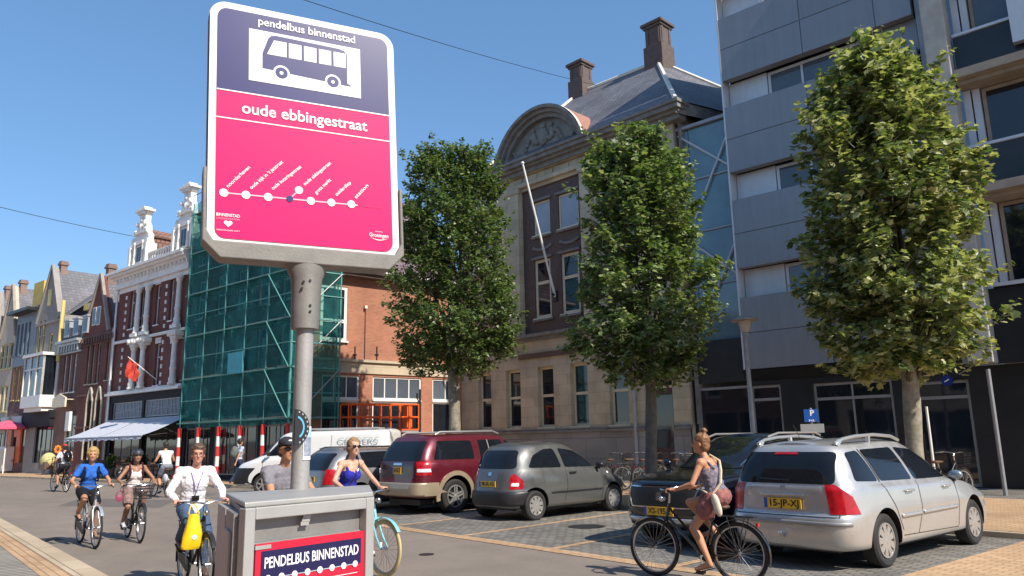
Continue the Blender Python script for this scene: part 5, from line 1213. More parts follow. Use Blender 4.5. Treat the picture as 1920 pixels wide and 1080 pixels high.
def half_ring(xr, xf, w, n, N=56, nr=None):
    """plan outline from the nose centre round one side to the tail centre, evenly spaced"""
    nr = nr or n; xm, a = (xr+xf)/2, (xf-xr)/2; P = []
    for i in range(721):
        t = math.pi*i/720; c, s = math.cos(t), math.sin(t); e = n if c > 0 else nr
        P.append((xm+a*math.copysign(abs(c)**(2/e), c), w*abs(s)**(2/e)))
    L = [0]
    for p, q in zip(P, P[1:]): L.append(L[-1]+math.hypot(q[0]-p[0], q[1]-p[1]))
    out = []; j = 0
    for i in range(N):
        d = L[-1]*i/(N-1)
        while j < len(L)-2 and L[j+1] < d: j += 1
        t = (d-L[j])/max(L[j+1]-L[j], 1e-9); out.append((P[j][0]+(P[j+1][0]-P[j][0])*t, P[j][1]+(P[j+1][1]-P[j][1])*t))
    out[0] = (xf, 0); out[-1] = (xr, 0); return out
def car_shell(rings, sub=4, N=56, crown=.045):
    """rings: dicts xr, xf, w, n, nr, z=[(x, z), ...] from sill to roof"""
    base = []
    for r in rings:
        h = half_ring(r['xr'], r['xf'], r['w'], r.get('n', 5), N, r.get('nr'))
        base.append([Vector((x, y, interp(r['z'], x))) for x, y in h])
    rows = []
    for k in range(len(base)-1):
        p0, p1, p2, p3 = base[max(k-1,0)], base[k], base[k+1], base[min(k+2, len(base)-1)]
        for s in range(sub):
            t = s/sub; row = []
            for i in range(N):
                ten = rings[k].get('ten', .5)
                a, b, c, d = p0[i], p1[i], p2[i], p3[i]; m1, m2 = (c-a)*ten*.8, (d-b)*ten*.8
                h = (2*t**3-3*t**2+1); row.append(b*h + m1*(t**3-2*t*t+t) + c*(-2*t**3+3*t*t) + m2*(t**3-t*t))
            rows.append(row)
    rows.append(base[-1]); mb = MB(); nr = len(rows)
    full = []
    for row in rows: full.append([Vector(v) for v in row] + [Vector((v.x,-v.y,v.z)) for v in row[-2:0:-1]])
    K = len(full[0]); vs = [v for r in full for v in r]
    fs = [(j*K+i, j*K+(i+1)%K, (j+1)*K+(i+1)%K, (j+1)*K+i) for j in range(nr-1) for i in range(K)]
    mb.add(vs, fs)
    top = rows[-1]; C_ = 8; cap = []
    for i in range(N):
        v = top[i]; cap.append([Vector((v.x, v.y*(1-2*c/C_), v.z+crown*(1-(1-2*c/C_)**2)*min(1, v.y/.4))) for c in range(C_+1)])
    mb.add([v for r in cap for v in r], [(i*(C_+1)+c, i*(C_+1)+c+1, (i+1)*(C_+1)+c+1, (i+1)*(C_+1)+c) for i in range(N-1) for c in range(C_)])
    bot = [v for v in full[0]]; mb.add(bot, [tuple(range(K))])
    me = bpy.data.meshes.new('shell'); me.from_pydata(mb.v, [], mb.f)
    bm = bmesh.new(); bm.from_mesh(me); bmesh.ops.remove_doubles(bm, verts=bm.verts, dist=1e-4); bmesh.ops.dissolve_degenerate(bm, edges=bm.edges, dist=1e-5)
    bmesh.ops.recalc_face_normals(bm, faces=bm.faces)
    for f in bm.faces: f.smooth = True
    for e in bm.edges:
        if len(e.link_faces) == 2 and e.calc_face_angle(0) > R(48): e.smooth = False
    bm.to_mesh(me); bm.free(); return me
def cut_arches(me, mats, cuts):
    o = bpy.data.objects.new('tmp', me); tmp = [o]
    for m in mats: me.materials.append(m)
    for (x, z, r, w) in cuts:
        cb = MB(); cb.tube((x,-w,z),(x,w,z), r, n=40); cm = cb.mesh(mats[-1]); co = bpy.data.objects.new('cut', cm); _tmp.collection.objects.link(co); tmp.append(co)
        md = o.modifiers.new('b','BOOLEAN'); md.operation = 'DIFFERENCE'; md.object = co; md.solver = 'EXACT'
        try: md.material_mode = 'TRANSFER'
        except Exception: pass
    r_ = evaluate(o)
    for t in tmp: bpy.data.objects.remove(t)
    return r_
class Skin:
    def __init__(s, me, root):
        bm = bmesh.new(); bm.from_mesh(me); s.bvh = BVHTree.FromBMesh(bm); bm.free(); s.root = root
    def patch(s, name, poly, view, m, parent=None, step=.04, off=.005, thick=0, center=None, weld_miss=True):
        """a patch of another material lying on the body; poly is convex, drawn as seen along a view direction"""
        view = Vector(view).normalized(); ux = Vector((0,0,1)).cross(view)
        if ux.length < .1: ux = Vector((0,1,0))
        ux.normalize(); uz = view.cross(ux)
        if uz.z < 0: uz = -uz
        if view.z < -.9: ux, uz = Vector((1,0,0)), Vector((0,1,0))
        # poly points are 3-D hints on the body; project to the view plane
        pts = [(Vector(p).dot(ux), Vector(p).dot(uz)) for p in poly]
        ar = sum(a[0]*b[1]-b[0]*a[1] for a,b in zip(pts, pts[1:]+pts[:1]))
        if ar < 0: pts = pts[::-1]
        x0, x1 = min(p[0] for p in pts), max(p[0] for p in pts); y0, y1 = min(p[1] for p in pts), max(p[1] for p in pts)
        nx, ny = max(1, math.ceil((x1-x0)/step)), max(1, math.ceil((y1-y0)/step)); bm = bmesh.new()
        g = [[bm.verts.new((x0+(x1-x0)*i/nx, y0+(y1-y0)*j/ny, 0)) for j in range(ny+1)] for i in range(nx+1)]
        for i in range(nx):
            for j in range(ny): bm.faces.new((g[i][j], g[i+1][j], g[i+1][j+1], g[i][j+1]))
        for a, b in zip(pts, pts[1:]+pts[:1]):
            d = Vector((b[0]-a[0], b[1]-a[1], 0)); n = Vector((d.y, -d.x, 0))
            if n.length < 1e-7: continue
            bmesh.ops.bisect_plane(bm, geom=bm.verts[:]+bm.edges[:]+bm.faces[:], plane_co=Vector((a[0],a[1],0)), plane_no=n.normalized(), clear_outer=True, dist=1e-6)
        bad = []
        for v in bm.verts:
            o = ux*v.co.x + uz*v.co.y; o = o - view*(o.dot(view)) - view*6
            if center is not None: o = o + view*0
            hit, nrm, _, _ = s.bvh.ray_cast(o, view)
            if hit is None: bad.append(v); continue
            if nrm.dot(view) > 0: nrm = -nrm
            v.co = hit + nrm*off
        bmesh.ops.delete(bm, geom=bad, context='VERTS')
        if thick:
            ret = bmesh.ops.extrude_face_region(bm, geom=bm.faces[:]); 
            for v in [e for e in ret['geom'] if isinstance(e, bmesh.types.BMVert)]: v.co -= view*thick
        bmesh.ops.recalc_face_normals(bm, faces=bm.faces)
        me = bpy.data.meshes.new('m')
        for f in bm.faces:
            f.smooth = True
            if f.normal.dot(view) > 0 and not thick: f.normal_flip()
        bm.to_mesh(me); bm.free(); me.materials.append(m); return link(name, me, parent or s.root)
    def line(s, name, pts, view, m, w=.009, off=.004, parent=None, step=.05):
        """a narrow strip following the body: a door gap or a trim line"""
        view = Vector(view).normalized(); mb = MB(); P = []
        for a, b in zip(pts, pts[1:]):
            a, b = Vector(a), Vector(b); n = max(1, int((b-a).length/step)); P += [a.lerp(b, i/n) for i in range(n)]
        P.append(Vector(pts[-1])); H = []
        for p in P:
            o = p - view*(p.dot(view)) - view*6; hit, nrm, _, _ = s.bvh.ray_cast(o, view)
            if hit is None: continue
            if nrm.dot(view) > 0: nrm = -nrm
            H.append((hit+nrm*off, nrm))
        for (a,na),(b,nb) in zip(H, H[1:]):
            d = (b-a).normalized() if (b-a).length > 1e-6 else Vector((1,0,0)); sd_ = d.cross(na).normalized()*(w/2); mb.quad(a-sd_, b-sd_, b+sd_, a+sd_)
        return mb.build(name, m, parent or s.root, weld=False) if H else None
def rounded(poly, r=.05, n=4):
    out = []; N = len(poly)
    for i in range(N):
        p0, p, p1 = Vector(poly[i-1]), Vector(poly[i]), Vector(poly[(i+1) % N]); a = (p0-p); b = (p1-p); ra = min(r, a.length*.45); rb = min(r, b.length*.45)
        A, B = p+a.normalized()*ra, p+b.normalized()*rb
        for k in range(n+1): t = k/n; out.append(tuple(A*(1-t)**2+p*2*t*(1-t)+B*t*t))
    return out
def make_wheel(root, x, y, r, w, style, side):
    """tyre with a rim; side +1 = the left of the car"""
    t = MB(); pr = [(-w/2*.82, r*.66),(-w/2, r*.74),(-w/2, r*.90),(-w/2*.78, r*.985),(-w/2*.3,r),(w/2*.3,r),(w/2*.78,r*.985),(w/2,r*.90),(w/2,r*.74),(w/2*.82,r*.66),(0,r*.6),(-w/2*.82,r*.66)]
    t.lathe(pr, (0,0,0), 'y', 40); wh = link('wheel', t.mesh(M['rubber'], True), root, (x, y, r))
    o = side*w/2; rb = MB(); rr_ = r*.66
    rb.mi = 1; rb.lathe([(o*.45,0),(o*.45,rr_*.98)], (0,0,0),'y',36)
    rb.mi = 0; rb.lathe([(o*.80,rr_*1.0),(o*.98,rr_*.98),(o*.98,rr_*.90),(o*.5,rr_*.88)], (0,0,0),'y',36)
    rb.lathe([(o*1.0,0),(o*1.0,rr_*.10),(o*.93,rr_*.20),(o*.6,rr_*.22)], (0,0,0),'y',24)
    ns, ww = {'cover':(9,.155),'alloy':(5,.17),'six':(6,.15)}[style]
    for k in range(ns):
        a = 2*math.pi*k/ns+.3
        for (d0, d1) in (((-1,1),) if style != 'alloy' else ((-1.5,-.35),(.35,1.5))):
            def Pq(rad, off, yy): return (rad*math.cos(a)-off*math.sin(a), yy, rad*math.sin(a)+off*math.cos(a))
            wi, wo_ = rr_*ww*.8, rr_*ww*(1.35 if style == 'cover' else .75)
            q = [Pq(rr_*.12,d0*wi,o*.97),Pq(rr_*.12,d1*wi,o*.97),Pq(rr_*.93,d1*wo_,o*.93),Pq(rr_*.93,d0*wo_,o*.93)]; q2 = [(p[0],o*.70,p[2]) for p in q]
            rb.add(q+q2, [(0,1,2,3),(7,6,5,4),(0,4,5,1),(1,5,6,2),(2,6,7,3),(3,7,4,0)])
    rb.build('rim', [M['alloy'], M['black']], wh, smooth=False)
    return wh
def plate(root, txt, p, ux, w=.52, h=.11, view=(1,0,0), legible=True):
    """yellow number plate; p is its centre, ux the direction the text runs, view points into the car"""
    ux = Vector(ux).normalized(); vw = Vector(view).normalized(); uz = Vector((0,0,1)); p = Vector(p)
    def bx(a0,a1,b0,b1,d0,d1): 
        vs = [p+ux*a+uz*b-vw*d for d in (d0,d1) for b in (b0,b1) for a in (a0,a1)]; return vs, [(0,2,3,1),(4,5,7,6),(0,1,5,4),(2,6,7,3),(0,4,6,2),(1,3,7,5)]
    mb = MB(); mb.mi = 0; mb.add(*bx(-w/2,w/2,-h/2,h/2,0,.012)); mb.mi = 1; mb.add(*bx(-w/2,-w/2+.045,-h/2,h/2,.0125,.0135))
    pl = mb.build('number_plate', [M['plate_yellow'], M['plate_blue']], root)
    text_obj('lettering', txt, h*.95, p+ux*.02-vw*.0155, ux, uz, M['ink'], pl, .002, w*.78); return pl
def person_car(spec):
    """builds a whole vehicle from its rings and a list of patches"""
    L_, W_ = spec['L'], spec['W']; root = empty(spec['name'], spec['loc'], spec['rz'], spec['label'], spec['cat'], spec.get('group'))
    me = car_shell(spec['rings'], N=spec.get('N', 60)); sk = Skin(me, root)
    r = spec['wr']; xa, xb = spec['axles']
    body = cut_arches(me, [spec['paint'], M['black']], [(xa, r+.01, r*1.19, 2),(xb, r+.01, r*1.19, 2)])
    for p in body.polygons: pass
    bo = link('body', body, root)
    yw = W_/2-spec.get('wt',.2)/2-.03
    for x in (xa, xb):
        for s in (-1, 1): make_wheel(root, x, s*yw, r, spec.get('wt',.2), spec['wstyle'], s)
    MB().box(xa+r*1.05,xb-r*1.05,-yw+.12,yw-.12,.17,.30).box(.25,xa-r*1.0,-yw+.2,yw-.2,.20,.32).build('underbody', M['black'], root)
    return root, sk
SIDE = {1: (0,-1,0), -1: (0,1,0)}                                      # looking at the left (+y) side and the right (-y) side
def side_patch(sk, name, poly, m, s, **kw): return sk.patch(name, [(x, 0, z) for x,z in poly], SIDE[s], m, **kw)
def end_patch(sk, name, poly, m, front=False, **kw): return sk.patch(name, [(0, y, z) for y,z in poly], (-1,0,0) if front else (1,0,0), m, **kw)
def mirror_part(root, x, z, s, hw, m):
    mb = MB(); y = s*hw; mb.ball((x, y+s*.11, z), .055, .095, .065, 14, 10); mo_ = mb.build('door_mirror', m, root, smooth=True)
    MB().box(x-.02,x+.03,min(y,y+s*.08)-.02,max(y,y+s*.08)+.0,z-.09,z-.04).build('mirror_arm', M['black'], mo_)
    return mo_
def gp(rx, ry, rz_): return G(rx, ry, rz_)
def car_place(px_wheel, heading, xa, yw):
    """root location so that the right rear wheel's outer foot stands on a pixel; heading = direction of the nose"""
    w = G(*px_wheel); c, s = math.cos(heading), math.sin(heading); lx, ly = xa, -yw
    return (w.x-(lx*c-ly*s), w.y-(lx*s+ly*c), 0)

# ---- silver estate
pm = paint('silver_car_paint', (.50,.49,.475), .55, .30)
hd_ = R(90.0); loc = car_place((1662,1064), hd_, .86, .80)
L = 4.42
rg = [dict(xr=.14,xf=L-.16,w=.78,n=7,z=[(0,.23)]), dict(xr=.035,xf=L-.05,w=.855,n=7,z=[(0,.27)]), dict(xr=.0,xf=L,w=.875,n=7,nr=8,z=[(0,.46)]), dict(xr=.0,xf=L,w=.882,n=6,nr=8,z=[(0,.60)]),
      dict(xr=.045,xf=L-.03,w=.885,n=6,nr=8,z=[(0,.68)],ten=.35), dict(xr=.055,xf=L-.16,w=.86,n=4,nr=8,z=[(0,.93),(2.6,.91),(3.3,.90),(L,.72)],ten=.3), dict(xr=.075,xf=L-1.0,w=.815,n=3.5,nr=8,z=[(0,1.0),(3.0,.99),(L,.96)],ten=.5),
      dict(xr=.15,xf=L-1.5,w=.73,n=3.6,nr=7,z=[(0,1.24),(L,1.23)]), dict(xr=.27,xf=L-2.05,w=.615,n=4,nr=6,z=[(0,1.42),(1.6,1.455),(L,1.42)]), dict(xr=.36,xf=L-2.2,w=.50,n=4,nr=6,z=[(0,1.455),(1.6,1.49),(L,1.46)])]
root, sk = person_car(dict(name='parked_car', L=L, W=1.76, loc=loc, rz=hd_, label='silver estate car nearest the camera at the right, with roof rails and rear red lamps', cat='car', group='cars parked nose in', rings=rg, wr=.315, axles=(.86,3.56), paint=pm, wstyle='cover'))
gm_ = M['car_glass']; W0 = .0
win = end_patch(sk, 'rear_window', rounded([(-.66,1.00),(.66,1.00),(.60,1.375),(-.60,1.375)], .07), gm_)
sk.line('wiper', [(0,-.1,1.035),(0,.32,1.05)], (1,0,0), M['black'], .02, .02, win)
for s in (-1,1):
    side_patch(sk, 'side_window', rounded([(.36,1.03),(.86,1.01),(.70,1.385),(.43,1.36)], .05), gm_, s)
    side_patch(sk, 'side_window', rounded([(.93,1.01),(1.78,.995),(1.60,1.405),(.78,1.39)], .05), gm_, s)
    side_patch(sk, 'side_window', rounded([(1.86,.99),(2.95,.975),(2.30,1.36),(1.69,1.405)], .05), gm_, s)
    side_patch(sk, 'window_surround', [(.885,1.0),(.915,1.0),(.76,1.40),(.735,1.395)], M['black'], s, off=.003)
    side_patch(sk, 'quarter_window', [(3.0,.985),(3.18,.985),(2.62,1.235)], M['black'], s)
    y = -s
    for pts in ([(1.84,0,.97),(1.84,0,.60),(1.70,0,.34)], [(2.98,0,.95),(3.02,0,.60),(2.95,0,.32)], [(.90,0,.98),(1.10,0,.72),(1.28,0,.40)]): sk.line('door_gap', pts, SIDE[s], M['black'], .010)
    sk.line('sill_gap', [(1.28,0,.34),(2.95,0,.31)], SIDE[s], M['black'], .008)
    side_patch(sk, 'rub_strip', [(1.25,.55),(1.82,.555),(1.82,.60),(1.25,.595)], pm, s, thick=.012); side_patch(sk, 'rub_strip', [(1.87,.555),(2.95,.565),(2.95,.61),(1.87,.60)], pm, s, thick=.012)
    for hx in (1.42,2.55): side_patch(sk, 'door_handle', rounded([(hx,.85),(hx+.22,.855),(hx+.22,.885),(hx,.88)], .015), pm, s, thick=.03)
    # tail lamp wraps round the corner
    v = Vector((1, -s*.75, 0))
    sk.patch('tail_lamp', [(0.05,s*.56,.995),(.05,s*.60,.66),(.30,s*.84,.66),(.22,s*.80,.86),(.10,s*.66,1.0)], (1,-s*.75,0), M['red_lens'], off=.008, step=.025)
    mirror_part(root, 3.0, 1.0, s, .775, paint('blue_tinted_mirror', (.20,.26,.33)))
    mb = MB(); pts = [(.42,s*.535,1.475),(.60,s*.55,1.525),(.9,s*.555,1.555),(1.4,s*.555,1.57),(1.9,s*.55,1.545),(2.15,s*.53,1.49)]; mb.path(pts, .022, 8); mb.tube((.45,s*.535,1.44),(.52,s*.54,1.50),.035); mb.tube((1.25,s*.55,1.47),(1.25,s*.555,1.56),.03); mb.build('roof_rail', M['alloy'], root, smooth=True)
sk.patch('high_brake_lamp', [(0,-.17,1.405),(0,.17,1.405),(0,.15,1.44),(0,-.15,1.44)], (1,0,-.3), M['red_lens'], off=.012)
plate(root, '15-JP-XJ', (.028,0,.765), (0,-1,0), view=(1,0,0), w=.50, h=.12)
MB().box(.0,.04,-.30,.30,.855,.885).build('boot_handle', M['chrome'], root, bevel=.008)
sk.patch('badge', [(0,-.03,.93),(0,.03,.93),(0,.03,.98),(0,-.03,.98)], (1,0,0), M['chrome'], off=.008)
end_patch(sk, 'bumper_strip', [(-.80,.53),(.80,.53),(.80,.575),(-.80,.575)], M['grey_metal'], thick=.015)
for z_ in (.625,): sk.line('boot_gap', [(0,-.70,z_),(0,.70,z_)], (1,0,0), M['black'], .012)
for s in (-1,1): sk.line('boot_gap', [(0,s*.70,.63),(0,s*.665,.99)], (1,0,0), M['black'], .010)
MB().tube((-.06,.0,.40),(.2,.0,.34),.02).ball((-.075,0,.43),.028).tube((-.06,0,.40),(-.075,0,.43),.016).build('tow_hook', M['chrome'], root)
MB().tube((1.0,.25,1.53),(.85,.25,1.72),.004).build('aerial', M['black'], root)
MB().box(L-.03,L+.0,-.4,.4,.35,.5).build('grille', M['black'], root)

# ---- grey three-door hatchback
pm = paint('grey_hatchback_paint', (.135,.135,.13), .5, .33)
hd_ = R(93.5); L = 3.72; loc = car_place((1003,976), hd_, .62, .74)
rg = [dict(xr=.14,xf=L-.2,w=.72,n=5,z=[(0,.23)]), dict(xr=.03,xf=L-.06,w=.80,n=4.5,z=[(0,.28)]), dict(xr=.0,xf=L,w=.825,n=4.5,z=[(0,.48)]), dict(xr=.02,xf=L-.01,w=.832,n=4,z=[(0,.62)]),
      dict(xr=.07,xf=L-.12,w=.825,n=3.4,nr=4.2,z=[(0,.82),(2.2,.82),(L,.72)]), dict(xr=.11,xf=L-.36,w=.79,n=3,nr=4.2,z=[(0,.96),(2.4,.95),(2.9,.93),(L,.82)],ten=.35), dict(xr=.14,xf=L-.86,w=.755,n=3,nr=4.2,z=[(0,1.03),(2.4,1.01),(L,.99)]),
      dict(xr=.23,xf=L-1.3,w=.69,n=3,nr=4,z=[(0,1.27),(L,1.24)]), dict(xr=.40,xf=L-1.75,w=.585,n=3.2,nr=4,z=[(0,1.44),(1.3,1.475),(L,1.43)]), dict(xr=.52,xf=L-1.95,w=.46,n=3.2,nr=4,z=[(0,1.475),(1.3,1.51),(L,1.47)])]
root, sk = person_car(dict(name='parked_car', L=L, W=1.66, loc=loc, rz=hd_, label='small rounded grey three door hatchback parked between the maroon off-roader and the empty bay', cat='car', group='cars parked nose in', rings=rg, wr=.29, axles=(.62,3.05), paint=pm, wstyle='cover', wt=.18))
end_patch(sk, 'rear_window', rounded([(-.60,1.02),(.60,1.02),(.52,1.38),(-.52,1.38)], .08), gm_)
for s in (-1,1):
    side_patch(sk, 'side_window', rounded([(.50,1.03),(1.42,1.01),(1.28,1.40),(.98,1.39),(.66,1.27)], .07), gm_, s)
    side_patch(sk, 'side_window', rounded([(1.52,1.01),(2.62,.99),(2.30,1.19),(1.95,1.34),(1.42,1.405)], .06), gm_, s)
    for pts in ([(1.50,0,1.0),(1.52,0,.62),(1.44,0,.34)], [(2.66,0,.98),(2.68,0,.60),(2.60,0,.32)]): sk.line('door_gap', pts, SIDE[s], M['black'], .010)
    side_patch(sk, 'rub_strip', [(1.05,.50),(2.62,.50),(2.62,.535),(1.05,.535)], M['black'], s, off=.008)
    side_patch(sk, 'door_handle', rounded([(1.60,.88),(1.80,.885),(1.80,.92),(1.60,.915)], .015), M['black'], s, thick=.028)
    sk.patch('tail_lamp', rounded([(.05,s*.60,.62),(.25,s*.80,.62),(.25,s*.80,.80),(.10,s*.70,.93),(.06,s*.63,.88)], .04), (1,-s*.9,0), M['red_lens'], off=.007, step=.025)
    sk.patch('reversing_lamp', rounded([(.06,s*.64,.68),(.2,s*.73,.68),(.2,s*.73,.745),(.06,s*.66,.745)], .02), (1,-s*.9,0), M['white_lens'], off=.011, step=.025)
    side_patch(sk, 'indicator', rounded([(2.86,.83),(2.93,.83),(2.93,.87),(2.86,.87)], .015), M['white_lens'], s, off=.009)
    mirror_part(root, 2.52, 1.03, s, .75, M['dark_metal'])
end_patch(sk, 'rear_bumper', rounded([(-.74,.30),(.74,.30),(.76,.58),(-.76,.58)], .04), M['dark_metal'], thick=.012)
plate(root, '08-SR-XX', (.02,.0,.72), (0,-1,0), view=(1,0,0), w=.50, h=.11)
sk.patch('badge', rounded([(0,-.05,.88),(0,.05,.88),(0,.05,.95),(0,-.05,.95)], .02), (1,0,0), M['chrome'], off=.008)
sk.line('boot_gap', [(0,-.62,.64),(0,-.66,.98)], (1,0,0), M['black'], .01); sk.line('boot_gap', [(0,.62,.64),(0,.66,.98)], (1,0,0), M['black'], .01)
MB().tube((1.1,0,1.5),(.95,0,1.68),.004).build('aerial', M['black'], root)

# ---- maroon off-road car with tan sills
pm = paint('maroon_car_paint', (.13,.013,.024), .35, .28); tanp = paint('tan_car_paint', (.40,.32,.22), .4, .4)
hd_ = R(95); L = 4.85; loc = car_place((852,962), hd_, 1.02, .84)
rg = [dict(xr=.12,xf=L-.2,w=.80,n=8,z=[(0,.36)]), dict(xr=.02,xf=L-.05,w=.89,n=8,z=[(0,.40)]), dict(xr=.0,xf=L,w=.915,n=8,z=[(0,.58)]), dict(xr=.03,xf=L-.02,w=.92,n=7,nr=9,z=[(0,.72)]),
      dict(xr=.05,xf=L-.08,w=.925,n=6,nr=9,z=[(0,.98),(3.4,.98),(L,.95)],ten=.4), dict(xr=.06,xf=L-.16,w=.905,n=5,nr=9,z=[(0,1.10),(3.4,1.10),(L,1.02)],ten=.3), dict(xr=.08,xf=L-1.32,w=.87,n=4.5,nr=9,z=[(0,1.16),(L,1.14)]),
      dict(xr=.20,xf=L-1.62,w=.80,n=5,nr=8,z=[(0,1.44),(L,1.43)]), dict(xr=.38,xf=L-1.98,w=.70,n=5,nr=8,z=[(0,1.67),(L,1.66)]), dict(xr=.46,xf=L-2.1,w=.60,n=5,nr=7,z=[(0,1.71),(1.6,1.74),(L,1.70)])]
root, sk = person_car(dict(name='parked_car', L=L, W=1.86, loc=loc, rz=hd_, label='large maroon off-road car with tan bumper and tan wheel arch trim', cat='car', group='cars parked nose in', rings=rg, wr=.375, axles=(1.02,3.90), paint=pm, wstyle='alloy', wt=.24))
end_patch(sk, 'rear_window', rounded([(-.74,1.17),(.74,1.17),(.66,1.60),(-.66,1.60)], .06), gm_)
end_patch(sk, 'boot_lid', [(-.66,.80),(.66,.80),(.66,1.15),(-.66,1.15)], paint('dark_maroon_boot', (.05,.015,.02), .3, .3), off=.003)
for s in (-1,1):
    side_patch(sk, 'side_window', rounded([(.42,1.19),(1.62,1.18),(1.60,1.60),(.60,1.60)], .05), gm_, s)
    side_patch(sk, 'side_window', rounded([(1.82,1.18),(2.10,1.18),(2.10,1.61),(1.82,1.61)], .04), gm_, s)
    side_patch(sk, 'side_window', rounded([(2.14,1.18),(2.62,1.17),(2.60,1.61),(2.14,1.61)], .04), gm_, s)
    side_patch(sk, 'side_window', rounded([(2.74,1.17),(3.50,1.16),(2.98,1.57),(2.72,1.60)], .04), gm_, s)
    sk.line('window_trim', [(2.12,0,1.18),(2.12,0,1.61)], SIDE[s], M['alloy'], .03, .008)
    for pts in ([(1.74,0,1.64),(1.74,0,.98),(1.62,0,.62)], [(2.68,0,1.62),(2.68,0,.60)], [(3.62,0,1.14),(3.62,0,.60)]): sk.line('door_gap', pts, SIDE[s], M['black'], .012)
    for k in range(14):                                              # arch trim, one band per wheel
        pass
    for xa_ in (1.02, 3.90):
        mb = MB(); n = 20; ri, ro = .375*1.20, .375*1.20+.10
        for k in range(n):
            q = []
            for (rr_, kk) in ((ri,k),(ro,k),(ro,k+1),(ri,k+1)):
                t = math.pi*(-.06+1.12*kk/n); x, z = xa_+rr_*math.cos(t), .385+rr_*math.sin(t)
                hit, nrm, _, _ = sk.bvh.ray_cast(Vector((x, s*3, max(z,.40))), Vector((0,-s,0))); yy = hit.y if hit else s*.9
                q.append((x, yy+s*.022, z))
            mb.quad(*q); mb.quad((q[0][0],q[0][1]-s*.05,q[0][2]),q[0],q[3],(q[3][0],q[3][1]-s*.05,q[3][2])); mb.quad(q[1],(q[1][0],q[1][1]-s*.03,q[1][2]),(q[2][0],q[2][1]-s*.03,q[2][2]),q[2])
        mb.build('arch_trim', tanp, root, smooth=True)
    side_patch(sk, 'sill_trim', [(1.52,.40),(3.40,.40),(3.40,.60),(1.52,.60)], tanp, s, off=.012)
    side_patch(sk, 'door_handle', rounded([(1.86,1.02),(2.06,1.02),(2.06,1.05),(1.86,1.05)], .012), pm, s, thick=.03)
    sk.patch('tail_lamp', [(.05,s*.68,.86),(.28,s*.93,.86),(.28,s*.90,1.16),(.05,s*.68,1.16)], (1,-s*.8,0), M['red_lens'], off=.008, step=.03)
    sk.patch('reversing_lamp', [(.05,s*.72,.93),(.28,s*.92,.93),(.28,s*.90,1.0),(.05,s*.72,1.0)], (1,-s*.8,0), M['white_lens'], off=.012, step=.03)
    mirror_part(root, 3.42, 1.22, s, .86, pm)
    mb = MB(); mb.path([(.62,s*.63,1.74),(.75,s*.64,1.80),(2.4,s*.64,1.81),(2.6,s*.63,1.75)], .025, 8); mb.build('roof_rail', M['alloy'], root, smooth=True)
bmp = end_patch(sk, 'rear_bumper', [(-.90,.42),(.90,.42),(.90,.70),(-.90,.70)], tanp, thick=.05)
for s in (-1,1): side_patch(sk, 'bumper_corner', [(.02,.42),(.52,.42),(.52,.70),(.02,.70)], tanp, s, off=.02)
plate(root, '54-PN-TF', (.03,0,.96), (0,-1,0), view=(1,0,0), w=.34, h=.15)
sk.patch('badge', rounded([(0,-.16,1.08),(0,.16,1.08),(0,.16,1.13),(0,-.16,1.13)], .02), (1,0,0), M['chrome'], off=.008)

# ---- dark silver estate, further left
pm = paint('grey_silver_paint', (.20,.20,.21), .5, .32)
hd_ = R(94); L = 4.55; q_ = G(627,968); loc = (q_.x-.9*math.sin(hd_)-.3, q_.y-.1, 0)
rg = [dict(xr=.12,xf=L-.2,w=.76,n=6,z=[(0,.24)]), dict(xr=.03,xf=L-.05,w=.85,n=6,z=[(0,.28)]), dict(xr=.0,xf=L,w=.87,n=6,z=[(0,.52)]), dict(xr=.02,xf=L-.02,w=.875,n=5,nr=7,z=[(0,.66)]),
      dict(xr=.05,xf=L-.18,w=.865,n=4,nr=7,z=[(0,.90),(3.2,.90),(L,.74)],ten=.35), dict(xr=.07,xf=L-1.05,w=.82,n=4,nr=7,z=[(0,1.0),(L,.97)]), dict(xr=.22,xf=L-1.5,w=.74,n=4,nr=6,z=[(0,1.24),(L,1.22)]),
      dict(xr=.42,xf=L-2.1,w=.63,n=4,nr=6,z=[(0,1.41),(L,1.41)]), dict(xr=.50,xf=L-2.2,w=.52,n=4,nr=6,z=[(0,1.45),(L,1.45)])]
root, sk = person_car(dict(name='parked_car', L=L, W=1.75, loc=loc, rz=hd_, label='dark silver estate car behind the rider in the blue top, with a black bumper', cat='car', group='cars parked nose in', rings=rg, wr=.31, axles=(.88,3.6), paint=pm, wstyle='six'))
end_patch(sk, 'rear_window', rounded([(-.66,.98),(.66,.98),(.58,1.36),(-.58,1.36)], .06), gm_)
for s in (-1,1):
    for pl in ([(.42,1.02),(.95,1.01),(.88,1.37),(.62,1.33)], [(1.02,1.01),(1.85,1.0),(1.75,1.385),(.95,1.37)], [(1.93,1.0),(3.0,.98),(2.4,1.34),(1.83,1.385)]): side_patch(sk, 'side_window', rounded(pl, .04), gm_, s)
    sk.patch('tail_lamp', [(.05,s*.60,.66),(.25,s*.84,.66),(.25,s*.78,1.0),(.10,s*.64,1.0)], (1,-s*.8,0), M['red_lens'], off=.008, step=.03)
    MB().path([(.6,s*.57,1.46),(.75,s*.57,1.50),(2.2,s*.57,1.50),(2.35,s*.56,1.45)], .018, 8).build('roof_rail', M['black'], root, smooth=True); mirror_part(root, 3.05, 1.04, s, .80, pm)
    for pts in ([(1.89,0,.98),(1.88,0,.40)], [(3.05,0,.95),(3.05,0,.40)]): sk.line('door_gap', pts, SIDE[s], M['black'], .010)
end_patch(sk, 'rear_bumper', [(-.82,.30),(.82,.30),(.84,.60),(-.84,.60)], M['black'], thick=.03)
plate(root, '27-LT-ZB', (.03,0,.78), (0,-1,0), view=(1,0,0), w=.50, h=.11)

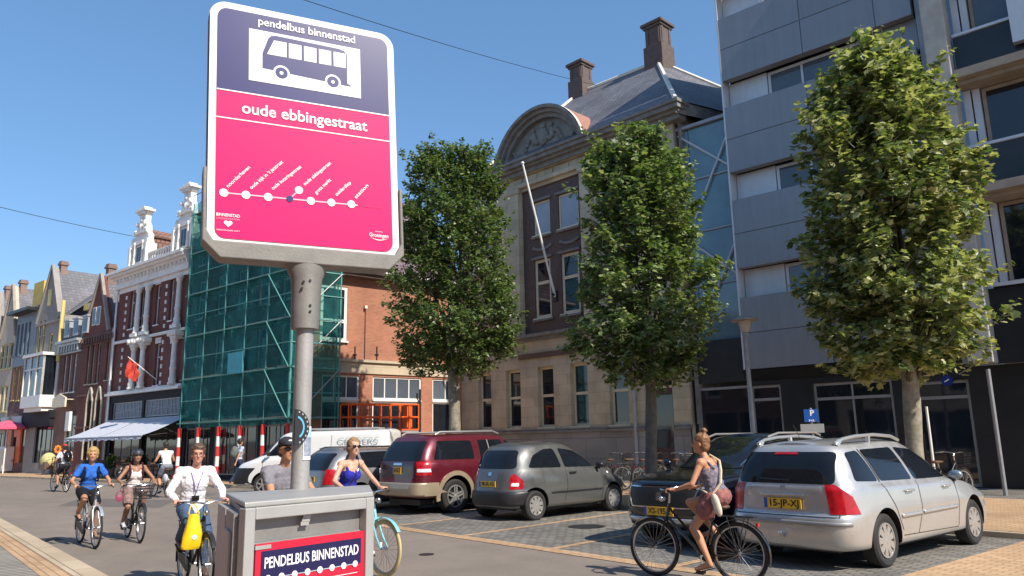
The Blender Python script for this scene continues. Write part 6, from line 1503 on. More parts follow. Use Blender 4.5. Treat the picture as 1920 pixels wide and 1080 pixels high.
# ---- black crossover, nose towards the street
pm = paint('black_blue_paint', (.008,.010,.018), .3, .16)
hd_ = R(-88); L = 4.45; cf = Vector((-7.55, 8.95, 0)); loc = (cf.x-L*math.cos(hd_), cf.y-L*math.sin(hd_), 0)
rg = [dict(xr=.12,xf=L-.16,w=.80,n=6,z=[(0,.26)]), dict(xr=.03,xf=L-.04,w=.89,n=5,z=[(0,.32)]), dict(xr=.0,xf=L,w=.91,n=5,z=[(0,.52)]), dict(xr=.02,xf=L,w=.918,n=4.6,z=[(0,.70)]),
      dict(xr=.04,xf=L-.03,w=.915,n=4.4,nr=6,z=[(0,.92),(3.4,.92),(L,.86)],ten=.4), dict(xr=.05,xf=L-.12,w=.89,n=4,nr=6,z=[(0,1.06),(3.3,1.04),(L,.95)],ten=.3), dict(xr=.08,xf=L-1.15,w=.83,n=3.6,nr=6,z=[(0,1.12),(L,1.08)]),
      dict(xr=.18,xf=L-1.6,w=.76,n=3.6,nr=6,z=[(0,1.34),(L,1.32)]), dict(xr=.36,xf=L-2.15,w=.65,n=4,nr=5,z=[(0,1.52),(1.6,1.55),(L,1.52)]), dict(xr=.45,xf=L-2.3,w=.52,n=4,nr=5,z=[(0,1.555),(1.6,1.585),(L,1.555)])]
root, sk = person_car(dict(name='parked_car', L=L, W=1.84, loc=loc, rz=hd_, label='glossy black crossover parked facing the street behind the woman on the black bicycle', cat='car', rings=rg, wr=.345, axles=(.90,3.55), paint=pm, wstyle='alloy', wt=.22))
sk.patch('windscreen', rounded([(0,-.70,1.10),(0,.70,1.10),(0,.56,1.49),(0,-.56,1.49)], .06), (-1,0,0), gm_, off=.005)
end_patch(sk, 'rear_window', rounded([(-.62,1.12),(.62,1.12),(.54,1.46),(-.54,1.46)], .06), gm_)
gr = end_patch(sk, 'grille', rounded([(-.52,.60),(.52,.60),(.60,.80),(.58,.86),(-.58,.86),(-.60,.80)], .03), M['black'], True, off=.006)
sk.line('grille_trim', [(0,-.60,.87),(0,.60,.87)], (-1,0,0), M['chrome'], .014, .014, gr); sk.line('grille_trim', [(0,-.52,.585),(0,.52,.585)], (-1,0,0), M['chrome'], .016, .014, gr)
for s in (-1,1): sk.line('grille_trim', [(0,s*.62,.85),(0,s*.52,.59)], (-1,0,0), M['chrome'], .02, .014, gr)
for k in range(4):
    for j in range(11): z = .635+.055*k; y = -.46+.092*j+(k%2)*.046; MB; sk.patch('grille_stud', [(0,y-.009,z-.007),(0,y+.009,z-.007),(0,y+.009,z+.007),(0,y-.009,z+.007)], (-1,0,0), M['dark_metal'], gr, off=.010) if abs(y) < .48 and abs(y) > .09 else None
sk.patch('badge', rounded([(0,-.05,.68),(0,.05,.68),(0,.06,.80),(0,-.04,.80)], .03), (-1,0,0), M['chrome'], gr, off=.018)
for s in (-1,1):
    sk.patch('headlamp', rounded([(L,s*.64,.84),(L-.25,s*.88,.88),(L-.30,s*.88,.95),(L,s*.64,.90)], .02), (-1,-s*.7,0), mat('dark_lamp_glass', (.16,.17,.19), .08, var=.5, scale=25, coat=.6), off=.008, step=.03)
    sk.patch('fog_lamp', rounded([(L,s*.58,.46),(L-.1,s*.76,.48),(L-.1,s*.76,.52),(L,s*.58,.49)], .02), (-1,-s*.4,0), M['alloy'], off=.010, step=.03)
    for pl in ([(.45,1.14),(1.0,1.13),(.95,1.46),(.62,1.44)], [(1.08,1.13),(1.95,1.12),(1.88,1.49),(1.02,1.47)], [(2.03,1.12),(3.05,1.10),(2.5,1.42),(1.96,1.49)]): side_patch(sk, 'side_window', rounded(pl, .04), gm_, s)
    for pts in ([(1.99,0,1.1),(1.98,0,.45)], [(3.1,0,1.05),(3.1,0,.45)]): sk.line('door_gap', pts, SIDE[s], M['black'], .010)
    mirror_part(root, 3.0, 1.16, s, .82, pm); MB().path([(.6,s*.60,1.57),(.8,s*.60,1.62),(2.0,s*.60,1.62),(2.3,s*.58,1.56)], .018, 8).build('roof_rail', M['alloy'], root, smooth=True)
    sk.line('window_trim', [(3.12,0,1.11),(2.45,0,1.45),(1.9,0,1.515),(.9,0,1.49)], SIDE[s], M['chrome'], .02, .008)
end_patch(sk, 'skid_plate', rounded([(-.60,.36),(.60,.36),(.66,.44),(-.66,.44)], .02), M['alloy'], True, thick=.02)
plate(root, 'XS-195-E', (L+.018,0,.53), (0,1,0), view=(-1,0,0), w=.52, h=.12)

# ---- white van parked along the far side
pm = paint('white_van_paint', (.72,.71,.69), .0, .35)
L = 5.3; VH = R(43); ca, sa = math.cos(VH), math.sin(VH)
vloc = (-21.45-.93*sa, 12.5+.93*ca, 0)
rg = [dict(xr=.1,xf=L-.12,w=.82,n=9,z=[(0,.30)]), dict(xr=.02,xf=L-.02,w=.93,n=7,nr=12,z=[(0,.36)]), dict(xr=.0,xf=L,w=.95,n=6,nr=12,z=[(0,.60)]), dict(xr=.0,xf=L-.06,w=.955,n=5,nr=12,z=[(0,.82)]),
      dict(xr=.0,xf=L-.22,w=.95,n=4.5,nr=12,z=[(0,1.08),(4.0,1.08),(L,.98)],ten=.35), dict(xr=.0,xf=L-.78,w=.93,n=4.5,nr=12,z=[(0,1.22),(L,1.20)]), dict(xr=.02,xf=L-1.15,w=.90,n=5,nr=12,z=[(0,1.50),(L,1.50)]),
      dict(xr=.04,xf=L-1.6,w=.85,n=6,nr=12,z=[(0,1.90),(L,1.86)]), dict(xr=.08,xf=L-1.8,w=.78,n=6,nr=10,z=[(0,1.98),(L,1.95)])]
root, sk = person_car(dict(name='delivery_van', L=L, W=1.92, loc=vloc, rz=math.pi+VH, label='white delivery van with grey lettering on its side, parked in front of the scaffolding', cat='van', rings=rg, wr=.33, axles=(1.0,4.15), paint=pm, wstyle='six', wt=.22))
sk.patch('windscreen', rounded([(0,-.80,1.24),(0,.80,1.24),(0,.70,1.80),(0,-.70,1.80)], .07), (-1,0,0), gm_)
for s in (-1,1):
    side_patch(sk, 'side_window', rounded([(3.20,1.26),(4.12,1.22),(3.62,1.72),(3.22,1.74)], .05), gm_, s)
    sk.patch('headlamp', rounded([(L,s*.60,.80),(L-.4,s*.93,.86),(L-.5,s*.93,1.06),(L-.05,s*.62,.96)], .05), (-1,-s*.8,0), M['white_lens'], off=.008, step=.03)
    for pts in ([(3.12,0,1.85),(3.12,0,.45)], [(4.15,0,1.2),(4.2,0,.75)], [(1.9,0,1.85),(1.9,0,.45)]): sk.line('door_gap', pts, SIDE[s], M['black'], .012)
    side_patch(sk, 'sill_trim', [(1.45,.40),(3.70,.40),(3.70,.56),(1.45,.56)], M['black'], s, off=.012)
    mirror_part(root, 3.95, 1.32, s, .92, M['black'])
end_patch(sk, 'front_bumper', [(-.92,.36),(.92,.36),(.92,.86),(-.92,.86)], M['black'], True, thick=.03)
for s in (-1,1): side_patch(sk, 'bumper_corner', [(L-.55,.36),(L-.0,.36),(L-.0,.72),(L-.45,.72)], M['black'], s, off=.012)
end_patch(sk, 'grille', [(-.55,.78),(.55,.78),(.55,.92),(-.55,.92)], M['black'], True)
hit, nrm, _, _ = sk.bvh.ray_cast(Vector((1.6, 3, 1.5)), Vector((0,-1,0)))
text_obj('lettering', 'GELDERS', .27, (1.0, hit.y+.03, 1.66), (-1,0,0), (0,-.05,1), mat('grey_van_lettering', (.44,.50,.50), .5, var=0), root, .001, 1.35)
for s in (-1,1): MB().path([(.3,s*.72,2.0),(.4,s*.72,2.06),(3.0,s*.72,2.06)], .02, 6).build('roof_bar', M['zinc'], root)
for x in (.6,1.7,2.8): MB().tube((x,-.75,2.06),(x,.75,2.06),.022).build('roof_bar', M['zinc'], root)
# ---------------------------------------------------------------- bicycles
M['spoke'] = mat('steel_spoke', (.42,.42,.42), .3, metal=.9, var=.05)
M['brown_leather'] = mat('brown_leather', (.10,.05,.03), .5, var=.3)
def bike_wheel(root, x, z, tyre_m, rim_m, r=.35, name='wheel'):
    w = MB(); w.lathe([(-.010,r-.045),(-.019,r-.020),(-.012,r-.003),(0,r),(.012,r-.003),(.019,r-.020),(.010,r-.045)], (0,0,0), 'y', 44); wh = link(name, w.mesh(tyre_m, True), root, (x,0,z))
    q = MB(); q.lathe([(-.012,r-.046),(-.010,r-.060),(.010,r-.060),(.012,r-.046),(-.012,r-.046)], (0,0,0), 'y', 44); q.build('rim', rim_m, wh, smooth=True)
    s_ = MB(); s_.tube((0,-.045,0),(0,.045,0),.018,n=8)
    for k in range(28):
        a = 2*math.pi*k/28; b = a+(.5 if k % 2 else -.5); y = .03 if (k//2) % 2 else -.03
        s_.tube((.02*math.cos(b),y,.02*math.sin(b)),((r-.055)*math.cos(a),0,(r-.055)*math.sin(a)), .0022, n=3, caps=False)
    s_.build('spokes', M['spoke'], wh, weld=False); return wh
def bicycle(loc, rz, label, fm, tyre=None, rim=None, lady=True, basket=False, rack=True, crank=-1.2, group=None, guard=None, steer=0., lampc=True, bar='city', name='bicycle'):
    tyre = tyre or M['rubber']; rim = rim or M['alloy']; guard = guard or fm
    root = empty(name, loc, rz, label, 'bicycle', group)
    RH, FH, BB = Vector((0,0,.35)), Vector((1.12,0,.35)), Vector((.46,0,.29))
    bike_wheel(root, 0, .35, tyre, rim)
    hb, ht = Vector((.925,0,.70)), Vector((.875,0,.88))
    fr = MB(); sT = Vector((.29,0,.74)); fr.tube(BB, sT, .017)
    fr.tube(hb, ht, .021); fr.tube(BB, hb+Vector((0,0,.03)), .019)
    if lady: fr.path([ht-Vector((-.01,0,.05)),(.72,0,.66),(.56,0,.50),(.40,0,.48)], .015, 8)
    else: fr.tube(sT-Vector((0,0,.03)), ht-Vector((-.01,0,.03)), .016)
    for s in (-1,1): fr.tube(RH+Vector((0,s*.055,0)), BB+Vector((0,s*.03,0)), .010); fr.tube(RH+Vector((0,s*.055,0)), Vector((.31,s*.02,.68)), .008)
    fr.build('frame', fm, root, smooth=True)
    fk = empty('steering', (0,0,0)); bpy.data.objects.remove(fk)
    f2 = MB()
    for s in (-1,1): f2.path([(.925,s*.02,.71),(.94,s*.045,.62),(1.02,s*.052,.47),(1.12,s*.055,.35)], .012, 7)
    f2.box(.905,.945,-.045,.045,.685,.715); f2.build('fork', fm, root, smooth=True)
    bike_wheel(root, 1.12, .35, tyre, rim)
    st = MB(); st.tube(ht, (.86,0,.99), .013); st.path([(.86,-.0,.99),(.90,0,1.02),(.915,-.0,1.03)], .012, 6)
    G_ = []
    if bar == 'city':
        for s in (-1,1): st.path([(.90,0,1.03),(.91,s*.10,1.05),(.86,s*.22,1.06),(.76,s*.275,1.05),(.66,s*.29,1.04)], .011, 7)
    else:
        for s in (-1,1): st.path([(.90,0,1.02),(.90,s*.15,1.03),(.86,s*.30,1.04)], .012, 7)
    hbm = st.build('handlebar', M['chrome'], root, smooth=True)
    for s in (-1,1):
        g = MB()
        if bar == 'city': g.tube((.77,s*.272,1.052),(.65,s*.292,1.038),.017,n=8); g.path([(.84,s*.235,1.045),(.80,s*.30,1.02),(.72,s*.31,1.00)], .006, 5)
        else: g.tube((.885,s*.22,1.035),(.855,s*.31,1.04),.018,n=8); g.path([(.90,s*.16,1.02),(.93,s*.22,1.0),(.91,s*.29,.99)], .006, 5)
        g.build('grip', M['black'], hbm)
    sa = MB(); sa.tube(sT, (.265,0,.84), .012); sa.build('seat_post', M['chrome'], root)
    sd_ = MB(); sd_.ball((.19,0,.865),.11,.095,.035,14,8); sd_.ball((.33,0,.865),.13,.035,.028,14,8); sd_.build('saddle', M['brown_leather'] if lady else M['black'], root, smooth=True)
    for (cx_, a0, a1) in ((0, R(10), R(200)), (1.12, R(35), R(190))):
        mg = MB(); n = 18; 
        for i in range(n):
            for (ya,yb,ra,rb_) in ((-.026,0,.372,.380),(0,.026,.380,.372)):
                t0, t1 = a0+(a1-a0)*i/n, a0+(a1-a0)*(i+1)/n
                mg.quad((cx_+ra*math.cos(t0),ya,.35+ra*math.sin(t0)),(cx_+rb_*math.cos(t0),yb,.35+rb_*math.sin(t0)),(cx_+rb_*math.cos(t1),yb,.35+rb_*math.sin(t1)),(cx_+ra*math.cos(t1),ya,.35+ra*math.sin(t1)))
        mg.build('mudguard', guard, root, smooth=True)
    c_ = MB(); c_.tube((.46,-.07,.29),(.46,.07,.29),.014); pe = []
    for s, a in ((1,crank),(-1,crank+math.pi)): e = Vector((.46+.17*math.cos(a), s*.085, .29+.17*math.sin(a))); c_.tube((.46,s*.07,.29), e, .010); pe.append(e); c_.tube(e, e+Vector((0,s*.09,0)), .006)
    ck = c_.build('crank', M['alloy'], root)
    for s, e in zip((1,-1), pe): MB().box(e.x-.045,e.x+.045,min(e.y+s*.02,e.y+s*.10),max(e.y+s*.02,e.y+s*.10),e.z-.012,e.z+.012).build('pedal', M['black'], ck)
    cg = MB(); cg.prism([(.0-.03,.31),(.44,.20),(.54,.24),(.55,.33),(.47,.38),(.02,.39)], -.075, -.055, 'y'); cg.build('chain_guard', M['black'], root)
    if rack:
        rk = MB(); rk.tube((-.22,-.05,.76),(.22,-.05,.76),.007); rk.tube((-.22,.05,.76),(.22,.05,.76),.007)
        for x in (-.2,-.08,.05,.18): rk.tube((x,-.06,.76),(x,.06,.76),.006)
        for s in (-1,1): rk.tube((0,s*.06,.35),(-.12,s*.06,.76),.006); rk.tube((0,s*.06,.35),(.10,s*.06,.76),.006)
        rk.build('rack', M['black'], root)
    if basket:
        bk = MB(); 
        for z, w in ((.80,.13),(.86,.14),(.92,.15),(.98,.16),(1.03,.165)): bk.path([(.98-w*.0,-w,z),(1.02+w*1.3,-w,z),(1.02+w*1.3,w,z),(.98,w,z),(.98,-w,z)], .006, 4)
        for k in range(7): y = -.13+.26*k/6; bk.tube((1.0,y,.80),(.98,y*1.25,1.03),.004,n=4); bk.tube((1.18,y,.80),(1.23,y*1.25,1.03),.004,n=4)
        for k in range(5): x = 1.0+.2*k/4; bk.tube((x,-.13,.8),(x,-.165,1.03),.004,n=4); bk.tube((x,.13,.8),(x,.165,1.03),.004,n=4); bk.tube((x,-.13,.8),(x,.13,.8),.004,n=4)
        bk.build('basket', M['dark_metal'], root)
    if lampc: MB().ball((.985,0,.93),.03,.035,.035,12,8).tube((.93,0,.93),(.99,0,.93),.02).build('front_lamp', M['chrome'], root, smooth=True)
    MB().box(-.26,-.235,-.03,.03,.66,.70).build('rear_lamp', M['red_lens'], root)
    return root, pe

# ---------------------------------------------------------------- people
def skin(n, c): return mat(n, c, .5, var=.10, scale=9, spec=.4)
M['skin_fair'] = skin('fair_skin', (.56,.32,.22)); M['skin_tan'] = skin('tanned_skin', (.46,.23,.13)); M['skin_dark'] = skin('darker_skin', (.30,.15,.09)); M['skin_red'] = skin('sun_reddened_skin', (.55,.26,.18))
def cloth(n, c, var=.12, **k): return mat(n, c, .85, var=var, scale=7, bump=.35, bscale=9, spec=.2, **k)
def V3(*a): return Vector(a)
def ik(a, c, l1, l2, pole):
    d = c-a; D = min(d.length, (l1+l2)*.998); u = d.normalized(); x = (l1*l1-l2*l2+D*D)/(2*D); h = math.sqrt(max(l1*l1-x*x, 0)); p = (pole-a); p = p-u*p.dot(u); p.normalize(); return a+u*x+p*h
def volume(name, prims, vox, m, parent, it=3, noise=0., seed=0):
    mb = MB()
    for pr in prims:
        if pr[0] == 'c':
            _, a, b, ra, rb = pr; a, b = Vector(a), Vector(b); d = b-a
            if d.length < 1e-5: d = Vector((0,0,1e-4)); b = a+d
            u = d.normalized(); s = u.orthogonal().normalized(); t = u.cross(s); vs = []; fs = []; n = 14; rows = []
            for k in range(5): ph = math.pi/2*(k/5); rows.append((a-u*ra*math.cos(ph), ra*math.sin(ph)))
            rows.append((a, ra)); rows.append((b, rb))
            for k in range(4,-1,-1): ph = math.pi/2*(k/5); rows.append((b+u*rb*math.cos(ph), rb*math.sin(ph)))
            for c, r in rows:
                for i in range(n): th = 2*math.pi*i/n; vs.append(c+s*math.cos(th)*max(r,1e-5)+t*math.sin(th)*max(r,1e-5))
            for j in range(len(rows)-1):
                for i in range(n): fs.append((j*n+i, j*n+(i+1)%n, (j+1)*n+(i+1)%n, (j+1)*n+i))
            mb.add(vs, fs)
        else:
            _, c, (rx,ry,rz_), (X,Y_,Z_) = pr; vs = []; fs = []; nu, nv = 18, 12
            for j in range(nv+1):
                ph = math.pi*j/nv
                for i in range(nu): th = 2*math.pi*i/nu; vs.append(Vector(c)+X*(rx*math.sin(ph)*math.cos(th))+Y_*(ry*math.sin(ph)*math.sin(th))+Z_*(rz_*math.cos(ph)))
            for j in range(nv):
                for i in range(nu): fs.append((j*nu+i, (j+1)*nu+i, (j+1)*nu+(i+1)%nu, j*nu+(i+1)%nu))
            mb.add(vs, fs)
    me = mb.mesh(m, weld=True); o = bpy.data.objects.new('v', me)
    r = o.modifiers.new('r','REMESH'); r.mode = 'VOXEL'; r.voxel_size = vox; r.adaptivity = 0
    s = o.modifiers.new('s','SMOOTH'); s.factor = .5; s.iterations = it
    me2 = evaluate(o); bpy.data.objects.remove(o)
    for p in me2.polygons: p.use_smooth = True
    if noise:
        from mathutils import noise as nz
        cs = [v.co.copy() for v in me2.vertices]; ns = [v.normal.copy() for v in me2.vertices]; out = []
        for c, q in zip(cs, ns): k = nz.noise(c*38+Vector((seed,0,0)))*noise + nz.noise(c*14)*noise*.6; out += list(c+q*k)
        me2.vertices.foreach_set('co', out); me2.update()
    me2.materials.clear(); me2.materials.append(m)
    return link(name, me2, parent)
def E(c, r, F=None): return ('e', c, r, F or (Vector((1,0,0)),Vector((0,1,0)),Vector((0,0,1))))
def hand(prims, wrist, grip, axis, s, sc=1.):
    """palm and five fingers curled round a bar through grip along axis"""
    ax = Vector(axis).normalized(); d = (grip-wrist); dn = d.normalized(); up = ax.cross(dn).normalized()
    if up.z < 0: up = -up
    palm = wrist.lerp(grip, .62)+up*.012; prims.append(('c', wrist, palm-ax*.018, .024*sc, .022*sc)); prims.append(('c', wrist, palm+ax*.018, .024*sc, .020*sc)); prims.append(('c', palm-ax*.028, palm+ax*.028, .019*sc, .018*sc))
    for k, ln in enumerate((.026,.030,.028,.022)):
        b = palm+ax*(-.033+.022*k)+up*.004; k1 = grip+ax*(-.033+.022*k)+up*.028+dn*.014; k2 = k1+dn*.018-up*.030; k3 = k2-dn*.020-up*.014
        prims += [('c', b, k1, .0098*sc, .0094*sc), ('c', k1, k2, .0094*sc, .0088*sc), ('c', k2, k3, .0086*sc, .0078*sc)]
    t0 = wrist.lerp(grip,.4)-ax*s*.026*-1; t1 = grip+ax*(s*.040*-1)-up*.004-dn*.002; prims += [('c', wrist.lerp(grip,.35), t1, .013*sc, .0105*sc), ('c', t1, t1+dn*.024-up*.014, .0105*sc, .009*sc)]
def relaxed_hand(prims, wrist, dirv, fwd):
    dn = Vector(dirv).normalized(); fw = Vector(fwd).normalized(); sd_ = dn.cross(fw).normalized(); palm = wrist+dn*.075
    prims += [('c', wrist, palm+fw*.018, .022, .018), ('c', wrist, palm-fw*.018, .022, .018)]
    for k, ln in enumerate((.065,.075,.070,.055)): b = palm+fw*(.030-.020*k); m_ = b+dn*ln*.5+sd_*.006; prims += [('c', b, m_, .0092, .0085), ('c', m_, m_+dn*ln*.45+sd_*.018, .0085, .0075)]
    prims += [('c', wrist+dn*.02+fw*.015, wrist+dn*.065+fw*.045, .012, .010), ('c', wrist+dn*.065+fw*.045, wrist+dn*.09+fw*.048, .010, .0085)]
def person(loc, rz, label, J, skinm, clothes, hair, vox=.011, fem=False, group=None, extras=(), look=0., sc=1., tilt=0.):
    """J: joints in the local frame (x forward, y left): hip, chest, neck, head, sh/el/wr/gr (l, r), hj/kn/an (l, r), toe"""
    root = empty('person', loc, rz, label, 'person', group)
    P = []; hip, sh = J['hip'], J['neck']; ta = (sh-hip).normalized(); sid = Vector((0,1,0)); fwd = sid.cross(ta).normalized(); F = (sid, fwd, ta)
    L = (sh-hip).length; sw = .148 if fem else .178; hw = .150 if fem else .145; ww = .115 if fem else .135
    def T(inf, lo=0., hi=1., arms=True):
        q = []
        if lo <= .05: q.append(E(hip+ta*.02, (hw+inf,.125+inf,.13+inf), F))
        q.append(E(hip+ta*L*.34+fwd*.005, (ww+inf,.100+inf,.15+inf), F))
        q.append(E(hip+ta*L*.66+fwd*.012, (sw*.86+inf,.112+inf,.155+inf), F))
        if fem: q += [E(hip+ta*L*.64+fwd*.085+sid*s*.062, (.058+inf*.6,.050+inf*.6,.060+inf*.6), F) for s in (-1,1)]
        if hi > .9: q += [('c', J['sh'][0]-ta*.005, J['sh'][1]-ta*.005, .058+inf, .058+inf), E(hip+ta*L*.88, (sw*.72+inf,.085+inf,.075+inf), F)]
        return q
    P += T(0)
    P.append(('c', sh-ta*.04, J['head']-V3(0,0,.06), .056 if not fem else .048, .050 if not fem else .044))
    hd = J['head']; c_, s_ = math.cos(look), math.sin(look); hx = Vector((c_, s_, -tilt)).normalized(); hy = Vector((-s_, c_, 0)); hz = hx.cross(hy); HF = (hx, hy, hz)
    P += [E(hd+hz*.025-hx*.012, (.098,.078,.098), HF), E(hd-hz*.045+hx*.020, (.070,.058,.075), HF), ('c', hd-hz*.085+hx*.050, hd-hz*.090+hx*.062, .026, .022),
          ('c', hd+hx*.078+hz*.012, hd+hx*.104-hz*.024, .010, .014), E(hd+hx*.076+hz*.034, (.018,.055,.010), HF)]
    for s in (-1,1): P += [E(hd-hx*.008-hz*.008+hy*s*.078, (.020,.008,.030), HF), E(hd+hx*.065-hz*.020+hy*s*.032, (.022,.022,.022), HF)]
    ar = (.047,.037,.023) if not fem else (.040,.032,.020)
    for i, s in ((0,1),(1,-1)):
        S_, El, Wr = J['sh'][i], J['el'][i], J['wr'][i]
        P += [('c', S_, El, ar[0]*1.1, ar[1]), ('c', El, El.lerp(Wr,.35), ar[1]*1.02, ar[1]*.98), ('c', El.lerp(Wr,.35), Wr, ar[1]*.96, ar[2])]
        if J['gr'][i] is not None: hand(P, Wr, J['gr'][i], (0,1,0) if 'gax' not in J else J['gax'], s)
        else: relaxed_hand(P, Wr, Wr-El, (1,0,0))
        Hj, Kn, An, To = J['hj'][i], J['kn'][i], J['an'][i], J['toe'][i]; lt = 1.0 if not fem else .96
        back = ((Hj+An)/2-Kn); back = back.normalized() if back.length > .02 else Vector((-1,0,0))
        P += [('c', Hj, Kn, .082*lt, .054*lt), ('c', Kn, Kn.lerp(An,.3)+back*.014, .052*lt, .056*lt), ('c', Kn.lerp(An,.3)+back*.014, Kn.lerp(An,.7)+back*.006, .056*lt, .040*lt), ('c', Kn.lerp(An,.7)+back*.006, An, .040*lt, .033)]
        heel = An+(An-To).normalized()*.02-V3(0,0,.045); P += [('c', An-V3(0,0,.01), heel, .033, .030), ('c', heel, To, .030, .026), ('c', An-V3(0,0,.015), An.lerp(To,.75), .030, .024)]
    volume('body', P, vox, skinm, root, 2)
    Hc = dict(F=F, T=T, hip=hip, ta=ta, fwd=fwd, sid=sid, L=L, hd=hd, HF=HF, sw=sw)
    for cl in clothes: cl(root, J, Hc, vox)
    hair(root, J, Hc, vox)
    eb = MB()
    for s in (-1,1): eb.ball(hd+hx*.080+hy*s*.030+hz*.012, .010,.013,.008,8,6)
    e = eb.mesh(mat_eye); link('eyes', e, root)
    mbm = MB(); mbm.ball(hd+hx*.0835-hz*.056, .008,.022,.006,8,6); link('mouth', mbm.mesh(mat_lip), root)
    for ex in extras: ex(root, J, Hc, vox)
    return root
mat_eye = mat('dark_eye', (.02,.015,.012), .2, var=0); mat_lip = mat('lips', (.35,.10,.08), .5, var=0)
# clothing
def top(m, sleeve='short', inf=.014, name='shirt', hem=0., neck=True):
    def f(root, J, H, vox):
        q = H['T'](inf) if neck else []
        if not neck:
            hip, ta, L, F = H['hip'], H['ta'], H['L'], H['F']
            q = [E(hip+ta*.02,(.150+inf,.125+inf,.13+inf),F), E(hip+ta*L*.34+H['fwd']*.005,(.117+inf,.100+inf,.15+inf),F), E(hip+ta*L*.62+H['fwd']*.012,(H['sw']*.82+inf,.108+inf,.13+inf),F)]
            q += [E(hip+ta*L*.62+H['fwd']*.085+H['sid']*s*.062,(.060+inf,.052+inf,.062+inf),F) for s in (-1,1)]
            for s in (-1,1):                                          # shoulder straps
                a = hip+ta*L*.72+H['fwd']*.118+H['sid']*s*.085; b = J['neck']-ta*.015+H['sid']*s*.095+V3(0,0,.035); c = hip+ta*L*.72-H['fwd']*.095+H['sid']*s*.075; q += [('c',a,b,.016,.013),('c',b,c,.013,.016)]
        if sleeve != 'none':
            for i in (0,1):
                S_, El, Wr = J['sh'][i], J['el'][i], J['wr'][i]
                if sleeve == 'short': q.append(('c', S_, S_.lerp(El,.55), .054+inf*.3, .055+inf*.4))
                elif sleeve == 'cap': q.append(('c', S_, S_.lerp(El,.15), .060+inf*.3, .056))
                else: q += [('c', S_, El, .060, .052), ('c', El, El.lerp(Wr,.93), .050, .038)]
        if hem: q.append(E(H['hip']-H['ta']*.05+H['fwd']*.02, (.165+inf,.15+inf,.10+hem), H['F']))
        volume(name, q, vox, m, root, 3, noise=.0075, seed=hash(name) % 7)
    return f
def shorts(m, frac=.55, inf=.018, name='shorts', flare=.0):
    def f(root, J, H, vox):
        q = [E(H['hip']+H['ta']*.0, (.158+inf,.130+inf,.10+inf), H['F'])]
        for i in (0,1): Hj, Kn = J['hj'][i], J['kn'][i]; q.append(('c', Hj, Hj.lerp(Kn,frac), .088+inf, .078+inf+flare))
        volume(name, q, vox, m, root, 2, noise=.006)
    return f
def trousers(m, inf=.014, name='trousers'):
    def f(root, J, H, vox):
        q = [E(H['hip'], (.155+inf,.130+inf,.10+inf), H['F'])]
        for i in (0,1): Hj, Kn, An = J['hj'][i], J['kn'][i], J['an'][i]; q += [('c', Hj, Kn, .088+inf, .066+inf), ('c', Kn, An, .066+inf*.8, .052)]
        volume(name, q, vox, m, root, 2, noise=.007)
    return f
def shoes(m, sole=None, name='shoe'):
    def f(root, J, H, vox):
        for i in (0,1):
            An, To = J['an'][i], J['toe'][i]; heel = An+(An-To).normalized()*.02-V3(0,0,.045)
            if m is not None: volume(name, [('c', An-V3(0,0,.02), heel, .040, .037), ('c', heel, To, .037, .034), ('c', An-V3(0,0,.03), An.lerp(To,.75), .038, .032)], .012, m, root, 1)
            d = (To-heel); 
            s_ = MB(); n_ = d.cross(V3(0,1,0)).normalized(); n_ = n_ if n_.z > 0 else -n_
            c0 = heel-n_*.036-d.normalized()*.03; c1 = To-n_*.032+d.normalized()*.03; y = V3(0,.040,0)
            s_.add([c0-y,c1-y,c1+y,c0+y,c0-y-n_*.012,c1-y-n_*.012,c1+y-n_*.012,c0+y-n_*.012],[(0,1,2,3),(7,6,5,4),(0,4,5,1),(1,5,6,2),(2,6,7,3),(3,7,4,0)]); s_.build('sole' if m else 'sandal', sole or M['black'], root)
    return f
def hair_short(m, vol=.014, fringe=True):
    def f(root, J, H, vox):
        hd, (hx,hy,hz) = H['hd'], H['HF']; q = [E(hd+hz*.045-hx*.026, (.094+vol*.6,.080+vol,.086+vol), (hx,hy,hz)), E(hd-hx*.045-hz*.01, (.062+vol,.074+vol,.080), (hx,hy,hz))]
        if fringe: q.append(E(hd+hz*.092+hx*.035, (.055,.065,.026+vol*.5), (hx,hy,hz)))
        volume('hair', q, .010, m, root, 1, noise=.009)
    return f
def hair_long(m, bun=False, tail=True, back=.10):
    def f(root, J, H, vox):
        hd, (hx,hy,hz) = H['hd'], H['HF']; q = [E(hd+hz*.045-hx*.024, (.100,.089,.092), (hx,hy,hz)), E(hd-hx*.048-hz*.015, (.068,.084,.090), (hx,hy,hz))]
        if bun: q += [E(hd+hz*.155-hx*.055, (.042,.042,.036), (hx,hy,hz)), E(hd+hz*.12-hx*.05, (.03,.03,.03), (hx,hy,hz))]
        if tail: q += [('c', hd-hx*.10+hz*.01, hd-hx*.125-hz*.10, .034, .030), ('c', hd-hx*.125-hz*.10, hd-hx*.105-hz*.19, .030, .012)]
        volume('hair', q, .010, m, root, 1, noise=.008)
    return f
def glasses(m):
    def f(root, J, H, vox):
        hd, (hx,hy,hz) = H['hd'], H['HF']; mb = MB()
        for s in (-1,1): mb.ball(hd+hx*.094+hy*s*.033+hz*.010, .010,.029,.022,12,8); mb.tube(hd+hx*.090+hy*s*.060+hz*.016, hd-hx*.01+hy*s*.084+hz*.008, .004, n=5)
        mb.tube(hd+hx*.104-hy*.012+hz*.016, hd+hx*.104+hy*.012+hz*.016, .004, n=5); mb.build('sunglasses', m, root, smooth=True)
    return f
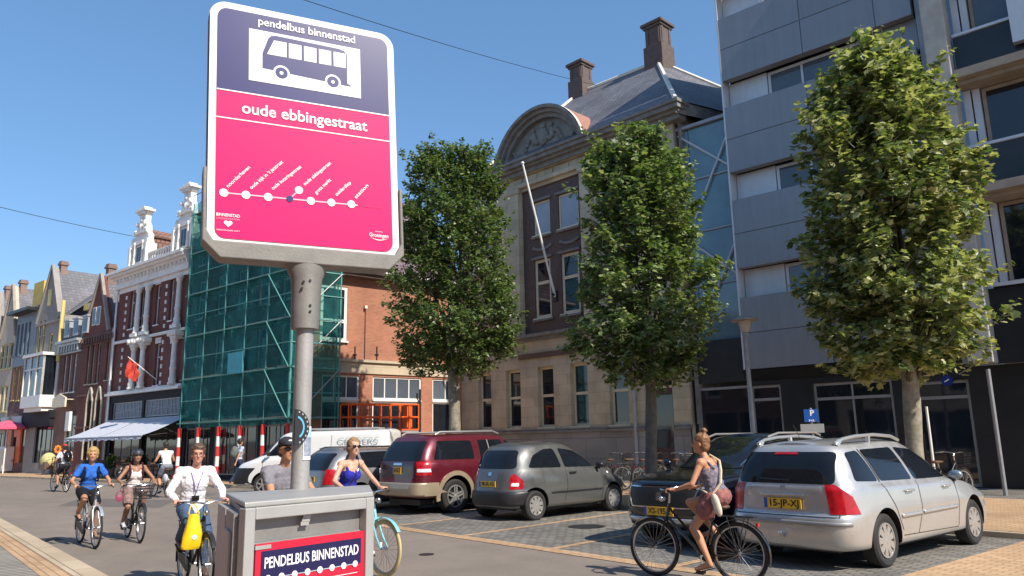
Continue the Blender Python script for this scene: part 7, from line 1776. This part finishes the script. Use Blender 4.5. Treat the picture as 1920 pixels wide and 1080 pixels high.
def cap(m, peak=True):
    def f(root, J, H, vox):
        hd, (hx,hy,hz) = H['hd'], H['HF']; q = [E(hd+hz*.070-hx*.012, (.106,.090,.068), (hx,hy,hz))]
        if peak: q += [E(hd+hz*.055+hx*.115, (.060,.072,.010), (hx,hy,hz))]
        o = volume('cap', q, .010, m, root, 1)
        if peak: mb = MB(); mb.ball(hd+hz*.092+hx*.072-hy*.0, .016,.030,.014,10,6); mb.build('cap_logo', M['white_ink'], o)
    return f
def helmet(m):
    def f(root, J, H, vox):
        hd, (hx,hy,hz) = H['hd'], H['HF']; o = volume('helmet', [E(hd+hz*.070-hx*.005, (.122,.102,.078), (hx,hy,hz)), E(hd+hz*.045-hx*.005, (.126,.106,.030), (hx,hy,hz))], .010, m, root, 2)
        mb = MB()
        for s in (-1,1): mb.tube(hd+hy*s*.088+hz*.03, hd+hx*.03-hz*.10, .005, n=5)
        for k in (-1,0,1): mb.path([hd+hz*.13+hx*.09+hy*k*.045, hd+hz*.152+hy*k*.05, hd+hz*.12-hx*.10+hy*k*.045], .009, 5)
        mb.build('helmet_strap', M['black'], o)
    return f
def backpack(m, size=(.13,.15,.22)):
    def f(root, J, H, vox):
        c = H['hip']+H['ta']*H['L']*.58-H['fwd']*.21; o = volume('backpack', [E(c, (size[1],size[0],size[2]), H['F']), E(c-H['fwd']*.07-H['ta']*.05,(size[1]*.7,size[0]*.6,size[2]*.55),H['F'])], .016, m, root, 2)
        straps(m)(root, J, H, vox)
    return f
def straps(m):
    def f(root, J, H, vox):
        for s in (-1,1):
            mb = MB(); hip, ta, L, fw, sd_ = H['hip'], H['ta'], H['L'], H['fwd'], H['sid']
            pts = [hip+ta*L*.80-fw*.12+sd_*s*.10, hip+ta*L*.99-fw*.05+sd_*s*.115+V3(0,0,.045), hip+ta*L*.96+fw*.075+sd_*s*.118, hip+ta*L*.80+fw*.138+sd_*s*.105, hip+ta*L*.55+fw*.135+sd_*s*.12, hip+ta*L*.35+fw*.04+sd_*s*.15, hip+ta*L*.30-fw*.06+sd_*s*.14]
            mb.path(pts, .017, 6, radii=[.02,.022,.022,.022,.018,.012,.01]); mb.build('strap', m, root, smooth=True)
    return f
def cross_strap(m, s=1, bag=None, r=.012, bagr=(.09,.04,.08)):
    def f(root, J, H, vox):
        hip, ta, L, fw, sd_ = H['hip'], H['ta'], H['L'], H['fwd'], H['sid']; k = .02
        pts = [hip+sd_*(-s)*.165+ta*.02+fw*.0, hip+ta*L*.30-sd_*s*.10-fw*(.115+k), hip+ta*L*.60-fw*(.125+k)-sd_*s*.01, hip+ta*L*.88-fw*(.10+k)+sd_*s*.085, hip+ta*L*1.0+sd_*s*.11+V3(0,0,.05), hip+ta*L*.9+fw*.10+sd_*s*.085, hip+ta*L*.62+fw*(.14+k)+sd_*s*.0, hip+ta*L*.30+fw*(.12+k)-sd_*s*.10, hip+sd_*(-s)*.165+ta*.02]
        o = MB().path(pts, r, 6).build('bag_strap', m, root, smooth=True)
        if bag: volume('bag', [E(hip-sd_*s*.20-ta*.06-fw*.05, bagr, (fw,sd_,ta)), E(hip-sd_*s*.20-ta*.12-fw*.05, bagr, (fw,sd_,ta))], .014, bag, o, 2)
    return f
def rider_joints(pe, fem=False, lean=.10, bar='city', shift=0., headx=.03, hz=1.0, elbow=.12, arm=(True,True)):
    hip = V3(.215,0,.975); neck = hip+V3(.05+lean,0,.43 if fem else .45)*hz; head = neck+V3(.035+headx,0,.185)
    sw = .150 if fem else .175; J = dict(hip=hip, neck=neck, head=head); J['sh'] = [neck+V3(-.0,s*sw,-.035) for s in (1,-1)]
    g = [V3(.71,s*.283,1.046) if bar == 'city' else V3(.87,s*.265,1.038) for s in (1,-1)]; J['gr'] = g
    J['wr'] = [q+V3(-.075,s*-.01,.018) for q, s in zip(g,(1,-1))]
    J['el'] = [ik(a, w, .285, .245, V3(.2,s*(.3+elbow),1.0)) for a,w,s in zip(J['sh'],J['wr'],(1,-1))]
    J['hj'] = [hip+V3(.02,s*.088,-.03) for s in (1,-1)]
    J['an'] = []; J['toe'] = []; J['kn'] = []
    for i, (s, e) in enumerate(zip((1,-1), pe)):
        ball = e+V3(0,s*.055,.012); an = ball+V3(-.115,0,.115); toe = ball+V3(.055,0,.020); J['an'].append(an); J['toe'].append(toe)
        J['kn'].append(ik(J['hj'][i], an, .425, .415, V3(1.2,s*.12,1.0)))
    return J
def size(k, *obs):
    for o in obs: o.scale = (k,k,k)
def rear_at(px, py, rz): w = G(px, py); return (w.x, w.y, 0)
def front_at(px, py, rz, k=1.): w = G(px, py); return (w.x-1.12*k*math.cos(rz), w.y-1.12*k*math.sin(rz), 0)

# --- man in white shirt with the yellow bag
M['white_shirt'] = cloth('white_cotton', (.74,.72,.74)); M['denim'] = cloth('blue_denim', (.06,.10,.18), .25); M['hair_brown'] = mat('brown_hair', (.10,.055,.035), .6, var=.4, scale=30); M['hair_blond'] = mat('blond_hair', (.42,.26,.10), .6, var=.35, scale=30); M['hair_dark'] = mat('dark_hair', (.025,.018,.015), .6, var=.3, scale=30)
M['hair_dblond'] = mat('dark_blond_hair', (.26,.15,.07), .6, var=.35, scale=30); M['shade'] = mat('sunglass_black', (.012,.008,.008), .15, var=0)
rz = R(-4); loc = front_at(384,1118,rz,.93); bk, pe = bicycle(loc, rz, 'dark bicycle of the man in the white shirt, yellow bag on its handlebar', M['dark_metal'], lady=False, crank=-1.3, bar='city')
J = rider_joints(pe, lean=.07, elbow=.25)
def lanyard(root, J, H, vox):
    hip, ta, L, fw, sd_ = H['hip'], H['ta'], H['L'], H['fwd'], H['sid']; pm_ = mat('purple_ribbon', (.20,.12,.36), .6, var=.1)
    o = MB().path([J['neck']+sd_*.06+V3(-.02,0,.05), J['neck']+sd_*.07+fw*.09-ta*.02, hip+ta*L*.70+fw*.150+sd_*.02, hip+ta*L*.36+fw*.140-sd_*.0, hip+ta*L*.70+fw*.150-sd_*.035, J['neck']-sd_*.07+fw*.09-ta*.02, J['neck']-sd_*.06+V3(-.02,0,.05)], .008, 5).build('lanyard', pm_, root)
    c = hip+ta*L*.30+fw*.155; MB().box(c.x-.004,c.x+.004,c.y-.045,c.y+.045,c.z-.035,c.z+.03).build('badge', M['shade'], o)
def wire_glasses(root, J, H, vox):
    hd, (hx,hy,hz) = H['hd'], H['HF']; mb = MB()
    for s in (-1,1):
        n = 14; pts = [hd+hx*.100+hy*(s*.033+.026*math.cos(2*math.pi*k/n))+hz*(.008+.018*math.sin(2*math.pi*k/n)) for k in range(n+1)]; mb.path(pts, .0028, 4); mb.tube(hd+hx*.097+hy*s*.060+hz*.012, hd-hx*.005+hy*s*.084+hz*.008, .0028, n=4)
    mb.build('glasses', M['dark_metal'], root)
person(loc, rz, 'man with brown hair, glasses and white shirt riding with a yellow bag', J, M['skin_red'], [trousers(M['denim']), top(M['white_shirt'], 'long', .022, hem=.06), shoes(M['brown_leather'])], hair_short(M['hair_brown'], .016), vox=.010, extras=(lanyard, wire_glasses), look=-.15).scale = (.93,)*3; size(.93, bk)
bagm = mat('yellow_plastic_bag', (.80,.52,.01), .4, var=.12, scale=5, bump=.4, bscale=8)
yb = empty('shopping_bag', loc, rz, 'yellow plastic shopping bag hanging from the handlebar of the white shirted man', 'bag'); size(.93, yb)
mb = MB(); N = 8
rowsb = [(.92,.055,.025),(.86,.07,.04),(.76,.09,.06),(.65,.115,.075),(.55,.13,.075),(.52,.12,.055)]; ring = []
for z,wy,wx in rowsb: ring.append([( .93+wx*math.cos(2*math.pi*k/20)+.01*math.sin(z*30+k), -.13+wy*math.sin(2*math.pi*k/20)*(1+.05*math.sin(k*1.7+z*20)), z) for k in range(20)])
mb.add([v for r_ in ring for v in r_], [(i*20+k,i*20+(k+1)%20,(i+1)*20+(k+1)%20,(i+1)*20+k) for i in range(len(ring)-1) for k in range(20)]+[tuple(range(100,120))]); mb.build('bag_body', bagm, yb, smooth=True)
MB().path([(.93,-.19,.92),(.90,-.17,1.0),(.88,-.14,1.04),(.90,-.10,1.0),(.93,-.07,.92)], .008, 6).build('bag_handle', bagm, yb, smooth=True)
MB().ball((1.015,-.13,.66),.004,.03,.03,10,6).build('bag_print', M['white_ink'], yb)

# --- woman in the blue shirt
rz = R(2); loc = front_at(178,1029,rz,.93); bk, pe = bicycle(loc, rz, 'pale silver ladies bicycle of the woman in the blue shirt', paint('silver_bike', (.45,.47,.5)), lady=True, crank=2.4+math.pi-.6)
J = rider_joints(pe, True, .09, elbow=.2)
person(loc, rz, 'blond woman in a blue T-shirt and dark shorts riding at the far left', J, M['skin_tan'], [shorts(cloth('black_shorts', (.012,.012,.016)), .62), top(cloth('bright_blue_cotton', (.03,.13,.50)), 'short', .016), shoes(None, M['black'])], hair_short(M['hair_blond'], .024), vox=.012, fem=True, extras=(straps(M['shade']), backpack(cloth('navy_pack', (.02,.03,.06)), (.08,.13,.19))), look=-.2).scale = (.93,)*3; size(.93, bk)
# --- woman with helmet
rz = R(-2); loc = front_at(262,1018,rz,.91); bk, pe = bicycle(loc, rz, 'dark ladies bicycle with light front carrier of the helmeted rider', M['dark_metal'], lady=True, basket=True, crank=.5)
J = rider_joints(pe, True, .06, elbow=.25, hz=.96)
def ring_bag(root, J, H, vox):
    c = J['gr'][1]+V3(-.02,-.04,-.20); mb = MB(); n = 20; pts = [c+V3(0,.060*math.cos(2*math.pi*k/n),.095*math.sin(2*math.pi*k/n)) for k in range(n+1)]; mb.path(pts, .012, 7); mb.path([c+V3(0,0,.11), J['gr'][1]], .005, 5); mb.ball(c-V3(0,0,.04), .015,.06,.06,12,8); mb.build('pink_bag', mat('dull_pink_rubber', (.28,.05,.10), .5, var=.1), root, smooth=True)
person(loc, rz, 'rider with a dark helmet and white sleeveless top, a pink round bag at one hand', J, M['skin_dark'], [shorts(mat('dark_floral_cloth', (.04,.05,.05), .8, var=.8, scale=26, var2=(.38,.22,.20)), .75), top(cloth('off_white_cotton', (.72,.66,.64)), 'none', .015, neck=False, name='sleeveless_top'), shoes(M['white_shirt'])], hair_long(M['hair_dark'], tail=False), vox=.012, fem=True, extras=(helmet(mat('dark_grey_helmet', (.045,.045,.06), .4, var=.2)), straps(cloth('dark_red_strap', (.06,.015,.02))), ring_bag)).scale = (.91,)*3; size(.91, bk)
# --- man with cap, behind the box
rz = R(4); g_ = Vector((-math.tan(HEAD+math.atan(395/1448)),1,0)); d0 = 8.6
def at_depth(px, d): k = (px-960)/1448; fx, fy = -math.sin(HEAD), math.cos(HEAD); rx, ry = math.cos(HEAD), math.sin(HEAD); return (d*(fx+k*rx), d*(fy+k*ry))
x, y = at_depth(496, 8.0); loc = (x, y, 0); bk, pe = bicycle(loc, rz, 'grey bicycle of the man in the cap, mostly hidden by the metal box', M['grey_metal'], lady=False, crank=0.2, bar='flat')
J = rider_joints(pe, False, .12, bar='flat', elbow=.2, hz=1.03)
person(loc, rz, 'man in a black cap and grey T-shirt riding behind the sign pole', J, M['skin_tan'], [shorts(cloth('grey_shorts', (.10,.10,.12)), .8), top(cloth('grey_marl_cotton', (.20,.19,.215), .3), 'short', .018), shoes(M['shade'])], hair_short(M['hair_dark'], .006, False), vox=.011, extras=(cap(mat('black_cap_cloth', (.018,.018,.024), .8, var=.2)), glasses(M['shade'])), look=-.05).scale = (.95,)*3; size(.95, bk)
# --- woman in blue top on the turquoise bicycle
rz = R(6); loc = front_at(724,1083,rz); tq = paint('turquoise_bike_paint', (.22,.52,.56), .1, .35); bk, pe = bicycle(loc, rz, 'turquoise ladies bicycle with cream tyres', tq, mat('cream_tyre', (.50,.38,.18), .7), M['alloy'], lady=True, crank=-.5, guard=tq)
J = rider_joints(pe, True, .06, elbow=.3, hz=1.04)
person(loc, rz, 'woman in a royal blue strappy top and sunglasses on the turquoise bicycle', J, M['skin_fair'], [shorts(cloth('white_skirt_cloth', (.75,.72,.72)), .55, .03, 'skirt'), top(cloth('royal_blue_cotton', (.025,.03,.30)), 'none', .012, neck=False, name='strappy_top'), shoes(M['white_shirt'])], hair_long(M['hair_dblond'], tail=True), vox=.011, fem=True, extras=(glasses(M['shade']), cross_strap(M['shade'], 1, r=.006)), look=-.15).scale = (.96,)*3; size(.96, bk)
# --- woman on the black bicycle
a_, b_ = G(1250,1082), G(1391,1098); rz = math.atan2(a_.y-b_.y, a_.x-b_.x); loc = (b_.x, b_.y, 0)
bk, pe = bicycle(loc, rz, 'black Dutch bicycle ridden past the black crossover', paint('black_bike_paint', (.010,.010,.012), .1, .25), lady=True, crank=-1.75, bar='city')
J = rider_joints(pe, True, .07, elbow=.1, hz=1.02)
floral = mat('floral_dress_cloth', (.05,.06,.10), .85, var=.9, scale=22, var2=(.30,.24,.28)); 
def dress(root, J, H, vox):
    top(floral, 'none', .014, neck=False, name='dress')(root, J, H, vox); shorts(mat('floral_skirt_cloth', (.09,.05,.07), .85, var=.9, scale=14, var2=(.42,.14,.10)), .38, .026, 'dress_skirt', .01)(root, J, H, vox)
person(loc, rz, 'woman with a hair bun and floral dress on the black bicycle, seen from behind', J, skin('sunlit_tan_skin', (.50,.235,.13)), [dress, shoes(None, M['black'])], hair_long(mat('auburn_hair', (.20,.095,.04), .55, var=.5, scale=30), bun=True, tail=False), vox=.010, fem=True, extras=(cross_strap(cloth('cream_strap', (.62,.50,.34)), -1, cloth('cream_canvas', (.66,.58,.46)), r=.014, bagr=(.05,.03,.11)),), look=.25).scale = (.945,)*3; size(.945, bk)
# --- two riders further off, riding away
rz = R(192); x, y = at_depth(120, 29.5); loc = (x+.5, y, 0); bk, pe = bicycle(loc, rz, 'bicycle of the distant rider with the red cap', M['dark_metal'], lady=False, crank=-1, lampc=False)
J = rider_joints(pe, False, .08, hz=1.05)
person(loc, rz, 'distant rider with a red cap and black backpack, seen from behind', J, M['skin_tan'], [shorts(cloth('dark_shorts', (.03,.03,.04)), .7), top(cloth('white_tee', (.7,.68,.68)), 'short'), shoes(M['shade'])], hair_short(M['hair_dark'], .006, False), vox=.018, extras=(cap(mat('red_cap_cloth', (.50,.02,.04), .8)), backpack(M['shade'])))
rz = R(188); x, y = at_depth(307, 25.3); loc = (x+.5, y, 0); bk, pe = bicycle(loc, rz, 'bicycle with light panniers of the rider in the white sleeveless shirt', M['dark_metal'], lady=True, crank=-2, lampc=False)
J = rider_joints(pe, False, .10, hz=1.03)
def pannier(root, J, H, vox):
    for s in (-1,1): volume('pannier', [E(V3(-.10,s*.17,.60), (.15,.07,.15))], .02, cloth('light_grey_canvas', (.5,.5,.52)), root, 2)
person(loc, rz, 'rider in a white sleeveless shirt riding away in front of the awnings', J, M['skin_tan'], [shorts(cloth('grey_blue_shorts', (.25,.27,.32)), .6), top(cloth('white_vest', (.74,.73,.73)), 'cap'), shoes(M['white_shirt'])], hair_short(M['hair_dark'], .008), vox=.018, extras=(pannier,))
# --- people on foot
def walk_joints(st=.28, h=1.0, arm=.25):
    hip = V3(0,0,.93); neck = V3(.03,0,1.42); J = dict(hip=hip, neck=neck, head=neck+V3(.02,0,.19)); J['sh'] = [neck+V3(0,s*.185,-.035) for s in (1,-1)]
    J['wr'] = [V3(s*arm, s*.26, .86) for s in (1,-1)]; J['gr'] = [None, None]; J['el'] = [ik(a,w,.285,.25,V3(-.5,s*.3,1.1)) for a,w,s in zip(J['sh'],J['wr'],(1,-1))]
    J['hj'] = [hip+V3(0,s*.09,-.03) for s in (1,-1)]; J['an'] = [V3(-st*s, s*.09, .10+.05*(s>0)) for s in (1,-1)]; J['toe'] = [a+V3(.15,0,-.055) for a in J['an']]
    J['kn'] = [ik(J['hj'][i], J['an'][i], .43, .42, V3(2,0,.5)) for i in (0,1)]; return J
def walker(px, d, rz, label, clothes, hair, sk_, extras=(), st=.25, fem=False, z=.1):
    x, y = at_depth(px, d); return person((x,y,z), rz, label, walk_joints(st), sk_, clothes, hair, vox=.02, extras=extras, fem=fem)
walker(443, 29.5, R(100), 'pedestrian with a grey backpack walking away under the scaffolding', [trousers(cloth('navy_trousers', (.03,.04,.08))), top(cloth('pale_blue_tee', (.42,.47,.60)), 'short')], hair_short(M['hair_dark']), M['skin_tan'], (backpack(cloth('grey_green_pack', (.13,.14,.13)), (.13,.17,.24)),))
walker(42, 53, R(200), 'pedestrian in a lilac top beside the orange stall', [shorts(cloth('dark_skirt', (.03,.03,.05)), .6), top(cloth('lilac_tee', (.45,.38,.58)), 'short')], hair_long(M['hair_dark']), M['skin_tan'], fem=True, st=.2)
walker(10, 54, R(10), 'pedestrian in a pink top at the left edge of the view', [trousers(cloth('beige_trousers', (.4,.33,.25))), top(cloth('pink_tee', (.62,.35,.38)), 'short')], hair_short(M['hair_blond']), M['skin_fair'], fem=True, st=.2)
# ---------------------------------------------------------------- the smaller things in the street
# parked bicycles along the stone building and by the office
racks = []
src = None
spots = [(1135,16.6,100,'black parked bicycle leaning by the plinth, nearest the grey hatchback'),(1165,16.9,75,'parked bicycle with high handlebars in front of the plinth, second from the grey hatchback'),(1196,16.7,95,'parked bicycle with a crate shaped bag just left of the middle tree'),(1222,16.2,60,'parked bicycle right against the trunk of the middle tree'),(1262,17.0,110,'parked bicycle between the middle tree and the black crossover'),(1742,17.2,80,'parked bicycle in the shade behind the bonnet of the silver estate')]
for i, (px_, Yw, a, lab) in enumerate(spots):
    d = ray(px_, 850); t = Yw/d.y; loc = (d.x*t, Yw, .09)
    if src is None: src, _ = bicycle(loc, R(a), lab, M['dark_metal'], lady=True, basket=True, group='bicycles parked on the square', lampc=False); b = src
    else: b = copy_tree(src); b.location = loc; b.rotation_euler = (0,0,R(a)); b['label'] = lab
# bicycles at the far left
src2 = None
for i, (px_, d_, lab) in enumerate(((62,51,'dark parked bicycle just right of the orange stall'),(72,50,'second dark parked bicycle right of the orange stall'),(150,44,'parked bicycle in front of the gothic windows'),(222,36,'parked bicycle beside the awning, with light bag'))):
    x, y = at_depth(px_, d_); 
    b = copy_tree(src); b.location = (x,y,.1); b.rotation_euler = (0,0,R(15+40*i)); b['label'] = lab; b['group'] = 'bicycles parked at the far left'
x, y = at_depth(92, 46); cb = empty('cargo_bicycle', (x,y,.1), R(190), 'cargo bicycle with a domed pale yellow cover', 'cargo bicycle')
bike_wheel(cb, -.9, .35, M['rubber'], M['alloy']); bike_wheel(cb, 1.15, .28, M['rubber'], M['alloy'], .28)
MB().box(-.1,.95,-.35,.35,.30,.75).build('box', M['wood_brown'], cb, bevel=.02); volume('rain_cover', [E(V3(.42,0,.80),(.62,.40,.48))], .04, mat('pale_yellow_canvas', (.58,.52,.22), .7, var=.1), cb, 2)
MB().tube((-.9,0,.35),(-.1,0,.5),.025).tube((-.55,0,.45),(-.7,0,.95),.02).tube((-.15,0,.5),(-.25,0,1.0),.02).tube((-.3,-.28,1.02),(-.3,.28,1.02),.015).build('frame', M['black'], cb)
MB().ball((-.72,0,.97),.13,.09,.04).build('saddle', M['black'], cb, smooth=True)
x, y = at_depth(103, 45); fw_ = empty('flower_ornament', (x,y,.1), R(-60), 'orange flower shaped ornament on a stick beside the yellow cargo bicycle cover', 'ornament')
MB().tube((0,0,0),(0,0,1.5),.03).build('stick', M['dark_metal'], fw_); mb = MB()
for k in range(8): a=2*math.pi*k/8; mb.ball((.0+.17*math.cos(a),0,1.45+.17*math.sin(a)),.085,.04,.085,8,6)
mb.build('petals', mat('orange_petal', (.75,.22,.02), .6, var=.2), fw_, smooth=True); MB().ball((0,-.02,1.45),.10,.05,.10).build('flower_centre', M['wood_brown'], fw_, smooth=True)
# orange stall and pink parasol
M['orange'] = mat('orange_lacquer', (.72,.16,.06), .5, var=.12)
x, y = at_depth(30, 52); os_ = empty('orange_stall', (x,y,.1), R(12), 'orange arched stall front with dark hatch at the far left', 'stall')
mb = MB(); mb.box(-1.15,-.45,-.4,.4,0,3.4); mb.box(.45,1.15,-.4,.4,0,3.4); mb.box(-.449,.449,-.38,.38,2.3,3.3); mb.box(-.449,.449,-.38,.38,0,.7); mb.build('frame', M['orange'], os_, bevel=.05)
MB().box(-.45,.45,.1,.2,.7,2.3).build('hatch', M['shop_black'], os_); MB().box(-.7,.7,-.6,-.41,.72,.8).build('counter', M['plank'], os_)
mb = MB(); mb.lathe([(3.4,.9),(3.75,.7),(3.95,.3),(4.0,0)],(0,0,0),'z',20); mb.build('crown', mat('orange_grey_mosaic', (.30,.28,.26), .6, var=.7, scale=6, var2=(.65,.25,.12)), os_, smooth=True)
x, y = at_depth(4, 50); pp = empty('parasol', (x,y,.1), 0, 'pink parasol at the left edge of the view', 'parasol')
MB().tube((0,0,0),(0,0,3.3),.04).build('pole', M['white_paint'], pp); MB().lathe([(2.95,1.35),(3.12,.9),(3.38,.0)],(0,0,0),'z',8).lathe([(2.95,1.35),(2.78,1.36)],(0,0,0),'z',8).build('canopy', mat('pink_canvas', (.62,.10,.18), .8, var=.1), pp)
x, y = at_depth(6, 51.5); fz = empty('white_kiosk', (x,y,.1), R(12), 'low white cabinet under the pink parasol', 'cabinet'); MB().box(-.6,.6,-.3,.3,.1,1.7).build('cabinet_body', M['white_paint'], fz, bevel=.04); MB().box(-.5,.5,-.32,-.301,.3,1.5).build('cabinet_door', M['cream_paint'], fz)
# potted plants and terrace clutter under the awnings
for i,(u,lab) in enumerate(((-14.6,'round leafy pot plant left of the black shop entrance'),(-12.2,'leafy pot plant at the middle of the black shop front'))):
    x,y = rowpt(u,-.7); pl = empty('pot_plant', (x,y,.1), 0, lab, 'plant', 'plants by the black shop front'); MB().lathe([(0,.16),(.4,.22),(.42,.20),(.3,.16)],(0,0,0),'z',14).build('pot', M['terracotta'], pl, smooth=True)
    vs, fs = [], []; rr = random.Random(i)
    for k in range(260): v = Vector((rr.gauss(0,1),rr.gauss(0,1),rr.gauss(0,1))).normalized()*rr.uniform(.1,.36); leaf(vs, fs, v+V3(0,0,.75), v.normalized(), Vector((rr.gauss(0,.5),rr.gauss(0,.5),1)).normalized(), .10, HEART, .2, rr)
    me = bpy.data.meshes.new('foliage'); me.from_pydata([tuple(v) for v in vs], [], fs); me.materials.append(LM1); link('foliage', me, pl)
def cafe_table(u, v, lab):
    x,y = rowpt(u,v); t = empty('cafe_table', (x,y,.1), 0, lab, 'table', 'cafe tables under the awnings'); MB().lathe([(.72,0),(.72,.34),(.745,.34),(.745,0)],(0,0,0),'z',20).build('tabletop', M['plank'], t); MB().tube((0,0,.02),(0,0,.72),.03).lathe([(0,.22),(.03,.2),(.04,0)],(0,0,0),'z',16).build('pedestal', M['dark_metal'], t)
cafe_table(-15.3,-1.3,'round cafe table under the left awning'); cafe_table(-11.4,-1.3,'round cafe table under the right awning')
def cafe_chair(u, v, rz_, lab):
    x,y = rowpt(u,v); t = empty('cafe_chair', (x,y,.1), rz_, lab, 'chair', 'cafe chairs under the awnings'); MB().box(-.2,.2,-.2,.2,.43,.46).build('seat', M['wood_brown'], t); MB().box(-.2,-.17,-.2,.2,.55,.88).build('backrest', M['wood_brown'], t)
    for a in (-1,1):
        for b in (-1,1): MB().tube((a*.18,b*.18,0),(a*.18,b*.18,.43 if a>0 else .88),.014).build('leg', M['dark_metal'], t)
cafe_chair(-16.0,-1.3,0,'dark cafe chair left of the table under the left awning'); cafe_chair(-14.6,-1.3,math.pi,'dark cafe chair right of the table under the left awning'); cafe_chair(-12.1,-1.3,0,'dark cafe chair left of the table under the right awning'); cafe_chair(-10.7,-1.35,math.pi,'dark cafe chair right of the table under the right awning')
# orange aerial work platform in front of the brick side wall
M['lift_orange'] = mat('lift_orange_paint', (.78,.12,.02), .4, var=.1)
lx0 = -28.3; Lf = empty('aerial_work_platform', (lx0, 16.0, .09), R(90), 'orange aerial work platform with railings in front of the shop windows', 'work platform')
za_, zb_2 = 2.0, 3.05; a_, b_ = -1.55, 1.75
mb = MB()
for z in (za_, (za_+zb_2)/2, zb_2):
    for y in (-.35,.35): mb.tube((a_,y,z),(b_,y,z),.035,n=7)
    for x in (a_,b_): mb.tube((x,-.35,z),(x,.35,z),.035,n=7)
for k in range(8): x = a_+(b_-a_)*k/7; mb.tube((x,-.35,za_),(x,-.35,zb_2),.03,n=7); mb.tube((x,.35,za_),(x,.35,zb_2),.03,n=7)
bk_ = mb.build('basket_rail', M['lift_orange'], Lf); MB().box(a_,b_,-.36,.36,za_-.1,za_-.036).build('basket_floor', M['galv'], Lf); MB().box(b_-.55,b_-.3,-.32,.0,za_+.1,zb_2+.02).build('control_box', M['lift_orange'], Lf)
MB().tube((b_-.6,0,za_-.1),(b_-.2,0,1.5),.14).ball((b_-.35,0,1.62),.24).build('jib', M['lift_orange'], Lf, smooth=True); MB().tube((b_-.2,0,1.5),(-.9,0,.85),.11).build('boom', M['lift_orange'], Lf)
MB().box(-1.4,1.2,-.45,.45,.35,.95).build('chassis', M['lift_orange'], Lf, bevel=.04)
for x in (-.95,.8):
    for s in (-1,1): w = MB(); w.lathe([(-.11,.2),(-.12,.32),(.12,.32),(.11,.2),(0,.18),(-.11,.2)],(0,0,0),'y',24); link('wheel', w.mesh(M['rubber'], True), Lf, (x,s*.5,.32))
# parking sign and round blue light by the office
gx = G(1521,905); d = ray(1521,780); t = 18.3/d.y
pk_ = empty('parking_sign', (d.x*t, 18.3, .09), R(30), 'blue parking sign on a post before the dark shop glazing', 'sign'); zz = CAM_H+d.z*t-.09
MB().tube((0,0,0),(0,0,zz+.2),.03).build('post', M['galv'], pk_); pb2 = MB().box(-.17,.17,-.045,-.032,zz-.15,zz+.17).build('sign_face', mat('parking_blue', (.02,.10,.42), .35, var=.05), pk_)
text_obj('lettering', 'P', .20, (.02,-.0475,zz+.07), (1,0,0), (0,0,1), M['white_ink'], pb2, .006); text_obj('lettering', 'P+R', .08, (0,-.0475,zz-.12), (1,0,0), (0,0,1), M['white_ink'], pb2, .002)
MB().box(-.28,.28,-.04,-.028,zz-.42,zz-.2).build('lower_panel', M['zinc'], pk_)
d = ray(1776,714); t = 22.6/d.y; bs_ = empty('round_shop_sign', (d.x*t, 22.6, CAM_H+d.z*t), MA, 'small round dark blue sign projecting from the dark office ground floor', 'sign')
MB().tube((0,-.05,0),(0,.05,0),.14,n=24).build('disc', mat('deep_blue_sign', (.010,.02,.20), .3, var=.2), bs_); MB().tube((-.06,-.055,-.03),(.06,-.055,.04),.016).build('mark', M['white_lens'], bs_); MB().tube((0,.05,.0),(0,1.0,.05),.02).build('bracket', M['dark_metal'], bs_)
# light marker pole in the shade at the right
for (px_,ya,yb,Yw,lab,r_) in ((1745,762,828,19.5,'thin white marker pole in the shade right of the tall tree',.03),(1880,690,888,21.0,'thin grey post before the dark office ground floor',.05)):
    d = ray(px_, yb); t = Yw/d.y; zt2 = CAM_H+ray(px_,ya).z*(Yw/ray(px_,ya).y)
    p_ = MB().tube((d.x*t,Yw,.05),(d.x*t,Yw,zt2),r_,n=10).build('post', M['white_paint'] if r_ < .04 else M['grey_metal']); tag(p_, lab, 'post')
# ---------------------------------------------------------------- unseen houses added behind the camera to darken the window reflections
for i, (xc, w, h, m, lab) in enumerate(((-24,9,10.5,'brick_brown','unseen brown brick house with a flat cornice, added across the street for reflections'),(-14,8.5,12,'plaster_cream','unseen cream house with a flat cornice, added across the street for reflections'),(-4.5,9,11,'brick_red','unseen dark red brick house added across the street for reflections'),(5.5,9.5,12.5,'plaster_grey','unseen grey plastered house added across the street for reflections'),(16,10,11,'brick_brown','unseen wide brown brick house added across the street for reflections'))):
    h_ = empty('unseen_house', (xc+w/2, -7.5, .06), math.pi, lab, 'house', 'unseen houses added for the window reflections')
    hs = [(x, x+1.1, z, z+1.8) for z in (4.0, 7.2) for x in (.9, w/2-.55, w-2.0)]; sh = [(.6, w-.6, .3, 2.9)]
    mb = MB(); wall_grid(mb, 0, w, 0, h, hs+sh, 0, .2); shell(mb, 0, w, 0, h, 9); mb.quad((0,0,h),(w,0,h),(w,9,h),(0,9,h)); mb.build('wall', M[m], h_)
    for q in hs+sh: window(h_, *q, y=.1, rows=2 if q in hs else 1, cols=1 if q in hs else 3)
    MB().box(-.1,w+.1,-.4,.0,h-.3,h+.15).build('cornice', M['white_paint'], h_)
